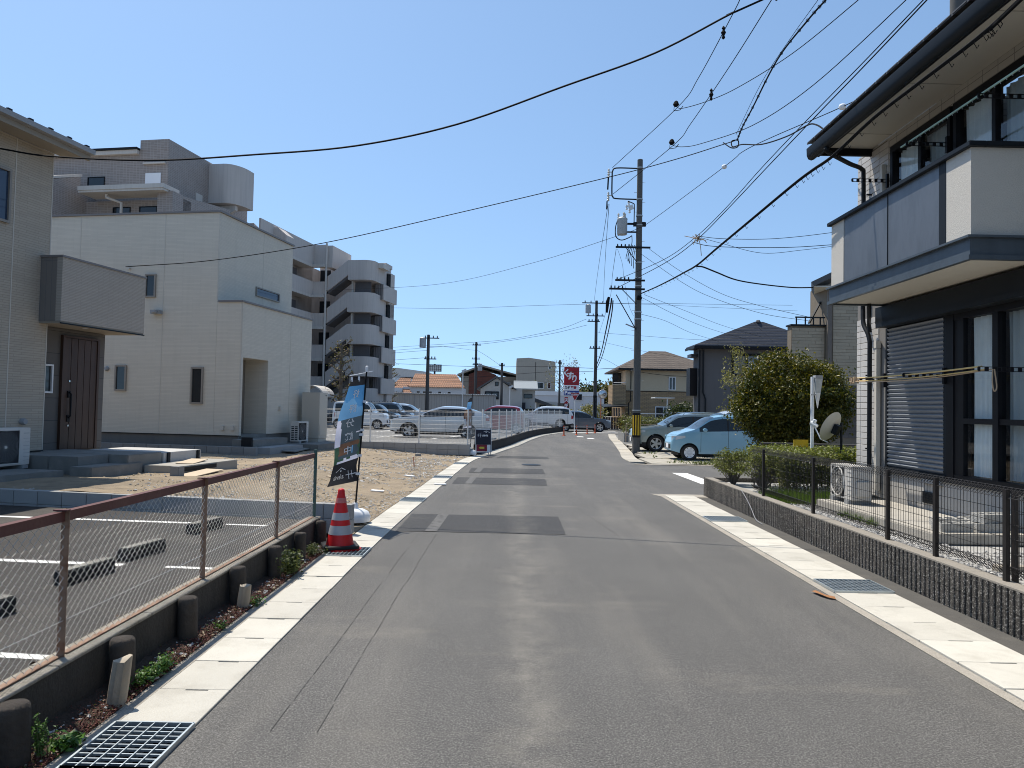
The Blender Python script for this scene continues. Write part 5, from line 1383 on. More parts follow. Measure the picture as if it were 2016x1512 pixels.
# its return along the yard (seen through the front run)
t = thing('mesh_fence', 'black mesh fence crossing the yard behind the cinder blocks', 'fence', (5.2, 6.2, .3))
for x in (4.3, 5.9): MB((5.2, 6.2, .3)).box(x - .018, x + .018, 6.3, 6.34, .3, 1.12).obj('post', M['fence_black'], t)
x = 4.32
while x < 7.2:
    o = link('wire', vwm, t, (x - 5.2, .14, .06), (0, 0, R(90))); x += .05
hx = MB(); hx.tube([(0, 0, 0), (2.9, 0, 0)], .0026, 4, cap=False); hxm = hx.mesh('fence_rod_x', M['fence_black'], recalc=False)
for z in (.12, .24, .36, .48, .60, .72, .78): link('rod', hxm, t, (4.32 - 5.2, .14, z + .03))
o = MB(); o.tube(spline([(4.02, 12.9, .40), (4.035, 12.7, .30), (4.03, 12.4, .16), (3.98, 12.0, .03), (3.95, 11.6, .015)], 6), .006, 5); o = o.obj('loose_wire', M['grey_metal']); tag(o, 'thin loose wire hanging down the ribbed wall', 'wire')
# yard things
o = MB().box(0, 1.10, 0, 3.2, 0, .12).obj('terrace_slab', pm('terrace_concrete', (.40, .375, .33), .9, .12, 2, .3, 60, grain=.1, dirt=(.22, .2, .17), dirtscale=3), bevel=.012); o.location = (4.78, 8.38, .31); tag(o, 'long concrete terrace slab in front of the sliding windows', 'slab')
o = MB().box(0, 2.2, 0, .12, 0, .07).obj('edging_slab', M['kerb'], bevel=.008); o.location = (4.55, 6.9, .30); tag(o, 'narrow concrete edging bar across the gravel yard', 'edging')
def cinder(label, loc, rz, flat=True):
    t = thing('cinder_block', label, 'block', loc, rz, 'cinder blocks on the terrace slab')
    mb = MB(); 
    mb.box(-.195, .195, -.095, -.072, 0, .10); mb.box(-.195, .195, .072, .095, 0, .10)
    for x in (-.195, -.075, .052, .172): mb.box(x, x + .023, -.0719, .0719, 0, .10)
    mb.obj('block', M['cinder'], t)
    return t
M['cinder'] = pm('cinder', (.44, .43, .40), .95, .15, 6, .8, 50, grain=.3)
cb = [('cinder block on its side at the near corner of the terrace slab', (5.12, 8.60, .43), .12), ('cinder block lying at the slab edge under another one', (5.55, 8.62, .43), .05),
      ('cinder block standing behind the near corner block', (5.30, 8.95, .43), -.2), ('upper cinder block of the two stacked ones', (5.62, 8.66, .532), .2), ('cinder block farthest from the fence on the slab', (5.70, 9.1, .43), .4)]
for l_, p_, r_ in cb: 
    o = cinder(l_, p_, r_); o.rotation_euler = (0, 0, r_)
ac_unit('white outdoor unit with a round grille on the east terrace slab', (5.0 + .16, 11.25, .43), R(-90), .74, .56, .30, round_white=True)
# satellite dish
t = thing('satellite_dish', 'white satellite dish on a grey pole beside the tiled house corner', 'satellite dish', (6.02, 13.5, .3))
oD = Vector((6.02, 13.5, .3))
mb = MB(oD); mb.tube([(6.02, 13.5, .3), (6.02, 13.5, 1.6)], .022, 10); mb.box(5.96, 6.08, 13.42, 13.58, .3, .75); mb.obj('mast', M['dark_metal'], t)
ax = Vector((-.50, .74, .42)).normalized(); u_ = ax.cross(Vector((0, 0, 1))).normalized(); v_ = u_.cross(ax)
cd = Vector((5.88, 13.5, 1.50)); mb = MB(oD); n = 28; rings = 5; vs = []; 
for i in range(rings + 1):
    rr = .29 * i / rings
    for k in range(n): vs.append(cd + u_ * rr * math.cos(k * 6.2832 / n) * .95 + v_ * rr * math.sin(k * 6.2832 / n) + ax * (rr * rr * .85))
mb.add(vs, [(i * n + k, i * n + (k + 1) % n, (i + 1) * n + (k + 1) % n, (i + 1) * n + k) for i in range(rings) for k in range(n)])
o = mb.obj('reflector', pm('dish_white', (.60, .60, .57), .5, .05), t, smooth=80, recalc=False)
mb = MB(oD); mb.obox(cd - ax * .06, ax * .05, u_ * .05, v_ * .09); mb.beam(cd - ax * .05, Vector((6.02, 13.5, 1.5)), .04, .05); mb.obj('bracket', M['dark_metal'], t)
lf = cd + ax * .40 - v_ * .12; mb = MB(oD); mb.tube([cd - v_ * .29, cd - v_ * .30 + ax * .15, lf], .012, 8); mb.obj('feed_arm', M['white_metal'], t)
mb = MB(oD); mb.tube([lf - ax * -.05, lf - ax * .09], [.045, .03], 10); mb.tube([lf + v_ * -.06, lf + v_ * .09], .035, 10); mb.obj('feed_horn', M['white_metal'], t, smooth=50)
MB(oD).box(6.04, 6.14, 13.35, 13.45, .82, .98).obj('junction_box', M['grey_metal'], t)
# garden lamp post
t = thing('garden_lamp', 'white post with a pointed glass lantern before the round tree', 'lamp', (5.69, 14, .3))
oL = (5.69, 14, .3)
MB(oL).lathe([(.032, .3), (.032, 2.44), (.03, 2.45)], (5.69, 14, 0), 12).obj('post', M['white_metal'], t, smooth=40)
mb = MB(oL)
def pyr(mb, c, s0, z0, s1, z1): 
    mb.add([(c[0] - s0, c[1] - s0, z0), (c[0] + s0, c[1] - s0, z0), (c[0] + s0, c[1] + s0, z0), (c[0] - s0, c[1] + s0, z0), (c[0] - s1, c[1] - s1, z1), (c[0] + s1, c[1] - s1, z1), (c[0] + s1, c[1] + s1, z1), (c[0] - s1, c[1] + s1, z1)],
           [(0, 3, 2, 1), (4, 5, 6, 7), (0, 1, 5, 4), (1, 2, 6, 5), (2, 3, 7, 6), (3, 0, 4, 7)])
pyr(mb, (5.79, 14), .004, 1.86, .04, 2.15); mb.obj('finial', M['white_metal'], t)
mb = MB(oL); pyr(mb, (5.79, 14), .041, 2.152, .068, 2.42); mb.obj('lantern_glass', pm('lantern_glass', (.42, .45, .46), .12, .3, 9, spec=.7), t)
mb = MB(oL); pyr(mb, (5.79, 14), .072, 2.422, .066, 2.48); mb.box(5.70, 5.73, 13.985, 14.015, 2.38, 2.41); mb.box(5.66, 5.745, 13.97, 14.03, 2.10, 2.13); mb.obj('lantern_frame', M['grey_metal'], t)
# striped barrier leaning on the tiled corner
t = thing('barrier_board', 'black and yellow folding barrier leaning by the tiled house corner', 'barrier', (6.3, 13.2, .3))
oB_ = (6.3, 13.2, .3)
for k in range(4):
    f0, f1 = k / 4, (k + 1) / 4; p0 = Vector((6.18, 13.15, .35)); p1 = Vector((6.36, 13.15, 2.25))
    a, c_ = p0.lerp(p1, f0), p0.lerp(p1, f1); MB(oB_).prism([a + Vector((-.10 + .03 * f0, 0, 0)), a + Vector((.10, 0, 0)), c_ + Vector((.10, 0, 0)), c_ + Vector((-.10 + .03 * f1, 0, 0))], (0, .02, 0)).obj('stripe', M['black_metal'] if k % 2 else M['yellow'], t)
for k in range(3):
    f0, f1 = k / 3, (k + 1) / 3; p0 = Vector((6.40, 13.35, .35)); p1 = Vector((6.44, 13.2, 1.75)); a, c_ = p0.lerp(p1, f0), p0.lerp(p1, f1)
    MB(oB_).prism([a + Vector((-.12, 0, 0)), a + Vector((.12, 0, 0)), c_ + Vector((.12, 0, 0)), c_ + Vector((-.12, 0, 0))], (0, .02, 0)).obj('stripe', M['yellow'] if k % 2 == 0 else M['black_metal'], t)
o = MB().box(5.52, 5.80, 14.45, 14.47, 1.06, 1.24).obj('yellow_notice', M['yellow']); tag(o, 'small yellow notice plate above the hedge behind the lamp post', 'notice')
t = thing('garden_railing', 'low grey metal railing behind the hedge under the round tree', 'fence', (7, 16.8, 0))
mb = MB((7, 16.8, 0)); mb.tube([(5.7, 16.9, 1.06), (9.5, 16.6, 1.06)], .022, 8); mb.obj('rail', M['pole_dark'], t)
for k in range(8): MB((7, 16.8, 0)).tube([(5.72 + k * .52, 16.9 - k * .041, 0), (5.72 + k * .52, 16.9 - k * .041, 1.05)], .014, 6).obj('post', M['pole_dark'], t)

# ------------------------------------------------------------------ plants
def clumps(mb, c, r, nc, nl, size, cr=.22, up=.25, shell=.55, long=1.7, bottom=-1.0):
    """leaf clumps spread through an uneven ellipsoid: c centre, r radii"""
    c = Vector(c); sd = rnd.uniform(0, 50)
    for _ in range(nc):
        d = Vector((rnd.gauss(0, 1), rnd.gauss(0, 1), rnd.gauss(0, 1))); d.normalize()
        if d.z < bottom: d.z *= -.5
        k = (shell + (1 - shell) * rnd.random() ** .6) * (1 + .22 * MN.noise(d * 1.8 + Vector((sd, 0, 0))))
        p = c + Vector((d.x * r[0], d.y * r[1], d.z * r[2])) * k
        w = cr * rnd.uniform(.6, 1.3)
        for _ in range(nl):
            q = p + Vector((rnd.gauss(0, w), rnd.gauss(0, w), rnd.gauss(0, w * .7)))
            leaf(mb, q, size * rnd.uniform(.65, 1.3), up, long)
def branches(mb, base, tips, r0, r1, bend=.15):
    for tp in tips:
        b0 = Vector(base); t1 = Vector(tp); m1 = b0.lerp(t1, .45) + Vector((rnd.gauss(0, bend), rnd.gauss(0, bend), abs(rnd.gauss(0, bend))))
        mb.tube(spline([b0, m1, t1], 4), [r0 + (r1 - r0) * k / 8 for k in range(9)], 6)
M['bark'] = pm('bark', (.13, .105, .08), .9, .3, 12, .6, 40)
M['leaf_round'] = leafmat('leaf_glossy', (.032, .055, .010), (.10, .10, .014), (.25, .20, .024), 2.2)
M['leaf_hedge'] = leafmat('leaf_hedge', (.075, .095, .03), (.13, .135, .05), (.19, .21, .05), 4)
M['leaf_lime'] = leafmat('leaf_lime', (.16, .20, .035), (.24, .27, .05), (.28, .29, .08), 4)
M['leaf_dark'] = leafmat('leaf_dark', (.018, .035, .012), (.04, .06, .018), (.07, .09, .03), 1.5)
M['leaf_yellow'] = leafmat('leaf_yellow', (.16, .16, .05), (.23, .22, .08), (.29, .27, .13), 2)
M['leaf_brown'] = leafmat('leaf_rusty', (.10, .10, .03), (.18, .14, .05), (.16, .11, .04), .4)
M['leaf_bud'] = leafmat('leaf_bud', (.12, .10, .04), (.16, .13, .05), (.10, .12, .04), 4)
M['twig'] = pm('twig_grey', (.16, .14, .12), .9, .2, 20)

t = thing('round_tree', 'dense round clipped tree beside the light blue car', 'tree', (7.5, 19.6, 0))
o_ = (7.5, 19.6, 0)
mb = MB(o_); branches(mb, (7.6, 19.5, -.05), [(7.55, 19.5, 1.2)], .07, .05, .03); branches(mb, (7.56, 19.5, 1.0), [(7.0, 19.2, 2.3), (7.9, 19.3, 2.4), (7.4, 19.9, 2.6), (8.3, 19.6, 2.2), (7.3, 19.0, 1.9)], .045, .012); mb.obj('trunk', M['bark'], t, smooth=60)
mb = MB(o_)
clumps(mb, (7.45, 19.7, 2.02), (1.38, 1.15, 1.22), 620, 46, .050, .13, .3, .80)
clumps(mb, (7.5, 19.7, 2.05), (1.6, 1.35, 1.42), 46, 26, .05, .10, .3, .93, bottom=-.3)
clumps(mb, (8.25, 19.8, 2.1), (.75, .8, .95), 220, 42, .050, .13, .3, .72)
clumps(mb, (6.75, 19.6, 1.75), (.65, .8, .85), 180, 42, .05, .13, .3, .72)
clumps(mb, (7.45, 19.7, 1.9), (1.15, .9, .95), 130, 34, .06, .2, .2, .2)
mb.obj('crown', M['leaf_round'], t, recalc=False)

# clipped hedge along the yard, with a twiggy end
t = thing('clipped_hedge', 'clipped azalea hedge behind the black fence and dish', 'hedge', (5.6, 14, .3))
o_ = (5.6, 14, .3); mb = MB(o_); ml = MB(o_); st = MB(o_)
for _ in range(1700):
    x, y = rnd.uniform(4.75, 7.4), rnd.uniform(13.0, 15.0)
    if rnd.random() < .55: z = 1.02 + rnd.gauss(0, .025); 
    else: z = rnd.uniform(.45, 1.0); y = 12.95 + abs(rnd.gauss(0, .1)) if rnd.random() < .7 else y
    for _k in range(24): leaf(ml if (z > .97 and rnd.random() < .55) else mb, Vector((x + rnd.gauss(0, .07), y + rnd.gauss(0, .07), z + rnd.gauss(0, .035))), rnd.uniform(.02, .038), .5)
for _ in range(70):
    x, y = rnd.uniform(4.8, 7.3), rnd.uniform(12.95, 15); branches(st, (x, y, .28), [(x + rnd.gauss(0, .12), y + rnd.gauss(0, .12), .9)], .012, .004, .04)
mb.obj('foliage', M['leaf_hedge'], t, recalc=False); ml.obj('new_growth', M['leaf_lime'], t, recalc=False); st.obj('stem', M['twig'], t)
for i, (x, y, z, r_, n, lb) in enumerate([(4.46, 14.8, .70, .42, 120, 'twiggy grey azalea bush at the corner of the ribbed wall'), (4.68, 13.75, .72, .36, 110, 'azalea bush between the wall corner bush and the hedge')]):
    t = thing('azalea_bush', lb, 'bush', (x, y, .3)); o_ = (x, y, .3); mb = MB(o_); ml = MB(o_); st = MB(o_)
    tips = []
    for _ in range(46):
        a = rnd.uniform(0, 6.28); tip = (x + r_ * 1.05 * math.cos(a) * rnd.random() ** .5, y + r_ * math.sin(a) * rnd.random() ** .5, z + rnd.uniform(-.12, .27)); tips.append(tip)
    branches(st, (x, y, .28), tips, .012, .003, .06)
    for tp in tips:
        for _k in range(75): leaf(mb if rnd.random() < .75 else ml, Vector(tp) + Vector((rnd.gauss(0, .06), rnd.gauss(0, .06), rnd.gauss(0, .035))), rnd.uniform(.018, .034), .5)
    for _ in range(n):
        pass
    mb.obj('foliage', M['leaf_hedge'], t, recalc=False); ml.obj('new_growth', M['leaf_lime'], t, recalc=False); st.obj('stem', M['twig'], t)
gm = MB()
for _ in range(5200):
    if rnd.random() < .8: x, y = rnd.uniform(4.3, 5.6), rnd.uniform(11.7, 12.95); h_ = rnd.uniform(.08, .20)
    else: x, y = rnd.choice(((4.74, rnd.uniform(9.6, 10.6)), (5.85, rnd.uniform(10.0, 11.3)), (5.2, 11.7))); x += rnd.gauss(0, .03); h_ = rnd.uniform(.04, .14)
    a = rnd.uniform(0, 6.28); w = .005; dx, dy = math.cos(a) * w, math.sin(a) * w; lx, ly = rnd.gauss(0, .04), rnd.gauss(0, .04)
    gm.add([(x - dx, y - dy, .30), (x + dx, y + dy, .30), (x + lx, y + ly, .30 + h_)], [(0, 1, 2)])
gm.obj('grass', leafmat('grass_blade', (.07, .14, .02), (.12, .19, .03), (.16, .22, .05), 6), recalc=False, kind='stuff')
wm = MB()
for _ in range(2600):
    x = rnd.uniform(5.2, 12); y = 24.0 + abs(rnd.gauss(0, .5)) if rnd.random() < .6 else rnd.choice((24.3, 27.0, 29.7)) + rnd.gauss(0, .12)
    if nz(x, y, 1.1, 8) < .0: continue
    leaf(wm, Vector((x, y, .03 + rnd.uniform(0, .08))), rnd.uniform(.03, .07), .4)
wm.obj('weeds', M['weed_olive'], recalc=False, kind='stuff')

def airy_tree(label, base, h, spread, n, size, mat, tips=16, tr=.03, name='young_tree', nl=14, cr=.14):
    t = thing(name, label, 'tree', base); b0 = Vector(base); st = MB(base); lf_ = MB(base)
    st.tube([b0, b0 + Vector((.02, 0, h * .45)), b0 + Vector((.05, .03, h * .8))], [tr, tr * .7, tr * .3], 6)
    tl = []
    for _ in range(tips):
        a = rnd.uniform(0, 6.28); f = rnd.uniform(.35, 1); rr = spread * math.sin(math.pi * min(f, .97) ** 1.2) ** .6 * rnd.uniform(.4, 1)
        p = b0 + Vector((rr * math.cos(a), rr * math.sin(a), h * f)); tl.append(p)
        branches(st, b0 + Vector((0, 0, h * f * .62)), [p], tr * .4, .004, .06)
    for p in tl:
        for _ in range(max(1, n // tips // nl)):
            q = p + Vector((rnd.gauss(0, spread * .16), rnd.gauss(0, spread * .16), rnd.gauss(0, spread * .13)))
            for _k in range(nl): leaf(lf_, q + Vector((rnd.gauss(0, cr), rnd.gauss(0, cr), rnd.gauss(0, cr * .7))), size * rnd.uniform(.6, 1.3), .3)
    st.obj('trunk', M['twig'], t); lf_.obj('crown', mat, t, recalc=False)
    return t
airy_tree('thin young tree with yellow green leaves before the grey house', (9.45, 30.5, 0), 4.35, 1.15, 1700, .06, M['leaf_yellow'], 22, .05, nl=10, cr=.10)
def bushy(label, base, r, nc, nl, size, mat, name='bush', cat='bush', cr=.3, trunk=True, shell=.55):
    t = thing(name, label, cat, base); b0 = Vector(base)
    if trunk:
        st = MB(base); st.tube([b0, b0 + Vector((0, 0, r[2] * 1.1))], [.09, .05], 6); branches(st, b0 + Vector((0, 0, r[2] * .6)), [b0 + Vector((rnd.gauss(0, r[0] * .4), rnd.gauss(0, r[1] * .4), r[2] * 1.4)) for _ in range(4)], .05, .015); st.obj('trunk', M['bark'], t)
    mb = MB(base); clumps(mb, b0 + Vector((0, 0, r[2] * (1.0 if not trunk else 1.25))), r, nc, nl, size, cr, .3, shell); mb.obj('crown', mat, t, recalc=False)
bushy('dark evergreen tree between the brown house and the grey house', (11.0, 46.5, 0), (1.35, 1.1, .95), 150, 26, .10, M['leaf_dark'], 'garden_tree', 'tree', .26)
bushy('tall rusty green tree beyond the crossing beside the brown house', (17.5, 118, 0), (3.0, 3, 3.1), 120, 30, .35, M['leaf_brown'], 'background_tree', 'tree', .7)
bushy('dark green tree beyond the crossing behind the dark utility pole', (13.2, 121, 0), (2.8, 2.5, 2.5), 110, 30, .35, M['leaf_dark'], 'background_tree', 'tree', .7)
for i, (x, y, r_, lb) in enumerate([(5.2, 78, (2.0, 1.3, .85), 'yellow green bush below the vertical red pharmacy banner'), (8.7, 79, (1.25, 1.2, 1.15), 'yellow green bush left of the dark utility pole at the crossing'), (2.6, 77, (1.4, 1.2, .7), 'low yellow green bush behind the white wagon')]):
    bushy(lb, (x, y, 0), r_, 60, 26, .13, M['leaf_yellow'] if i != 2 else M['leaf_hedge'], 'shrub', 'shrub', .3, False)
bushy('dark rusty shrub at the foot of the brown house by the crossing', (10.3, 63.5, 0), (1.1, .8, .7), 50, 24, .12, M['leaf_brown'], 'shrub', 'shrub', .3, False)
airy_tree('bare grey tree rising behind the red pharmacy sign', (8.2, 112, 0), 9.2, 3.4, 900, .14, M['leaf_bud'], 60, .16, 'bare_tree', 5, .3)

# hard pruned trees by the apartment block
def pruned(label, base, h, mat):
    t = thing('pruned_tree', label, 'tree', base); b0 = Vector(base); st = MB(base); lf_ = MB(base)
    st.tube([b0, b0 + Vector((.03, 0, h * .5)), b0 + Vector((.0, 0, h))], [.16, .13, .08], 8)
    for k in range(30):
        f = .28 + .72 * k / 30; a = k * 2.4; L = rnd.uniform(.5, 1.15) * (1.15 - .6 * f)
        s0 = b0 + Vector((0, 0, h * f)); e = s0 + Vector((math.cos(a) * L, math.sin(a) * L, rnd.uniform(.15, .5)))
        st.tube([s0, s0.lerp(e, .6) - Vector((0, 0, .05)), e], [.05, .04, .055], 5); st.lathe([(.03, -.08), (.10, 0), (.03, .09)], tuple(e), 6)
        for _ in range(16): leaf(lf_, e + Vector((rnd.gauss(0, .16), rnd.gauss(0, .16), rnd.gauss(.05, .12))), rnd.uniform(.06, .11), .3)
    st.obj('trunk', M['bark'], t); lf_.obj('crown', M['leaf_bud'], t, recalc=False)
pruned('hard pruned knobbly tree before the apartment stairs behind the sales flag', (-11.6, 50, .1), 5.7, None)
pruned('hard pruned knobbly tree at the east corner of the apartment block', (-12.0, 72, 0), 5.5, None)

# ------------------------------------------------------------------ cars (nose toward local -x, ground at z=0)
def lathe_mesh(prof, n, axis, name, mat, cap=True):
    mb = MB(); mb.lathe(prof, n=n, axis=axis, cap=cap); return mb.mesh(name, mat, smooth=45)
def make_wheel(r, w, spokes, rim_mat, key):
    tm_ = lathe_mesh([(r * .66, -w / 2 + .02), (r * .9, -w / 2), (r, -w / 2 + .03), (r, w / 2 - .03), (r * .9, w / 2), (r * .66, w / 2 - .02)], 30, 'y', 'tyre', M['tyre'], False)
    mb = MB(); rr = r * .67; yf = -w / 2 + .028
    mb.lathe([(rr, -w / 2 + .015), (rr * .93, -w / 2 + .02), (rr * .92, -w / 2 + .07)], n=30, axis='y', cap=False)
    for k in range(spokes):
        a = 6.2832 * k / spokes; d = Vector((math.cos(a), 0, math.sin(a))); s = Vector((-math.sin(a), 0, math.cos(a)))
        wi, wo = (rr * .17, rr * .24) if key == 'alloy' else (rr * .30, rr * .24)
        p = [d * rr * .12 - s * wi, d * rr * .95 - s * wo, d * rr * .95 + s * wo, d * rr * .12 + s * wi]
        mb.prism([v + Vector((0, yf, 0)) for v in p], (0, .02, 0))
    mb.lathe([(rr * .2, yf - .006), (rr * .24, yf + .02)], n=14, axis='y')
    rm_ = mb.mesh('rim', rim_mat)
    bk = MB(); bk.lathe([(rr * .92, -w / 2 + .07), (rr * .92, -w / 2 + .08)], n=24, axis='y'); bkm = bk.mesh('brake', M['rubber'])
    return tm_, rm_, bkm
def car(label, loc, rotz, mat, L, Wd, keys, belt, sill=.24, wheels=(.62, 3.05), wr=.29, win_x=(), pillars=(), ws=(), rs=(), tumble=.20, spokes=8, alloy=True, rails=False, tailz=(.75, 1.0), headz=(.62, .78), plate_front=True, group=None, cat='car', name='parked_car', dark_lower=.0):
    """keys: roof line (x from nose, z); belt: window sill line; ws / rs: x range of windscreen / rear window; win_x: x range of side glass"""
    t = thing(name, label, cat, loc, rotz, group)
    N = 76; N1, N2, N3 = 9, 6, 6
    xs = sorted(set([L * i / N for i in range(N + 1)] + list(ws) + list(rs) + list(win_x) + [p_ + d for p_ in pillars for d in (-.035, .035)]))
    xs = [x for i, x in enumerate(xs) if i == 0 or x - xs[i - 1] > .004]
    hw = Wd / 2
    plan = [(0, .66), (.06, .80), (.18, .90), (.45, .97), (.9, 1.0), (L - .8, 1.0), (L - .3, .965), (L - .08, .90), (L, .82)]
    cols = []
    zmax = max(z for x, z in keys)
    for x in xs:
        w = hw * sinterp(plan, x); zt = sinterp(keys, x); zb = min(interp(belt, x), zt - .04); zs = sill + .10 * max(0, 1 - x / .35) + .10 * max(0, 1 - (L - x) / .35)
        col = []
        for k in range(N1 + 1):
            f = k / N1; bul = 1 - .05 * (1 - f) ** 2.2 - .025 * max(0, f - .55) ** 1.5 + .010 * math.exp(-((f - .62) / .06) ** 2)
            col.append((x, w * bul * .985, zs + (zb - zs) * f))
        wbelt = col[-1][1]; ze = zb + (zt - zb) * .90; we = wbelt - hw * tumble * 1.15 * (ze - zb) / .55 * 1.0
        for k in range(1, N2 + 1):
            f = k / N2; col.append((x, wbelt + (we - wbelt) * (f * .9 + .1 * f * f), zb + (ze - zb) * f))
        for k in range(1, N3 + 1):
            f = k / N3; col.append((x, we * (1 - f), ze + (zt - ze) * math.sin(f * math.pi / 2) ** .8))
        cols.append(col)
    nv_ = len(cols[0])
    full = []
    for col in cols:
        full.append([list(p) for p in col] + [[p[0], -p[1], p[2]] for p in col[-2::-1]])
    nf = len(full[0]); Ra = wr * 1.17
    wc = [(wheels[0], wr), (wheels[1], wr)]
    gone = set(); edge = set(); kept = set()
    for i in range(len(xs) - 1):
        for j in range(nf - 1):
            jj = min(j, nf - 2 - j)
            cx = (full[i][j][0] + full[i + 1][j][0]) / 2; cz = (full[i][j][2] + full[i][j + 1][2] + full[i + 1][j][2] + full[i + 1][j + 1][2]) / 4
            if jj < N1 and any(math.hypot(cx - a, cz - b_) < Ra for a, b_ in wc): gone.add((i, j))
    vs_g = {(i + a, j + b_) for i, j in gone for a in (0, 1) for b_ in (0, 1)}
    vs_k = {(i + a, j + b_) for i in range(len(xs) - 1) for j in range(nf - 1) if (i, j) not in gone for a in (0, 1) for b_ in (0, 1)}
    for (i, j) in vs_g & vs_k:
        p = full[i][j]; a, b_ = min(wc, key=lambda c: math.hypot(p[0] - c[0], p[2] - c[1])); d = math.hypot(p[0] - a, p[2] - b_)
        if d > 1e-4: p[0] = a + (p[0] - a) * Ra / d; p[2] = b_ + (p[2] - b_) * Ra / d
    parts = {}
    ed = [win_x[0]] + list(pillars) + [win_x[1]]
    for i in range(len(xs) - 1):
        xm = (xs[i] + xs[i + 1]) / 2
        for j in range(nf - 1):
            if (i, j) in gone: continue
            jj = min(j, nf - 2 - j); side = 0 if j < nf / 2 - 1 else 1
            key = 'body'
            if N1 <= jj < N1 + N2 - 1 and win_x[0] < xm < win_x[1]:
                q = [k for k in range(len(ed) - 1) if ed[k] < xm < ed[k + 1]]
                key = ('side_window', q[0], side)
                if any(abs(xm - p_) < .035 for p_ in pillars): key = 'pillar'
            elif jj >= N1 + N2 and ws[0] < xm < ws[1]: key = 'windscreen'
            elif jj >= N1 + N2 and rs and rs[0] < xm < rs[1]: key = 'rear_window'
            elif rs and L - xm < .02 and False: key = 'body'
            elif dark_lower and jj < N1 and (full[i][j][2] + full[i][j + 1][2]) / 2 < dark_lower: key = 'lower_trim'
            parts.setdefault(key, []).append((i, j))
    for key, fs in parts.items():
        mb = MB(); ids = {}; faces = []
        for (i, j) in fs:
            f = []
            for c in ((i, j), (i + 1, j), (i + 1, j + 1), (i, j + 1)):
                if c not in ids: ids[c] = len(ids)
                f.append(ids[c])
            faces.append(f)
        mb.add([tuple(full[i][j]) for (i, j) in ids], faces)
        nm = key if isinstance(key, str) else key[0]
        if nm == 'body':
            for i in (0, len(xs) - 1): mb.add([tuple(p) for p in full[i]], [tuple(range(nf))])
        mb.obj(nm, {'body': mat, 'pillar': M['rubber'], 'lower_trim': M['rubber']}.get(nm, M['carglass']), t, smooth=38, recalc=True)
    # underbody and wheels
    MB().box(.25, L - .25, -hw + .26, hw - .26, .17, .62).obj('underbody', M['rubber'], t)
    tm_, rm_, bkm = make_wheel(wr, .19, spokes, M['alloy'] if alloy else M['white_plastic'], 'alloy' if alloy else 'cap')
    for x in wheels:
        for sy in (-1, 1):
            wo_ = link('wheel', bkm, t, (x, sy * (hw - .115), wr), (0, 0, 0 if sy < 0 else math.pi))
            link('tyre', tm_, wo_); link('rim', rm_, wo_)
    def yside(x, z): 
        i = min(range(len(xs)), key=lambda k: abs(xs[k] - x)); col = cols[i]
        for a, b_ in zip(col, col[1:]):
            if a[2] <= z <= b_[2]: return a[1] + (b_[1] - a[1]) * (z - a[2]) / (b_[2] - a[2] + 1e-9)
        return col[N1][1]
    # lights, mirrors, seams, handles, plates
    def frontx(y, z, front=True):
        best = 0 if front else L
        for k, col in (enumerate(cols) if front else reversed(list(enumerate(cols)))):
            zt = col[-1][2]; yw = max(p[1] for p in col if p[2] <= z + .02) if any(p[2] <= z + .02 for p in col) else 0
            if zt >= z and yw >= abs(y): return xs[k]
        return best
    for sy in (-1, 1):
        mb = MB(); n = 9; grid_ = []
        for a in range(n + 1):
            x = .012 + .44 * a / n
            row = []
            for b_ in range(4):
                z = headz[0] + .10 * a / n + (headz[1] - headz[0]) * (1 - .55 * a / n) * b_ / 3
                row.append((x - .004, sy * (yside(x, z) + .007), z))
            grid_.append(row)
        mb.add([p for r_ in grid_ for p in r_], [(a * 4 + b_, (a + 1) * 4 + b_, (a + 1) * 4 + b_ + 1, a * 4 + b_ + 1) for a in range(n) for b_ in range(3)])
        mb.obj('headlight', M['lamp_lens'], t, smooth=60)
        mb = MB(); x1 = L - .10; 
        z0, z1 = tailz
        vs = []
        for z in (z0, (z0 + z1) / 2, z1):
            for (xo, yo) in ((L - .22, 1), (L - .06, 1), (L + .004, .8)):
                yy2 = yside(min(xo, L), z) + .008 if yo == 1 else hw * .66
                xq = xo if yo == 1 else frontx(hw * .66, z, False) + .01
                vs.append((xq, sy * yy2, z))
        mb.add(vs, [(a * 3 + b_, a * 3 + b_ + 1, (a + 1) * 3 + b_ + 1, (a + 1) * 3 + b_) for a in range(2) for b_ in range(2)]); mb.obj('tail_light', M['red_lens'], t)
        xm = win_x[0] + .16; zm = interp(belt, xm) + .06; ym = yside(xm, zm - .08)
        mb = MB(); mb.lathe([(.03, 0), (.085, .02), (.095, .10), (.07, .17), (.02, .19)], (0, 0, 0), 12)
        for v in mb.v: v.x, v.y, v.z = v.x * .8, v.z, v.y * .75
        mo = mb.obj('mirror', mat, t, smooth=50); mo.location = (xm, sy * ym if sy > 0 else -ym - .19, zm)
        if sy < 0: pass
        sm_ = MB()
        for x in [win_x[0] + .05] + list(pillars) + ([win_x[1] - .1] if len(pillars) else []):
            zb = interp(belt, x); z0 = sill + .06
            if min(abs(x - w_) for w_ in wheels) < Ra: z0 = wr + Ra * .75
            pts = [(x, sy * (yside(x, z0 + (zb - z0) * k / 8) + .003), z0 + (zb - z0) * k / 8) for k in range(9)]
            sm_.tube(pts, .005, 4)
        sm_.obj('door_seam', M['rubber'], t)
        for x in [p_ - .16 for p_ in pillars] + ([win_x[1] - .35] if len(pillars) else []):
            z = interp(belt, x) - .11; y = yside(x, z); MB().box(x - .09, x + .09, sy * y - .02, sy * y + .02, z - .016, z + .016).obj('door_handle', mat, t, bevel=.006)
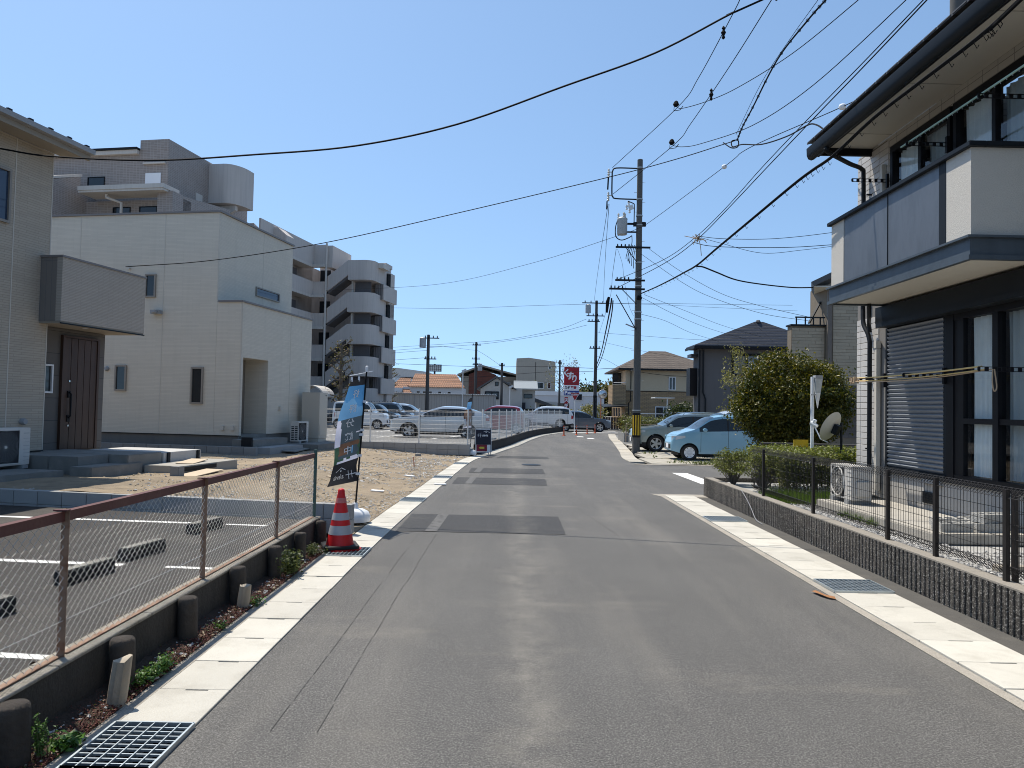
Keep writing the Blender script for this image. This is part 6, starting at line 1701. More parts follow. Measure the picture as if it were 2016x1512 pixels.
        if rails:
            a, b_ = ws[1] + .1, (rs[0] if rs else L) - .2; zz = lambda x: sinterp(keys, x)
            pts = [(x, sy * (hw * .66), zz(x) + o_) for x, o_ in ((a, -.05), (a + .08, .03), ((a + b_) / 2, .035), (b_ - .08, .03), (b_, -.05))]
            MB().tube(pts, .017, 6).obj('roof_rail', M['chrome'], t)
    xg = frontx(0, headz[0]) 
    MB().obox((frontx(0, .48) - .004, 0, .48), (.012, 0, 0), (0, hw * .5, 0), (0, 0, .075)).obj('grille', M['rubber'], t)
    if plate_front: MB().obox((frontx(0, .5) - .022, 0, .50), (.006, 0, 0), (0, .165, 0), (0, 0, .083)).obj('number_plate', M['print_white'], t)
    MB().obox((L + .004, 0, .68), (.006, 0, 0), (0, .165, 0), (0, 0, .083)).obj('number_plate', M['print_white'], t)
    return t
KEI = dict(L=3.4, Wd=1.475, keys=[(0, .62), (.05, .78), (.28, .95), (.62, 1.05), (.82, 1.12), (1.45, 1.56), (1.9, 1.64), (2.7, 1.62), (3.15, 1.54), (3.3, 1.30), (3.38, .95), (3.4, .6)],
           belt=[(0, .9), (.85, 1.02), (2.2, 1.06), (3.4, 1.12)], wheels=(.60, 3.02), wr=.285, win_x=(.95, 3.0), pillars=(1.98,), ws=(.80, 1.50), rs=(3.12, 3.33), spokes=8, alloy=False, headz=(.70, .86), tailz=(.82, 1.12))
BOX = dict(L=3.4, Wd=1.475, keys=[(0, .62), (.04, .80), (.18, .98), (.72, 1.06), (.80, 1.10), (1.18, 1.66), (1.5, 1.74), (2.9, 1.74), (3.28, 1.68), (3.35, 1.25), (3.4, .6)],
           belt=[(0, .9), (.8, 1.05), (3.4, 1.10)], wheels=(.55, 3.0), wr=.29, win_x=(.88, 3.2), pillars=(1.75, 2.65), ws=(.78, 1.24), rs=(3.26, 3.36), tumble=.12, spokes=7, headz=(.72, .88))
SUV = dict(L=4.7, Wd=1.85, keys=[(0, .60), (.04, .82), (.22, .96), (.9, 1.06), (1.25, 1.11), (2.0, 1.50), (2.6, 1.64), (3.15, 1.63), (3.8, 1.51), (4.25, 1.33), (4.5, 1.16), (4.63, .98), (4.7, .6)],
           belt=[(0, .9), (1.3, 1.06), (3.0, 1.10), (4.7, 1.22)], wheels=(.93, 3.62), wr=.365, win_x=(1.42, 3.95), pillars=(2.62, 3.5), ws=(1.22, 2.15), rs=(3.75, 4.45), spokes=5, dark_lower=.36, headz=(.80, .92), tailz=(.92, 1.06))
CROSS = dict(L=4.6, Wd=1.82, keys=[(0, .60), (.04, .84), (.25, .98), (.9, 1.07), (1.2, 1.12), (1.95, 1.60), (2.5, 1.67), (3.6, 1.66), (4.2, 1.58), (4.42, 1.25), (4.55, 1.0), (4.6, .6)],
           belt=[(0, .9), (1.2, 1.05), (4.6, 1.12)], wheels=(.90, 3.55), wr=.35, win_x=(1.35, 4.2), pillars=(2.5, 3.5), ws=(1.18, 2.0), rs=(4.1, 4.44), spokes=5, dark_lower=.38, rails=True, headz=(.74, .9))
car('light blue compact car with white wheel covers beside the round tree', (5.68, 26.82, .016), R(2), M['sky_blue_car'], **KEI)
car('grey green crossover with roof rails parked behind the utility pole', (5.2, 32.1, .016), R(1), M['green_car'], **CROSS)
car('tall white wagon squeezed between the light blue car and the grey green crossover', (6.75, 29.2, .016), R(1), M['silver_car'], **{**BOX, 'L': 4.2, 'Wd': 1.68, 'keys': [(0, .62), (.04, .85), (.3, 1.0), (.62, 1.08), (1.35, 1.68), (1.8, 1.80), (3.6, 1.80), (4.0, 1.72), (4.12, 1.3), (4.2, .6)], 'belt': [(0, .9), (.7, 1.08), (4.2, 1.12)], 'wheels': (.75, 3.4), 'win_x': (.8, 3.9), 'ws': (.64, 1.42), 'rs': (3.95, 4.12), 'pillars': (2.0, 3.0)})
sv = car('silver white sporty crossover parked behind the white mesh fence', (-5.78, 36.0, .25), R(-2), M['silver_car'], **SUV)
sv.scale = (1.03, 1, .93)
car('blue grey crossover crossing behind the orange bollards', (7.75, 58.3, 0), R(183), M['grey_car'], **{**SUV, 'rails': False})
car('dark red car with only its roof above the white mesh fence', (-2.6, 44.6, .25), R(-8), M['red_car'], **KEI)
car('white wagon behind the far bend of the white mesh fence', (.2, 57.6, .25), R(2), M['white_car'], **CROSS)
car('white boxy small car facing east beyond the car park', (-7.75, 46.6, .25), R(178), M['white_car'], **BOX)
car('dark teal small car behind the white boxy car', (-7.5, 50.2, .25), R(176), M['dark_car'], **KEI)
car('dark blue wagon in the row before the apartment block', (-7.0, 53.2, .25), R(176), M['grey_car'], **{**BOX})
car('pale low car parked farthest back before the long shed', (-5.9, 57.2, .25), R(177), M['silver_car'], **{**CROSS, 'rails': False})

# ------------------------------------------------------------------ rear car park: kerb wall and white mesh fence
kt = thing('kerb_wall', 'low dark wall curving along the road under the white mesh fence', 'wall', (0, 40, 0))
M['kerb_dark'] = pm('kerb_wall_dark', (.014, .012, .011), .9, .25, 2, .4, 40, streak=.4)
ky = [27.2, 28.4, 29.6, 30.8, 32, 33.5, 35, 37, 39, 41, 43, 45, 47, 49, 51, 53, 55, 57, 59]
for y0, y1 in zip(ky, ky[1:]):
    p = [lpath(y0, -.16), lpath(y0, -.02), lpath(y1, -.02), lpath(y1, -.16)]
    MB((0, 40, 0)).prism([(q.x, q.y, -.05) for q in p], (0, 0, .43)).obj('wall', M['kerb_dark'], kt)
M['fence_white'] = pm('fence_white', (.70, .70, .68), .45, .06, 4)
ft = thing('white_mesh_fence', 'white welded mesh fence round the rear car park', 'fence', lot(-6, 25.7, .42))
of = Vector(lot(-6, 25.7, .42))
path = [lot(a, 25.71) for a in (-13.6, -11.65, -9.75, -7.9, -6.1)] + [lpath(y, -.09) for y in (28.3, 30.1, 32, 34, 36, 38, 40, 42, 44, 46, 48, 50, 52, 54, 56, 58)]
for i, p in enumerate(path):
    zb = .38
    MB(of).lathe([(.024, zb), (.024, 1.66), (.02, 1.67)], (p.x, p.y, 0), 8).obj('post', M['fence_white'], ft, smooth=50)
for p, q in zip(path, path[1:]):
    mb = MB(of); d = (q - p); L = d.length; n = int(L / .05); up = Vector((0, 0, 1))
    for k in range(1, n):
        b_ = p + d * (k / n); mb.tube([b_ + up * .46, b_ + up * 1.60], .0022, 3, cap=False)
    for z in (.47, .62, .64, .80, .95, 1.10, 1.25, 1.40, 1.55, 1.59): mb.tube([p + up * z, q + up * z], .0034, 4, cap=False)
    mb.obj('mesh_panel', M['fence_white'], ft, recalc=False)
# ------------------------------------------------------------------ utility poles
def pole(label, base, h, r0, r1, mat, name='utility_pole'):
    t = thing(name, label, 'utility pole', base)
    MB().lathe([(r0, -.1), (r0 + (r1 - r0) * .5, h / 2), (r1, h - .02), (r1 * .7, h)], n=18).obj('pole', mat, t, smooth=40)
    return t
PB = Vector((5.26, 31.13, 0))
t = pole('tall concrete utility pole with transformer and black and yellow band', PB, 12.42, .165, .115, M['pole_conc'])
mb = MB(); mb.lathe([(.172, .62), (.170, 1.64)], n=24); bo = mb.obj('warning_band', M['black_metal'], t, smooth=40)
for k in range(10):
    a = k * .6283; c_, s_ = math.cos(a), math.sin(a); MB().obox((.172 * c_, .172 * s_, 1.13), (.003 * c_, .003 * s_, 0), (-.028 * s_, .028 * c_, 0), (0, 0, .42)).obj('stripe', M['yellow'], bo)
gm_ = M['grey_metal']
mb = MB(); mb.tube(spline([(-.1, 0, 12.03), (-1.0, 0, 12.03), (-1.16, 0, 11.9), (-1.18, 0, 11.7), (-1.18, 0, 10.95), (-1.14, 0, 10.8), (-1.0, 0, 10.72), (-.1, 0, 10.70)], 4), .03, 8); mb.obj('loop_bracket', M['dark_metal'], t, smooth=60)
for z in (11.85, 10.85):
    mb = MB(); mb.lathe([(.02, -.25), (.06, -.2), (.03, -.16), (.06, -.1), (.03, -.06), (.06, 0), (.03, .04), (.05, .1), (.02, .14)], (-1.33, 0, z), 10); mb.tube([(-1.18, 0, z), (-1.33, 0, z)], .02, 6); mb.obj('insulator', M['insulator'], t, smooth=60)
mb = MB(); mb.tube([(-1.34, 0, 11.6), (-1.36, 0, 11.1)], .035, 6); mb.tube([(-1.38, 0, 10.6), (-1.39, 0, 10.25)], .03, 6); mb.obj('lead_sleeve', M['cable'], t)
mb = MB(); mb.lathe([(.20, 9.18), (.215, 9.22), (.215, 9.80), (.225, 9.84), (.20, 9.88), (.10, 9.93)], (-.72, 0, 0), 18); tr = mb.obj('transformer', M['galv_matt'], t, smooth=50)
mb = MB(); 
for a, b_ in ((-.15, .1), (.05, -.1), (.12, .08)): mb.lathe([(.03, 9.9), (.05, 9.96), (.03, 10.0), (.05, 10.06), (.02, 10.12)], (-.72 + a, b_, 0), 8)
mb.obj('bushing', M['insulator'], tr)
mb = MB(); mb.beam((-.5, 0, 9.65), (-.05, 0, 9.65), .06, .08); mb.beam((-.5, 0, 9.3), (-.05, 0, 9.3), .05, .06); mb.box(-.25, .28, -.06, .06, 9.55, 9.72); mb.tube(spline([(-.22, 0, 9.7), (-.22, 0, 10.4), (-.26, 0, 10.52), (-.5, 0, 10.62)], 4), .022, 6); mb.obj('transformer_bracket', M['dark_metal'], t)
mb = MB()
for a, b_, z in ((-.45, .05, 10.55), (-.55, -.05, 10.35), (-.4, .1, 10.25)): mb.lathe([(.02, -.12), (.055, -.08), (.03, -.02), (.06, .03), (.02, .1)], (a, b_, z), 8)
mb.obox((-.36, 0, 10.35), (.09, 0, .04), (0, .03, 0), (-.03, 0, .09)); mb.obj('cutout_switch', M['white_metal'], t)
mb = MB(); mb.tube(spline([(-.9, 0, 9.85), (-1.0, 0, 9.5), (-.98, 0, 9.1), (-.75, 0, 8.95), (-.45, 0, 9.05), (-.3, 0, 9.15)], 5), .022, 6); mb.tube(spline([(-.3, .02, 9.15), (-.3, .02, 8.8), (-.45, .02, 8.3), (-.4, 0, 8.0)], 5), .016, 6)
for k in range(5): mb.tube(spline([(-.12 - .07 * k, 0, 8.75), (-.2 - .08 * k, .03, 8.3), (-.22 - .08 * k, 0, 7.75 + .1 * k)], 4), .014, 5)
mb.obj('drop_leads', M['cable'], t)
for (x0, x1, z, br) in ((-1.0, .46, 8.62, 1), (-1.0, .25, 7.22, 0), (-1.25, .25, 6.85, 1)):
    mb = MB(); mb.beam((x0, -.14, z), (x1, -.14, z), .06, .075)
    if br: mb.beam((x0 * .55, -.14, z - .04), (-.1, -.13, z - .62), .03, .03)
    for k in range(4):
        x = x0 + .08 + k * .16; mb.lathe([(.015, z + .03), (.035, z + .07), (.02, z + .1), (.03, z + .13)], (x, -.14, 0), 6)
    mb.obj('cross_arm', M['dark_metal'], t)
MB().beam((-.95, -.14, 6.6), (-.1, -.13, 5.15), .035, .035).obj('brace', M['dark_metal'], t)
mb = MB(); mb.lathe([(.09, -.05), (.12, .0), (.09, .12)], (.02, -.16, 6.45), 12); mb.tube([(-1.25, -.1, 6.5), (-1.3, -.1, 6.3), (-1.32, 0, 5.85)], [.05, .08, .05], 8); mb.obj('cable_closure', M['cable'], t)
mb = MB(); 
for k in range(22):
    z = 2.6 + k * .42; s_ = 1 if k % 2 else -1; r_ = .165 - .05 * z / 12.4; mb.tube([(s_ * r_, 0, z), (s_ * (r_ + .12), 0, z)], .008, 5)
mb.obj('step_bolt', M['galv_matt'], t)
mb = MB()
for z in (1.75, 5.6, 5.9, 7.0, 7.35, 8.0, 9.6, 10.0, 10.7, 12.05): mb.lathe([(.18 - .05 * z / 12.4, z - .025), (.18 - .05 * z / 12.4, z + .025)], n=18)
mb.obj('clamp_ring', M['galv_matt'], t)
MB().obox((-.32, -.05, 5.3), (.2, 0, -.08), (0, .03, 0), (.01, 0, .02)).obj('street_light', gm_, t)
# the others, farther off
def xpole(label, base, h, arms, r=.15, mat='pole_dark', extra=None):
    t = pole(label, base, h, r, r * .7, M[mat])
    for (z, x0, x1) in arms:
        mb = MB(); mb.beam((x0, -r, z), (x1, -r, z), .07, .08); n = 4
        for k in range(n): mb.lathe([(.03, z + .04), (.06, z + .1), (.03, z + .14), (.05, z + .2)], (x0 + (x1 - x0) * (k + .5) / n, -r, 0), 6)
        mb.obj('cross_arm', M['dark_metal'], t)
    if extra:
        for (x, z, w, h_) in extra: 
            mb = MB(); mb.lathe([(w, z - h_), (w, z + h_), (w * .6, z + h_ + .08)], (x, -.1, 0), 10); mb.obj('transformer', M['galv_matt'], t)
    return t
t2 = xpole('dark utility pole at the crossing beyond the concrete pole', (7.42, 65.9, 0), 11.5, [(11.25, -1.3, .8), (10.1, -.9, .7), (9.6, -.8, .3), (7.2, -.6, .4)], .17, extra=[(-.75, 10.7, .25, .35)])
mb = MB(); mb.lathe([(.178, .3), (.178, 3.0)], n=14); b_ = mb.obj('warning_band', M['black_metal'], t2); 
for k in range(8): MB().obox((.18 * math.cos(k * .785), .18 * math.sin(k * .785), 1.6), (.004, 0, 0), (0, .03, 0), (0, 0, 1.2)).obj('stripe', M['grey_metal'], b_)
xpole('utility pole with a box transformer behind the silver white crossover', (-6.9, 60.3, 0), 7.6, [(7.3, -.4, .9), (5.6, -.3, .7)], .17, extra=[(-.45, 6.9, .26, .38)])
xpole('dark utility pole before the brown gable of the brick school', (-4.45, 90, 0), 9.7, [(9.3, -.5, .6), (7.6, -.5, .5), (6.9, -.4, .3)], .19, extra=[(.5, 6.6, .28, .4)])
xpole('plain utility pole beside the dark gabled white house', (-1.12, 80, 0), 6.6, [(6.3, -.3, .3)], .17)
xpole('plain dark pole left of the red pharmacy sign', (5.4, 84, 0), 7.3, [(6.9, -.2, .2)], .14)
t = pole('concrete pole rising behind the roof of the corner house', (9.05, 15.0, 0), 14.5, .18, .14, M['pole_conc'])
mb = MB()
for z in (8.95, 9.1, 9.2): mb.lathe([(.19, z - .02), (.19, z + .02)], n=16)
mb.obj('clamp_ring', M['galv_matt'], t)
MB().beam((.15, 0, 9.05), (.42, 0, 9.08), .03, .03).obj('step_bolt', M['galv_matt'], t)
for (z, x0) in ((13.9, -1.6), (13.0, -1.2)): MB().beam((x0, 0, z), (.4, 0, z), .07, .08).obj('cross_arm', M['dark_metal'], t)
# ------------------------------------------------------------------ overhead lines
LINES = [
    ('thick black cable swooping from the upper frame edge down to the taupe house', 0.016, [(14.23, 6.24, 11.13), (9.00, 8.77, 9.65), (3.77, 11.30, 8.17), (3.35, 11.50, 8.05), (2.21, 11.80, 7.54), (0.75, 12.00, 7.05), (-1.01, 12.25, 6.48), (-2.75, 12.50, 6.17), (-4.56, 12.70, 6.05), (-6.41, 12.90, 5.98), (-8.27, 13.00, 6.05), (-9.18, 13.00, 6.17)]),
    ('thin cable from the cream house bracket to the loop beside the concrete pole', 0.013, [(-11.20, 21.20, 5.59), (-8.80, 21.50, 5.89), (-5.68, 22.00, 6.58), (-1.75, 22.00, 7.55), (2.67, 21.50, 8.56), (4.52, 20.80, 8.90), (5.66, 20.00, 9.07), (5.94, 19.90, 9.14)]),
    ('thin white ball cable from the apartment block past the transformer to the corner house roof', 0.01, [(-14.28, 56.00, 10.39), (-5.03, 48.00, 9.70), (0.75, 40.00, 9.58), (4.31, 31.60, 9.20), (5.13, 30.80, 9.37), (5.46, 29.50, 9.37), (6.25, 22.00, 9.12), (6.33, 20.50, 9.05), (6.56, 18.80, 8.84), (7.12, 16.00, 8.49), (7.42, 14.40, 8.35)]),
    ('upper bare line from the loop bracket on the concrete pole', 0.012, [(4.08, 31.05, 12.02), (5.51, 25.20, 12.22), (5.59, 22.60, 12.09), (5.52, 18.80, 12.05), (5.43, 17.40, 11.99), (5.05, 11.42, 11.76), (4.66, 5.43, 11.53)]),
    ('lower bare line from the loop bracket on the concrete pole', 0.012, [(4.12, 31.05, 10.89), (5.55, 26.00, 11.18), (5.70, 24.00, 11.20), (5.86, 20.20, 11.34), (5.89, 17.00, 11.41), (5.89, 16.00, 11.42), (5.86, 10.00, 11.47), (5.83, 4.00, 11.52)]),
    ('tap line leaving the upper bare line toward the pole behind the roof', 0.012, [(5.51, 25.20, 12.22), (5.67, 25.00, 12.12), (6.19, 24.00, 11.94), (6.74, 22.50, 11.74), (7.44, 19.80, 11.53), (7.92, 17.00, 11.45), (8.02, 16.00, 11.40), (8.56, 10.03, 11.13), (9.11, 4.06, 10.85)]),
    ('tap line leaving the lower bare line toward the pole behind the roof', 0.012, [(5.55, 26.00, 11.18), (5.82, 25.60, 11.00), (6.24, 24.80, 10.83), (7.06, 22.00, 10.38), (7.68, 19.00, 10.30), (8.31, 15.60, 10.69), (8.40, 14.90, 10.81), (9.20, 9.04, 11.80), (10.00, 3.17, 12.78)]),
    ('bundled cable with rings dropping to the coil beside the concrete pole', 0.018, [(6.00, 19.90, 9.17), (5.95, 19.30, 9.29), (5.86, 18.20, 9.35), (5.61, 15.80, 9.41), (5.47, 13.80, 9.21), (5.45, 12.90, 9.12), (5.43, 12.20, 9.05), (5.22, 6.23, 8.51), (5.01, 0.26, 7.96)]),
    ('thin messenger wire above the bundled ringed cable', 0.006, [(5.99, 20.00, 9.34), (5.68, 17.00, 9.45), (5.56, 14.80, 9.43), (5.47, 13.30, 9.34), (5.13, 7.32, 8.99), (4.79, 1.34, 8.64)]),
    ('looped black lead from the coil to the eave of the corner house', 0.016, [(5.70, 20.20, 9.19), (5.84, 19.90, 8.94), (5.95, 19.70, 8.90), (5.96, 19.70, 9.07), (5.79, 19.70, 9.05), (5.79, 19.60, 8.86), (5.96, 19.30, 8.82), (6.10, 18.20, 8.43), (6.14, 16.60, 8.04), (5.96, 15.00, 7.67), (5.88, 14.40, 7.45), (5.71, 13.60, 7.04), (5.43, 12.60, 6.52)]),
    ('first of the twin lines rising from the lower cross arm past the knotted joint', 0.011, [(4.31, 30.90, 7.21), (5.59, 27.50, 7.41), (6.19, 25.00, 7.72), (6.47, 22.50, 8.03), (6.71, 20.00, 8.45), (6.87, 17.00, 8.72), (6.87, 14.50, 8.77), (6.81, 12.20, 8.77), (6.67, 6.20, 8.76), (6.53, 0.20, 8.76)]),
    ('second of the twin lines rising from the lower cross arm past the knotted joint', 0.013, [(4.27, 30.90, 6.84), (5.66, 27.40, 7.29), (6.23, 25.00, 7.63), (6.50, 22.50, 7.97), (6.76, 20.00, 8.36), (6.92, 17.00, 8.65), (6.91, 14.50, 8.72), (6.85, 12.20, 8.75), (6.69, 6.20, 8.84), (6.53, 0.21, 8.92)]),
    ('upper wire from the knotted joint toward the stone clad house', 0.01, [(6.23, 25.00, 7.72), (7.02, 25.00, 7.65), (8.51, 25.30, 7.73), (9.93, 25.80, 7.96), (11.80, 26.40, 8.34)]),
    ('lower wire from the knotted joint toward the stone clad house', 0.012, [(6.09, 25.30, 7.59), (6.65, 25.20, 7.44), (7.81, 25.30, 7.43), (9.83, 26.00, 7.63), (11.85, 26.50, 7.90)]),
    ('thin wire with knots hanging below the knotted joint', 0.008, [(6.33, 25.00, 7.67), (7.03, 25.00, 7.49), (8.55, 25.40, 7.27), (10.19, 26.00, 7.54), (11.89, 26.60, 7.89)]),
    ('thick telephone cable with spiral hangers running to the corner house eave', 0.024, [(5.36, 31.00, 6.67), (5.47, 28.50, 6.52), (5.31, 25.00, 6.20), (5.05, 22.00, 5.88), (4.84, 19.50, 5.63), (4.61, 16.80, 5.48), (4.41, 14.00, 5.35), (4.56, 12.10, 5.51), (4.61, 11.40, 5.54), (4.63, 10.70, 5.53), (4.68, 9.60, 5.65), (4.73, 8.70, 5.68), (4.78, 7.80, 5.70), (4.78, 7.25, 5.71), (4.82, 6.85, 5.79), (5.38, 0.99, 6.96), (5.95, -4.86, 8.13)]),
    ('thick telephone branch from the spiral cable to the stone clad house', 0.022, [(4.84, 19.50, 5.60), (5.09, 19.80, 5.64), (5.66, 20.60, 5.66), (6.74, 22.30, 5.76), (8.08, 24.00, 5.94), (9.68, 25.60, 6.13), (10.72, 26.40, 6.28)]),
    ('slack wire from the upper cross arm to the stone clad house balcony', 0.008, [(5.69, 31.10, 8.59), (6.88, 30.40, 7.53), (8.28, 29.40, 6.48), (9.57, 28.40, 5.86), (11.05, 27.20, 5.29)]),
    ('second slack wire from the pole to the stone clad house balcony', 0.008, [(5.33, 31.00, 8.35), (6.88, 30.40, 7.11), (7.99, 29.80, 6.39), (9.58, 28.40, 5.58), (10.97, 27.20, 5.17)]),
    ('slack wire from the lower cross arm to the grey house eave', 0.008, [(5.48, 31.00, 6.63), (7.95, 34.00, 6.38), (10.73, 38.00, 6.23), (14.68, 43.50, 6.21)]),
    ('second slack wire from the lower cross arm to the grey house eave', 0.008, [(5.36, 31.00, 6.52), (7.48, 34.00, 6.19), (10.20, 38.00, 6.01), (13.78, 43.50, 6.07)]),
    ('third slack wire from the pole to the grey house corner', 0.008, [(5.33, 31.00, 5.81), (7.02, 34.00, 5.90), (9.40, 39.00, 5.91), (12.14, 43.50, 5.91)]),
    ('first wire from the loop bracket down to the dark pole at the crossing', 0.012, [(3.91, 31.00, 10.44), (4.50, 37.00, 10.87), (5.37, 46.00, 11.49), (6.41, 57.00, 11.83), (7.11, 65.00, 11.35)]),
    ('second wire from the loop bracket down to the dark pole at the crossing', 0.012, [(3.95, 31.00, 10.44), (4.74, 38.00, 10.59), (6.38, 52.00, 11.32), (7.92, 65.00, 11.27)]),
    ('thick telephone cable sagging from the cross arm to the dark pole at the crossing', 0.035, [(4.12, 31.00, 6.43), (4.45, 34.00, 6.36), (5.51, 44.00, 6.34), (6.58, 55.00, 5.97), (7.30, 65.00, 5.34)]),
    ('second telephone cable sagging from the cross arm to the dark pole at the crossing', 0.028, [(4.18, 31.00, 6.34), (4.66, 35.00, 6.26), (5.77, 45.00, 6.30), (6.81, 56.00, 5.85), (7.35, 65.00, 5.16)]),
    ('thin wire from the upper cross arm down past the telephone cables', 0.01, [(4.28, 31.00, 8.54), (5.08, 38.00, 8.75), (6.25, 48.00, 8.92), (7.61, 65.00, 8.53)]),
    ('high long line above the apartment block crossing behind the concrete pole', 0.014, [(-12.46, 75.00, 11.68), (-5.66, 74.00, 11.63), (1.44, 72.00, 11.75), (6.32, 66.00, 11.16), (11.32, 66.00, 11.35), (18.23, 68.00, 11.68), (27.25, 72.00, 12.32)]),
    ('line running east from the top of the dark pole', 0.012, [(8.14, 66.00, 11.29), (13.35, 67.00, 11.39), (19.74, 70.00, 11.65), (28.91, 75.00, 12.20)]),
    ('upper feeder from the dark pole toward the apartment block', 0.014, [(6.57, 66.00, 9.84), (4.15, 67.00, 8.98), (-0.47, 70.00, 8.24), (-5.58, 74.00, 8.11), (-13.18, 80.00, 8.04)]),
    ('lower feeder from the dark pole toward the apartment block', 0.014, [(6.58, 66.00, 9.29), (3.28, 68.00, 8.60), (-2.46, 72.00, 7.99), (-8.34, 76.00, 7.81), (-13.17, 80.00, 7.70)]),
    ('telephone line from the dark pole past the pharmacy sign', 0.022, [(7.23, 66.00, 5.43), (6.32, 70.00, 5.68), (4.77, 76.00, 6.08), (0.64, 82.00, 6.33), (-4.16, 88.00, 6.57), (-14.95, 95.00, 7.13)]),
    ('second telephone line from the dark pole past the pharmacy sign', 0.018, [(7.24, 66.00, 5.12), (5.67, 74.00, 5.53), (2.29, 80.00, 5.59), (-4.22, 90.00, 5.44), (-14.90, 95.00, 5.17)]),
    ('lower telephone line crossing before the school roof', 0.016, [(7.31, 70.00, 4.11), (2.85, 80.00, 4.61), (-4.21, 90.00, 4.82), (-9.99, 92.00, 4.90), (-15.15, 95.00, 4.77)]),
    ('twin line from the villa pole to the school pole', 0.012, [(-6.79, 60.40, 6.64), (-6.24, 70.00, 7.40), (-4.48, 90.00, 8.66)]),
    ('line from the school pole down to the plain pole', 0.016, [(-4.29, 90.00, 8.66), (-2.94, 87.00, 7.73), (-1.14, 80.00, 6.18)]),
    ('line running west from the villa pole to the apartment block', 0.012, [(-6.98, 60.30, 6.30), (-8.50, 62.00, 6.31), (-10.44, 64.00, 6.29)]),
    ('telephone line from the villa pole to the apartment block', 0.014, [(-6.93, 60.30, 5.72), (-9.20, 64.00, 5.79), (-10.75, 66.00, 5.80)]),
    ('line from the crossing pole to the brown house eave', 0.012, [(7.44, 66.00, 6.57), (8.74, 66.50, 6.09), (10.25, 67.30, 5.33)]),
    ('telephone line east from the crossing pole before the brown house', 0.02, [(7.42, 66.00, 5.35), (9.37, 66.00, 5.43), (13.33, 66.50, 4.99), (16.75, 67.00, 4.89)]),
    ('higher line east from the crossing pole across the hip roofs', 0.012, [(7.59, 66.00, 8.63), (11.37, 66.00, 8.43), (15.91, 66.00, 8.20), (21.69, 67.00, 8.23)]),
    ('slack line from the crossing pole to the grey house roof', 0.01, [(7.74, 66.00, 7.86), (10.35, 60.00, 6.62), (11.48, 52.00, 5.59), (11.49, 46.00, 5.05)]),
    ('grounding wire hanging in a curve beside the concrete pole', 0.006, [(4.34, 31.00, 8.54), (4.55, 31.00, 7.90), (4.64, 31.00, 7.21), (4.85, 31.00, 6.19), (5.05, 31.00, 5.72)]),
]
for lb, r_, pts in LINES:
    q = spline(pts, 7)
    mb = MB(); mb.tube(q, r_, 5)
    t = thing('overhead_line', lb, 'cable', tuple(q[0]))
    o = MB(q[0]); o.tube(q, r_, 5); o.obj('cable', M['cable'], t, smooth=70, recalc=False)
    if 'bare line from' in lb:
        for f in ((.45, .72) if 'upper' in lb else (.36, .62)):
            p = q[int(len(q) * f)]; s_ = MB(q[0]); s_.lathe([(.015, .16), (.05, .1), (.02, .06), (.07, -.02), (.03, -.1), (.05, -.16), (.02, -.2)], tuple(p), 8); s_.obj('spacer', M['cable'], t)
        p = q[7]; s_ = MB(q[0]); s_.lathe([(.04, -.05), (.11, .02), (.07, .12), (.02, .16)], (p.x - .04, p.y, p.z + .08), 8); s_.tube([p + Vector((-.1, 0, .05)), p + Vector((-.12, 0, -.12)), p + Vector((.1, 0, -.08)), p + Vector((.2, 0, .06))], .014, 5); s_.obj('tap_clamp', M['cable'], t)
    if 'white ball' in lb:
        for k in (42, 63):
            p = q[k]; s_ = MB(q[0]); s_.lathe([(.01, -.07), (.06, -.05), (.085, 0), (.06, .05), (.01, .07)], tuple(p), 10); s_.obj('ball', M['print_white'], t, smooth=80)
    if 'rings' in lb or 'spiral' in lb and 'running' in lb:
        s_ = MB(q[0]); n = 0
        for a, b_ in zip(q[::2], q[2::2]):
            d = (b_ - a); d.normalize(); x_ = d.cross(Vector((0, 0, 1))).normalized(); z_ = x_.cross(d)
            if 'spiral' in lb: s_.tube([a, a - z_ * .05 + x_ * .02, a - z_ * .10 - x_ * .01, a - z_ * .06 - x_ * .03], .005, 4)
            else: s_.tube([a + (x_ * math.cos(k * .785) + z_ * math.sin(k * .785)) * .03 for k in range(9)], .006, 4)
        s_.obj('hanger', M['cable'], t)
    if 'knotted joint' in lb and 'second' in lb:
        s_ = MB(q[0])
        p = q[14]
        for k in range(14):
            d = Vector((rnd.gauss(0, 1), rnd.gauss(0, .4), rnd.gauss(0, .5))) * .18; e = p + d + Vector((0, 0, -rnd.random() * .35 if k > 8 else 0)); s_.tube(spline([p - d * .6, p + d * .5, e], 4), .012, 4)
        s_.obj('knot', M['rope2'], t)

# ------------------------------------------------------------------ neighbours to the east
M['brick_tan'] = pm('stone_siding_light', (.44, .375, .28), .85, .08, 6, .3, 50, piece=.16)
M['brick_dark'] = pm('stone_siding_dark', (.13, .115, .105), .85, .1, 6, .3, 50, piece=.2)
M['joint'] = pm('siding_joint', (.20, .165, .125), .9, .1, 4)
t = thing('stone_clad_house', 'stone clad house between the round tree and the corner house', 'house', (12, 27, 0)); o_ = (12, 27, 0)
MB(o_).box(11.52, 19, 27.02, 28.6, 0, 6.5).obj('wall', M['joint'], t)
MB(o_).box(10.27, 11.50, 27.2, 27.6, 2.7, 4.98).obj('balcony', M['joint'], t)
MB(o_).box(10.35, 11.50, 27.4, 28.2, 0, 2.69).obj('ground_floor', M['brick_dark'], t)
bk = MB(); bk.box(0, .592, 0, .02, 0, .112); bl = bk.mesh('brick', M['brick_tan']); bd = bk.mesh('brick', M['brick_dark'])
bk2 = MB(); bk2.box(0, .292, 0, .02, 0, .112); bl2 = bk2.mesh('brick', M['brick_tan']); bd2 = bk2.mesh('brick', M['brick_dark'])
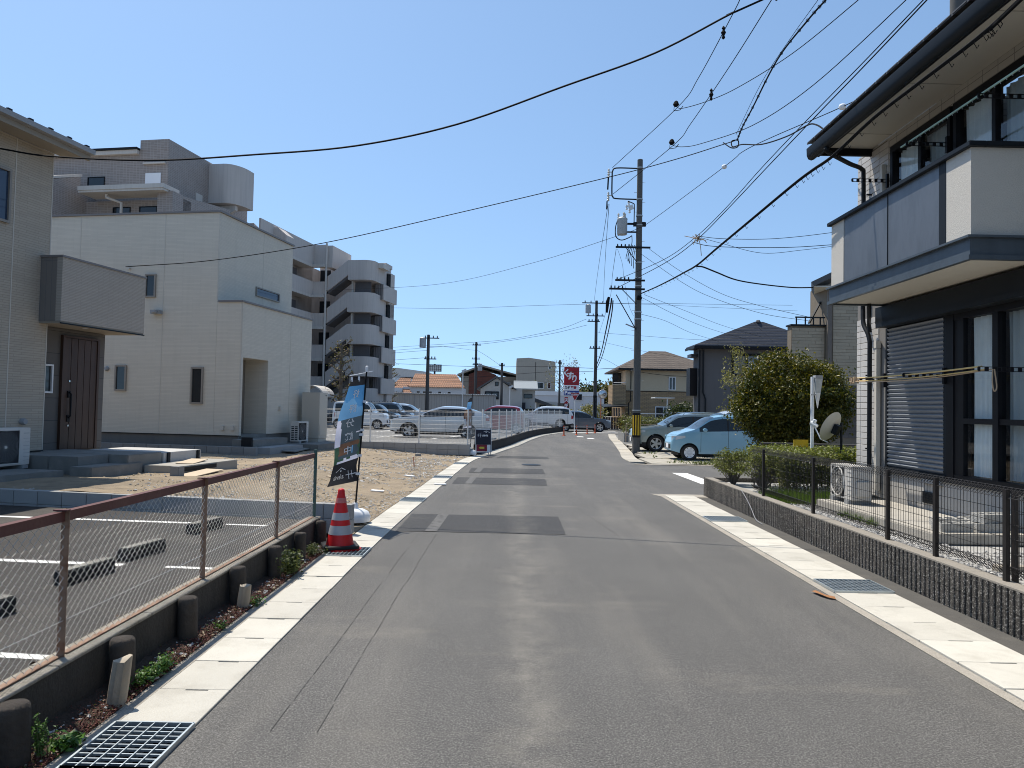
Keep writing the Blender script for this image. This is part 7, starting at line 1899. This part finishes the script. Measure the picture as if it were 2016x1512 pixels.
def bricks(x0, x1, yf, z0, z1, lim):
    z = z0; r_ = 0
    while z + .112 <= z1:
        x = x0 - (0, .34, .12, .46)[r_ % 4]
        while x < x1 - .03:
            a, c_ = max(x, x0), min(x + .592, x1)
            if c_ - a > .03:
                o = link('brick', bd if z < 2.76 else bl, t, (a - 12, yf - 27, z)); o.scale.x = (c_ - a) / .592
            x += .6
        z += .12; r_ += 1
bricks(11.72, 13.1, 27.0, .9, 6.45, 0)
bricks(10.29, 11.48, 27.18, 2.76, 4.95, 0)
MB(o_).box(11.5, 11.64, 26.93, 27.02, .0, 6.3).obj('rain_pipe', pm('pipe_taupe', (.16, .135, .115), .6, .1), t)
mb = MB(o_); mb.box(10.22, 11.52, 27.12, 27.65, 4.981, 5.04)
mb.box(10.4, 11.5, 27.16, 27.2, 5.28, 5.33)
for x in (10.42, 10.75, 11.05, 11.3): mb.box(x, x + .04, 27.16, 27.2, 5.04, 5.28)
mb.beam((10.95, 27.3, 5.1), (11.5, 27.6, 5.95), .08, .05); mb.obj('balcony_rail', M['dark_metal'], t)
mb = MB(o_); mb.prism([(10.80, 26.5, 6.36), (14.6, 26.5, 8.25), (18.4, 26.5, 6.36), (18.4, 26.5, 6.58), (14.6, 26.5, 8.47), (10.70, 26.5, 6.50)], (.9, 2.2, 0)); mb.obj('roof', M['roof_sheet'], t)
mb = MB(o_); mb.prism([(11.52, 27.02, 6.5), (14.6, 27.02, 7.95), (17.7, 27.02, 6.5)], (0, .2, 0)); mb.obj('gable', M['brick_tan'], t)
mb = MB(o_); mb.prism([(10.85, 26.6, 6.34), (11.51, 26.6, 6.34), (11.51, 26.6, 6.40), (10.85, 26.6, 6.38)], (.9, 2.2, 0)); mb.obj('eave_soffit', M['soffit_e'], t)

M['slate_wall'] = pm('grey_render', (.125, .122, .125), .85, .06, 1, streak=.08)
M['slate_roof'] = wallmat('slate_roof', (.050, .054, .068), (.042, .046, .058), (.018, .02, .025), 3.5, .17, .02, .45, .5, .1, .5, 0, .03)
def hip(mb, x0, x1, y0, y1, z, peak, th=.12, ridge=None):
    cx0, cx1 = (ridge if ridge else ((x0 + x1) / 2, (x0 + x1) / 2)); cy = (y0 + y1) / 2
    v = [(x0, y0, z), (x1, y0, z), (x1, y1, z), (x0, y1, z), (x0, y0, z + th), (x1, y0, z + th), (x1, y1, z + th), (x0, y1, z + th), (cx0, cy, peak), (cx1, cy, peak)]
    return mb.add(v, [(0, 3, 2, 1), (0, 1, 5, 4), (1, 2, 6, 5), (2, 3, 7, 6), (3, 0, 4, 7), (4, 5, 9, 8), (6, 7, 8, 9), (5, 6, 9), (7, 4, 8)])
t = thing('grey_house', 'dark grey house with a slate hip roof behind the parked cars', 'house', (15, 44, 0)); o_ = (15, 44, 0)
MB(o_).box(11.1, 18.6, 44, 45.3, 0, 5.5).obj('wall', M['slate_wall'], t)
mb = MB(o_); hip(mb, 10.72, 19.2, 43.4, 45.7, 5.52, 7.25, .16, (14.6, 15.1)); rfo = mb.obj('roof', M['slate_roof'], t)
mb = MB(o_); mb.box(10.66, 19.25, 43.33, 43.41, 5.46, 5.6); mb.box(10.66, 10.715, 43.41, 45.7, 5.46, 5.6); mb.obj('eave_gutter', M['black_metal'], t)
mb = MB(o_); mb.lathe([(.02, 7.1), (.16, 7.25), (.1, 7.35)], (14.8, 44.55, 0), 8); mb.obj('ridge_cap', M['roof_sheet'], rfo)
MB(o_).box(10.7, 11.09, 44.2, 45.2, 5.0, 5.2).obj('lower_eave', M['slate_roof'], t)
win(t, o_, 'y', 13.05, 14.85, 3.9, 5.25, 44, M['black_metal'], pm('pane_grey', (.16, .18, .20), .08, .3, 1, spec=.6), fw=.14, mull=(13.95,))
win(t, o_, 'y', 13.0, 13.6, .8, 2.4, 44, M['white_metal'], M['glass'])
mb = MB(o_); mb.tube([(11.35, 43.9, 5.4), (11.35, 43.9, 2.9), (11.5, 43.9, 2.5), (11.5, 43.9, 0)], .05, 6); mb.tube([(11.12, 43.9, 5.4), (11.12, 43.9, 0)], .06, 6); mb.obj('rain_pipe', M['dark_metal'], t)
MB(o_).box(10.66, 11.08, 44.3, 45.2, 2.7, 4.35).obj('balcony', M['black_metal'], t)
M['brick_wall'] = wallmat('tan_brick', (.42, .29, .165), (.36, .25, .14), (.18, .14, .10), .4, .12, .015, .85, .3, .1, .5, .1, .01)
M['cream_wall'] = pm('cream_render', (.56, .46, .32), .85, .06, 1)
M['brown_roof'] = wallmat('brown_roof', (.13, .105, .085), (.10, .08, .065), (.045, .035, .03), .45, .22, .03, .8, .4, .15, .5, 0, .03)
t = thing('brown_house', 'tan brick house with a brown hip roof at the crossing', 'house', (13, 68, 0)); o_ = (13, 68, 0)
MB(o_).box(10.45, 18.5, 68, 77, 0, 3.55).obj('lower_wall', M['brick_wall'], t)
MB(o_).box(10.44, 18.51, 67.99, 77.01, 3.56, 5.45).obj('upper_wall', M['cream_wall'], t)
MB(o_).box(10.42, 18.53, 67.95, 77.03, 3.50, 3.558).obj('belt_course', M['black_metal'], t)
mb = MB(o_); hip(mb, 9.7, 19.2, 67.3, 77.7, 5.46, 7.6, .14, (13.4, 15)); mb.obj('roof', M['brown_roof'], t)
mb = MB(o_); mb.box(9.66, 19.2, 67.24, 67.31, 5.42, 5.56); mb.obj('eave_gutter', M['dark_metal'], t)
mb = MB(o_); mb.box(9.2, 10.43, 67.6, 70.5, 2.0, 4.05); mb.obj('balcony', M['brick_wall'], t)
mb = MB(o_); mb.tube([(9.3, 67.6, 4.25), (10.4, 67.6, 4.25)], .03, 5); mb.obj('balcony_rail', M['white_metal'], t)
for (a0, a1, z0, z1) in ((14.4, 15.05, 3.65, 4.9), (16.2, 18.2, 3.45, 5.0), (13.2, 14.7, .9, 2.15)): win(t, o_, 'y', a0, a1, z0, z1, 67.98, M['white_metal'], M['glass'], fw=.08, mull=((a0 + a1) / 2,))
win(t, o_, 'y', 9.6, 10.4, 4.2, 5.3, 70.5, M['dark_metal'], M['glass'])
mb = MB(o_); mb.tube([(10.9, 67.8, 5.4), (10.9, 67.8, 2.6), (10.7, 67.8, 2.4), (10.7, 67.8, 0)], .05, 6); mb.obj('rain_pipe', M['black_metal'], t)
MB(o_).prism([(8.2, 66, 1.95), (10.4, 66, 2.1), (10.4, 69, 2.35), (8.2, 69, 2.2)], (0, 0, .06)).obj('car_port_roof', M['dark_metal'], t)
t = thing('porch_clutter', 'dark brown fence boards and laundry beside the brown house', 'fence', (9.3, 66.3, 0))
for k in range(9): MB().box(-1.1 + k * .24, -.9 + k * .24, -.02, .02, 0, 1.1).obj('board', M['wood_door'], t)
mb = MB()
for k in range(5): mb.box(-.2 + k * .15, -.1 + k * .15, .3, .36, 1.2, 1.95)
mb.obj('laundry', M['print_slate'], t)
# hedge planter by the road, carport rails, small railing
t = thing('planter_hedge', 'grey planter with a clipped hedge at the bend of the road', 'hedge', (7.3, 41.5, 0)); o_ = (7.3, 41.5, 0)
MB(o_).box(6.25, 10.4, 40.9, 43.2, -.05, .48).obj('planter', M['block_dark'], t)
mb = MB(o_)
for _ in range(170):
    x, y, z = rnd.uniform(6.35, 10.4), rnd.uniform(41.0, 43), rnd.uniform(.5, 1.38)
    for _k in range(22): leaf(mb, Vector((x + rnd.gauss(0, .12), y + rnd.gauss(0, .12), z + rnd.gauss(0, .06))), rnd.uniform(.05, .09), .5)
mb.obj('foliage', M['leaf_hedge'], t, recalc=False)
t = thing('roadside_railing', 'thin tan railing in front of the planter hedge', 'fence', (7.3, 40.7, 0)); o_ = (7.3, 40.7, 0)
for k in range(6): MB(o_).box(6.3 + k * .8, 6.33 + k * .8, 40.68, 40.72, 0, 1.0).obj('post', M['rope2'], t)
for z in (.35, .55, .75, .97): MB(o_).box(6.3, 10.3, 40.69, 40.71, z, z + .025).obj('rail', M['rope2'], t)
t = thing('carport_frame', 'white carport rails standing before the brown house', 'carport', (9.6, 49.5, 0)); o_ = (9.6, 49.5, 0)
MB(o_).box(8.6, 12.2, 49.5, 49.55, 1.52, 1.58).obj('rail', M['white_metal'], t); MB(o_).box(8.6, 12.2, 49.5, 49.55, 1.05, 1.10).obj('rail', M['white_metal'], t)
MB(o_).box(10.4, 10.48, 49.56, 49.64, 0, 2.6).obj('post', M['white_metal'], t); MB(o_).box(9.6, 10.9, 49.5, 51, 2.6, 2.66).obj('roof', M['white_metal'], t)
mb = MB(o_); mb.lathe([(.02, 1.28), (.16, 1.36), (.18, 1.46), (.1, 1.55)], (11.3, 49.4, 0), 10); mb.obj('float', M['print_white'], t)
MB().box(-.06, .06, -.01, .01, 0, .18)
# crossing furniture
t = thing('stop_sign', 'red triangular stop sign on a white post at the crossing', 'sign', (4.72, 55.3, 0))
MB().lathe([(.032, 0), (.032, 2.9)], n=8).obj('post', M['white_metal'], t)
mb = MB(); mb.add([(-.36, -.05, 2.98), (.36, -.05, 2.98), (0, -.05, 2.34), (-.36, -.035, 2.98), (.36, -.035, 2.98), (0, -.035, 2.34)], [(0, 2, 1), (3, 4, 5), (0, 1, 4, 3), (1, 2, 5, 4), (2, 0, 3, 5)]); mb.obj('plate', M['print_white'], t)
mb = MB(); mb.quad((-.32, -.056, 2.96), (0, -.056, 2.39), (.32, -.056, 2.96)); mb.obj('red_face', pm('sign_red', (.34, .015, .02), .4, .05), t, recalc=False)
mb = MB(); text_to(mb, '止まれ', .155, lambda x, y: Vector((x, -.060, 2.83 + y)), bold=.006); mb.obj('lettering', M['print_white'], t, recalc=False)
M['bollard_orange'] = pm('bollard_orange', (.55, .085, .02), .5, .1)
for i, (x, y) in enumerate([(3.45, 48.3), (4.4, 49.8), (5.36, 52.2), (6.2, 54.7)]):
    t = thing('bollard', ['orange flexible bollard nearest the bend of the dark kerb wall', 'orange flexible bollard in front of the stop sign', 'orange flexible bollard before the rear door of the blue grey crossover', 'orange flexible bollard before the nose of the blue grey crossover'][i], 'bollard', (x, y, 0), 0, 'orange bollards at the crossing')
    MB().lathe([(.11, 0), (.11, .03), (.045, .06), (.04, .62), (.03, .65)], n=10).obj('post', M['bollard_orange'], t, smooth=40)
    for z in (.36, .5): MB().lathe([(.0435, z), (.0435, z + .06)], n=10, cap=False).obj('reflective_band', M['reflect'], t)
t = thing('traffic_mirror', 'round convex traffic mirror on an orange pole at the crossing', 'mirror', (6.95, 57.6, 0))
MB().lathe([(.04, 0), (.04, 2.9)], n=8).obj('post', pm('mirror_post', (.42, .14, .05), .5, .1), t)
mb = MB(); mb.lathe([(.33, -.06), (.36, -.02), (.36, .02), (.3, .06)], (.1, -.1, 2.95), 20, 'y'); mb.obj('hood', M['grey_metal'], t, smooth=40)
mb = MB(); mb.lathe([(.29, -.065), (.2, -.09), (.02, -.10)], (.1, -.1, 2.95), 20, 'y'); mb.obj('glass', M['chrome'], t, smooth=80)

# ------------------------------------------------------------------ pharmacy sign and white store
t = thing('pharmacy_sign', 'tall red and white pharmacy sign with a blue parking panel', 'sign', (7.65, 95, 0)); o_ = (7.65, 95, 0)
SR = pm('sign_crimson', (.34, .012, .022), .45, .06); SB = pm('sign_blue', (.02, .055, .25), .45, .06)
MB(o_).box(6.7, 8.62, 95.0, 95.4, 4.84, 7.15).obj('red_panel', SR, t); MB(o_).box(6.7, 8.62, 95.0, 95.4, 4.12, 4.83).obj('white_panel', M['print_white'], t); MB(o_).box(6.7, 8.62, 95.0, 95.4, 3.5, 4.11).obj('blue_panel', SB, t)
MB(o_).box(7.45, 7.85, 95.1, 95.3, 0, 3.49).obj('post', M['white_metal'], t)
mb = MB(o_)
for ch_, x, z, s_ in (('く', 6.98, 6.30, 1.15), ('す', 7.45, 5.95, 1.12), ('り', 8.0, 5.6, 1.10)): text_to(mb, ch_, s_, lambda a, b, x=x, z=z: Vector((x + a * .82 + b * .05, 94.99, z + b)), bold=.035)
text_to(mb, 'P', .62, lambda a, b: Vector((6.93 + a, 94.99, 3.82 + b)), bold=.03); text_to(mb, '38', .42, lambda a, b: Vector((7.32 + a, 94.99, 3.78 + b)), bold=.02); text_to(mb, '台', .24, lambda a, b: Vector((7.66 + a, 94.99, 3.7 + b)), bold=.01)
mb.add([(7.78, 94.99, 3.62), (8.22, 94.99, 3.62), (7.98, 94.99, 4.0)], [(0, 1, 2)]); mb.obj('lettering', M['print_white'], t, recalc=False)
mb = MB(o_); text_to(mb, 'スギ', .42, lambda a, b: Vector((7.10 + a * .85, 94.99, 4.47 + b)), bold=.02); mb.obj('lettering', M['print_black'], t, recalc=False)
mb = MB(o_); text_to(mb, '薬局', .42, lambda a, b: Vector((7.93 + a * .9, 94.99, 4.47 + b)), bold=.02); mb.obj('lettering', SR, t, recalc=False)
t = thing('store_banner', 'narrow vertical red banner with white letters under the pharmacy sign', 'sign', (6.9, 93.5, 0))
MB().box(-.22, .22, 0, .1, .6, 3.25).obj('banner', SR, t); mb = MB()
for k, ch_ in enumerate('スギ薬'): text_to(mb, ch_, .5, lambda a, b, k=k: Vector((a, -.01, 2.85 - .7 * k + b)), bold=.03)
mb.obj('lettering', M['print_white'], t, recalc=False); MB().box(-.03, .03, .11, .16, 0, .9).obj('post', M['white_metal'], t)
def block(name, label, cat, x0, x1, y0, y1, z1, mat, parts=()):
    t = thing(name, label, cat, ((x0 + x1) / 2, y0, 0)); o_ = ((x0 + x1) / 2, y0, 0)
    MB(o_).box(x0, x1, y0, y1, -.1, z1).obj('wall', mat, t)
    return t, o_
M['store_white'] = pm('store_white', (.55, .56, .57), .7, .05, 1)
t, o_ = block('white_store', 'long low white store behind the pharmacy sign', 'shop', 3.2, 13.0, 104, 118, 3.6, M['store_white'])
MB(o_).box(3.1, 13.1, 103.9, 118, 3.61, 4.2).obj('fascia', M['white_metal'], t)
win(t, o_, 'y', 9.0, 9.9, 3.0, 3.9, 103.88, M['white_metal'], M['print_black']); win(t, o_, 'y', 5.0, 8.2, .6, 2.6, 104, M['white_metal'], M['glass'], mull=(6.6,))
# ------------------------------------------------------------------ far row of buildings to the north west
M['terracotta'] = wallmat('terracotta_tiles', (.46, .235, .135), (.36, .20, .125), (.17, .09, .06), .34, .30, .05, .8, .6, .25, .0, 0, .06)
t, o_ = block('tiled_villa', 'pale villa with orange terracotta tiled roofs', 'house', -16.2, -7.4, 110, 119, 4.6, M['store_white'])
mb = MB(o_); mb.prism([(-15.3, 109.6, 4.55), (-7.0, 109.6, 4.55), (-8.6, 113.5, 6.6), (-14.9, 113.5, 6.6)], (0, .05, .12)); mb.obj('roof', M['terracotta'], t)
mb = MB(o_); mb.prism([(-18.4, 109.0, 3.5), (-14.7, 109.0, 3.5), (-15.8, 111, 4.75), (-17.6, 111, 4.75)], (0, .05, .12)); mb.prism([(-17.9, 111.1, 4.7), (-15.4, 111.1, 4.7), (-15.4, 113, 5.9), (-17.1, 113, 5.9)], (0, .05, .12)); mb.obj('roof', M['terracotta'], t)
MB(o_).box(-18.2, -16.21, 109.3, 116, 0, 4.4).obj('wing', M['store_white'], t)
for x in (-14.2, -13.3, -12.4, -11.0, -9.6): win(t, o_, 'y', x, x + .55, 3.2, 4.0, 110, M['white_metal'], M['glass'])
M['shed'] = wallmat('corrugated_shed', (.38, .385, .38), (.36, .365, .36), (.25, .255, .25), .25, 40, .02, .6, .3, .08, 0, .1, .02)
t, o_ = block('long_shed', 'long grey corrugated shed beyond the rear car park', 'shed', -13.5, -1.7, 75, 80, 2.95, M['shed'])
MB(o_).box(-13.6, -1.6, 74.85, 80.1, 2.96, 3.03).obj('roof', M['grey_metal'], t); mb = MB(o_)
for k in range(48): mb.box(-13.5 + k * .25, -13.37 + k * .25, 74.8, 80, 3.031, 3.08)
mb.obj('roof_ribs', M['white_metal'], t)
for x in (-10.9, -9.9, -8.6, -5.2): MB(o_).box(x, x + .06, 74.94, 75, 0, 2.9).obj('downpipe', M['grey_metal'], t)
M['school_brick'] = wallmat('school_brick', (.155, .055, .040), (.13, .045, .035), (.09, .05, .04), 1.0, .3, .03, .85, .2, .15, .5, .1, .01)
M['school_wall'] = pm('school_wall', (.25, .22, .18), .85, .08, .5, streak=.15)
t, o_ = block('brick_school', 'low school building with a red brown brick gable end', 'school', -9.0, 1.5, 130, 146, 7.2, M['school_wall'])
MB(o_).prism([(-7.6, 129.9, 0), (-2.8, 129.9, 0), (-2.8, 129.9, 7.5), (-5.4, 129.9, 8.4), (-7.6, 129.9, 7.5)], (0, .1, 0)).obj('brick_gable', M['school_brick'], t)
mb = MB(o_); mb.prism([(-9.6, 129.2, 7.2), (-5.4, 129.2, 8.9), (2.4, 129.2, 7.0), (2.4, 129.2, 7.25), (-5.4, 129.2, 9.2), (-9.6, 129.2, 7.5)], (0, 17, 0)); mb.obj('roof', pm('school_roof', (.28, .25, .21), .8), t)
MB(o_).box(-2.2, 4.5, 129.5, 130, 5.4, 6.0).obj('balcony_band', M['school_wall'], t)
for x in (-1.9, .2, 2.3): win(t, o_, 'y', x, x + 1.7, 4.0, 6.2, 129.98, M['grey_metal'], M['glass'], fw=.12, mull=(x + .57, x + 1.13))
M['beige_conc'] = pm('beige_concrete', (.34, .31, .265), .85, .08, .5, streak=.15)
t, o_ = block('beige_hall', 'beige three storey hall with a sloping parapet left of the pharmacy sign', 'building', .7, 7.3, 125, 140, 9.6, M['beige_conc'])
MB(o_).prism([(.7, 125, 9.61), (7.3, 125, 9.61), (7.3, 125, 9.7), (2.8, 125, 10.3), (.7, 125, 10.15)], (0, 14, 0)).obj('parapet', M['beige_conc'], t)
for x, z, w_ in ((6.1, 8.4, .5), (4.2, 5.1, 1.2), (6.0, 5.1, .6), (4.2, 2.7, 1.2), (6.0, 2.7, .7)): win(t, o_, 'y', x, x + w_, z, z + (1.1 if w_ > .5 else .6), 125, M['white_metal'], M['glass'], fw=.08)
MB(o_).box(3.9, 3.96, 124.96, 125, 0, 9.6).obj('joint', M['dark_metal'], t)
M['house_white'] = pm('house_white', (.50, .49, .46), .8, .06, 1)
t, o_ = block('gabled_house', 'white house with dark gable trim before the beige hall', 'house', -3.6, 1.2, 85, 93, 3.9, M['house_white'])
MB(o_).prism([(-3.6, 84.99, 3.9), (.1, 84.99, 3.9), (-1.75, 84.99, 5.15)], (0, 8, 0)).obj('gable', M['house_white'], t)
mb = MB(o_); mb.prism([(-4.0, 84.6, 3.75), (-1.75, 84.6, 5.2), (.5, 84.6, 3.75), (.5, 84.6, 3.92), (-1.75, 84.6, 5.4), (-4.0, 84.6, 3.92)], (0, 8.5, 0)); mb.obj('roof', M['roof_sheet'], t)
mb = MB(o_); mb.prism([(.2, 85.2, 3.92), (3.0, 85.2, 3.92), (3.0, 88, 4.9), (.2, 88, 4.9)], (0, .04, .1)); mb.obj('side_roof', pm('roof_blue_grey', (.22, .25, .27), .6), t)
MB(o_).box(1.21, 2.7, 86, 92, 0, 3.9).obj('wing', M['house_white'], t)
win(t, o_, 'y', -3.1, -1.5, 2.7, 3.6, 84.98, M['dark_metal'], M['glass'], fw=.14, mull=(-2.3,)); win(t, o_, 'y', -1.95, -1.55, 4.25, 4.7, 84.98, M['dark_metal'], M['glass'], fw=.06); win(t, o_, 'y', 1.4, 2.4, 2.9, 3.4, 86, M['dark_metal'], M['glass'], fw=.06)
MB(o_).box(-.2, 2.9, 84.2, 84.96, 1.0, 1.7).obj('balcony', M['dark_metal'], t); MB(o_).box(.8, 1.6, 85.9, 85.98, 1.7, 2.4).obj('shutter', M['print_navy'], t)
t, o_ = block('side_house', 'small white house with low roofs right of the dark gabled house', 'house', 3.1, 5.6, 90, 96, 2.6, M['house_white'])
MB(o_).prism([(2.8, 89.6, 2.55), (6.3, 89.6, 1.6), (6.3, 89.6, 1.75), (2.8, 89.6, 3.0)], (0, 6.5, 0)).obj('roof', M['roof_sheet'], t); win(t, o_, 'y', 3.4, 4.2, 1.2, 2.2, 90, M['dark_metal'], M['glass'])
t, o_ = block('arena', 'low grey arena roof rising at the edge of the apartment block', 'building', -26, -14.5, 140, 165, 6.2, M['school_wall'])
mb = MB(o_); mb.prism([(-26, 139, 6.21), (-14, 139, 6.21), (-14, 139, 6.5), (-20, 139, 7.0), (-26, 139, 7.2)], (0, 26, 0)); mb.obj('lower_roof', M['white_metal'], t)
mb = MB(o_); mb.prism([(-26, 142, 7.25), (-17.5, 142, 7.25), (-16.0, 142, 8.3), (-22, 142, 9.0), (-26, 142, 9.0)], (0, 20, 0)); mb.obj('upper_roof', M['grey_metal'], t)
t = thing('floodlight_mast', 'distant floodlight bank on a mast beyond the villa roofs', 'floodlight', (-17.2, 165, 0))
MB().box(-.35, .05, 0, .3, 0, 11.2).obj('mast', M['dark_metal'], t)
for r_ in range(3):
    for c_ in range(6): MB().box(-1.5 + c_ * .46, -1.12 + c_ * .46, -.3, 0, 9.6 + r_ * .5, 9.98 + r_ * .5).obj('lamp', M['galv_matt'], t)
MB().box(-1.6, 1.4, .001, .1, 9.5, 11.1).obj('frame', M['dark_metal'], t)
for i, (x, y, h_, lb) in enumerate([(-4.4, 66, 5.0, 'thin white lamp post with a tilted head beyond the silver white crossover'), (-.2, 72, 3.8, 'thin white post beside the plain utility pole')]):
    t = thing('lamp_post', lb, 'lamp', (x, y, 0)); MB().lathe([(.05, 0), (.04, h_)], n=8).obj('post', M['white_metal'], t); MB().obox((.1, 0, h_), (.2, 0, .1), (0, .08, 0), (-.04, 0, .08)).obj('lamp_head', M['white_metal'], t)
t = thing('iron_fence', 'black iron fence at the foot of the apartment block', 'fence', (-10.8, 61, 0))
for k in range(12): MB().box(-1.2 + k * .22, -1.17 + k * .22, 0, .03, .2, 2.1).obj('bar', M['black_metal'], t)
for z in (.4, 1.95): MB().box(-1.25, 1.35, .031, .05, z, z + .06).obj('rail', M['black_metal'], t)
t = thing('bicycle_shelter', 'low arched bicycle shelter beyond the tall beige tank', 'shelter', (-13.2, 48, .25)); mb = MB()
q = [(1.0 * math.cos(math.pi * k / 12), 2.0 + .75 * math.sin(math.pi * k / 12)) for k in range(13)]
mb.prism([(x, 0, z) for x, z in q] + [(x * .94, 0, z - .05) for x, z in q[::-1]], (0, 3, 0)); mb.obj('arched_roof', M['apt_white'], t)
for x in (-.95, .95): MB().box(x - .04, x + .04, .1, .2, 0, 2.0).obj('post', M['grey_metal'], t)
t = thing('wooded_hill', 'low wooded rise far behind the store', 'trees', (20, 210, 0)); t.name = 'far_woods'
bpy.data.objects.remove(t)
mb = MB()
for k in range(150):
    a = rnd.uniform(-40, 90); clumps(mb, (a, 205 + rnd.uniform(0, 20), 2.5), (5, 4, 3.2 + 1.2 * nz(a, 0, .08)), 10, 10, .9, 1.3, .2, .5)
mb.obj('far_woods', M['leaf_dark'], recalc=False, kind='stuff')
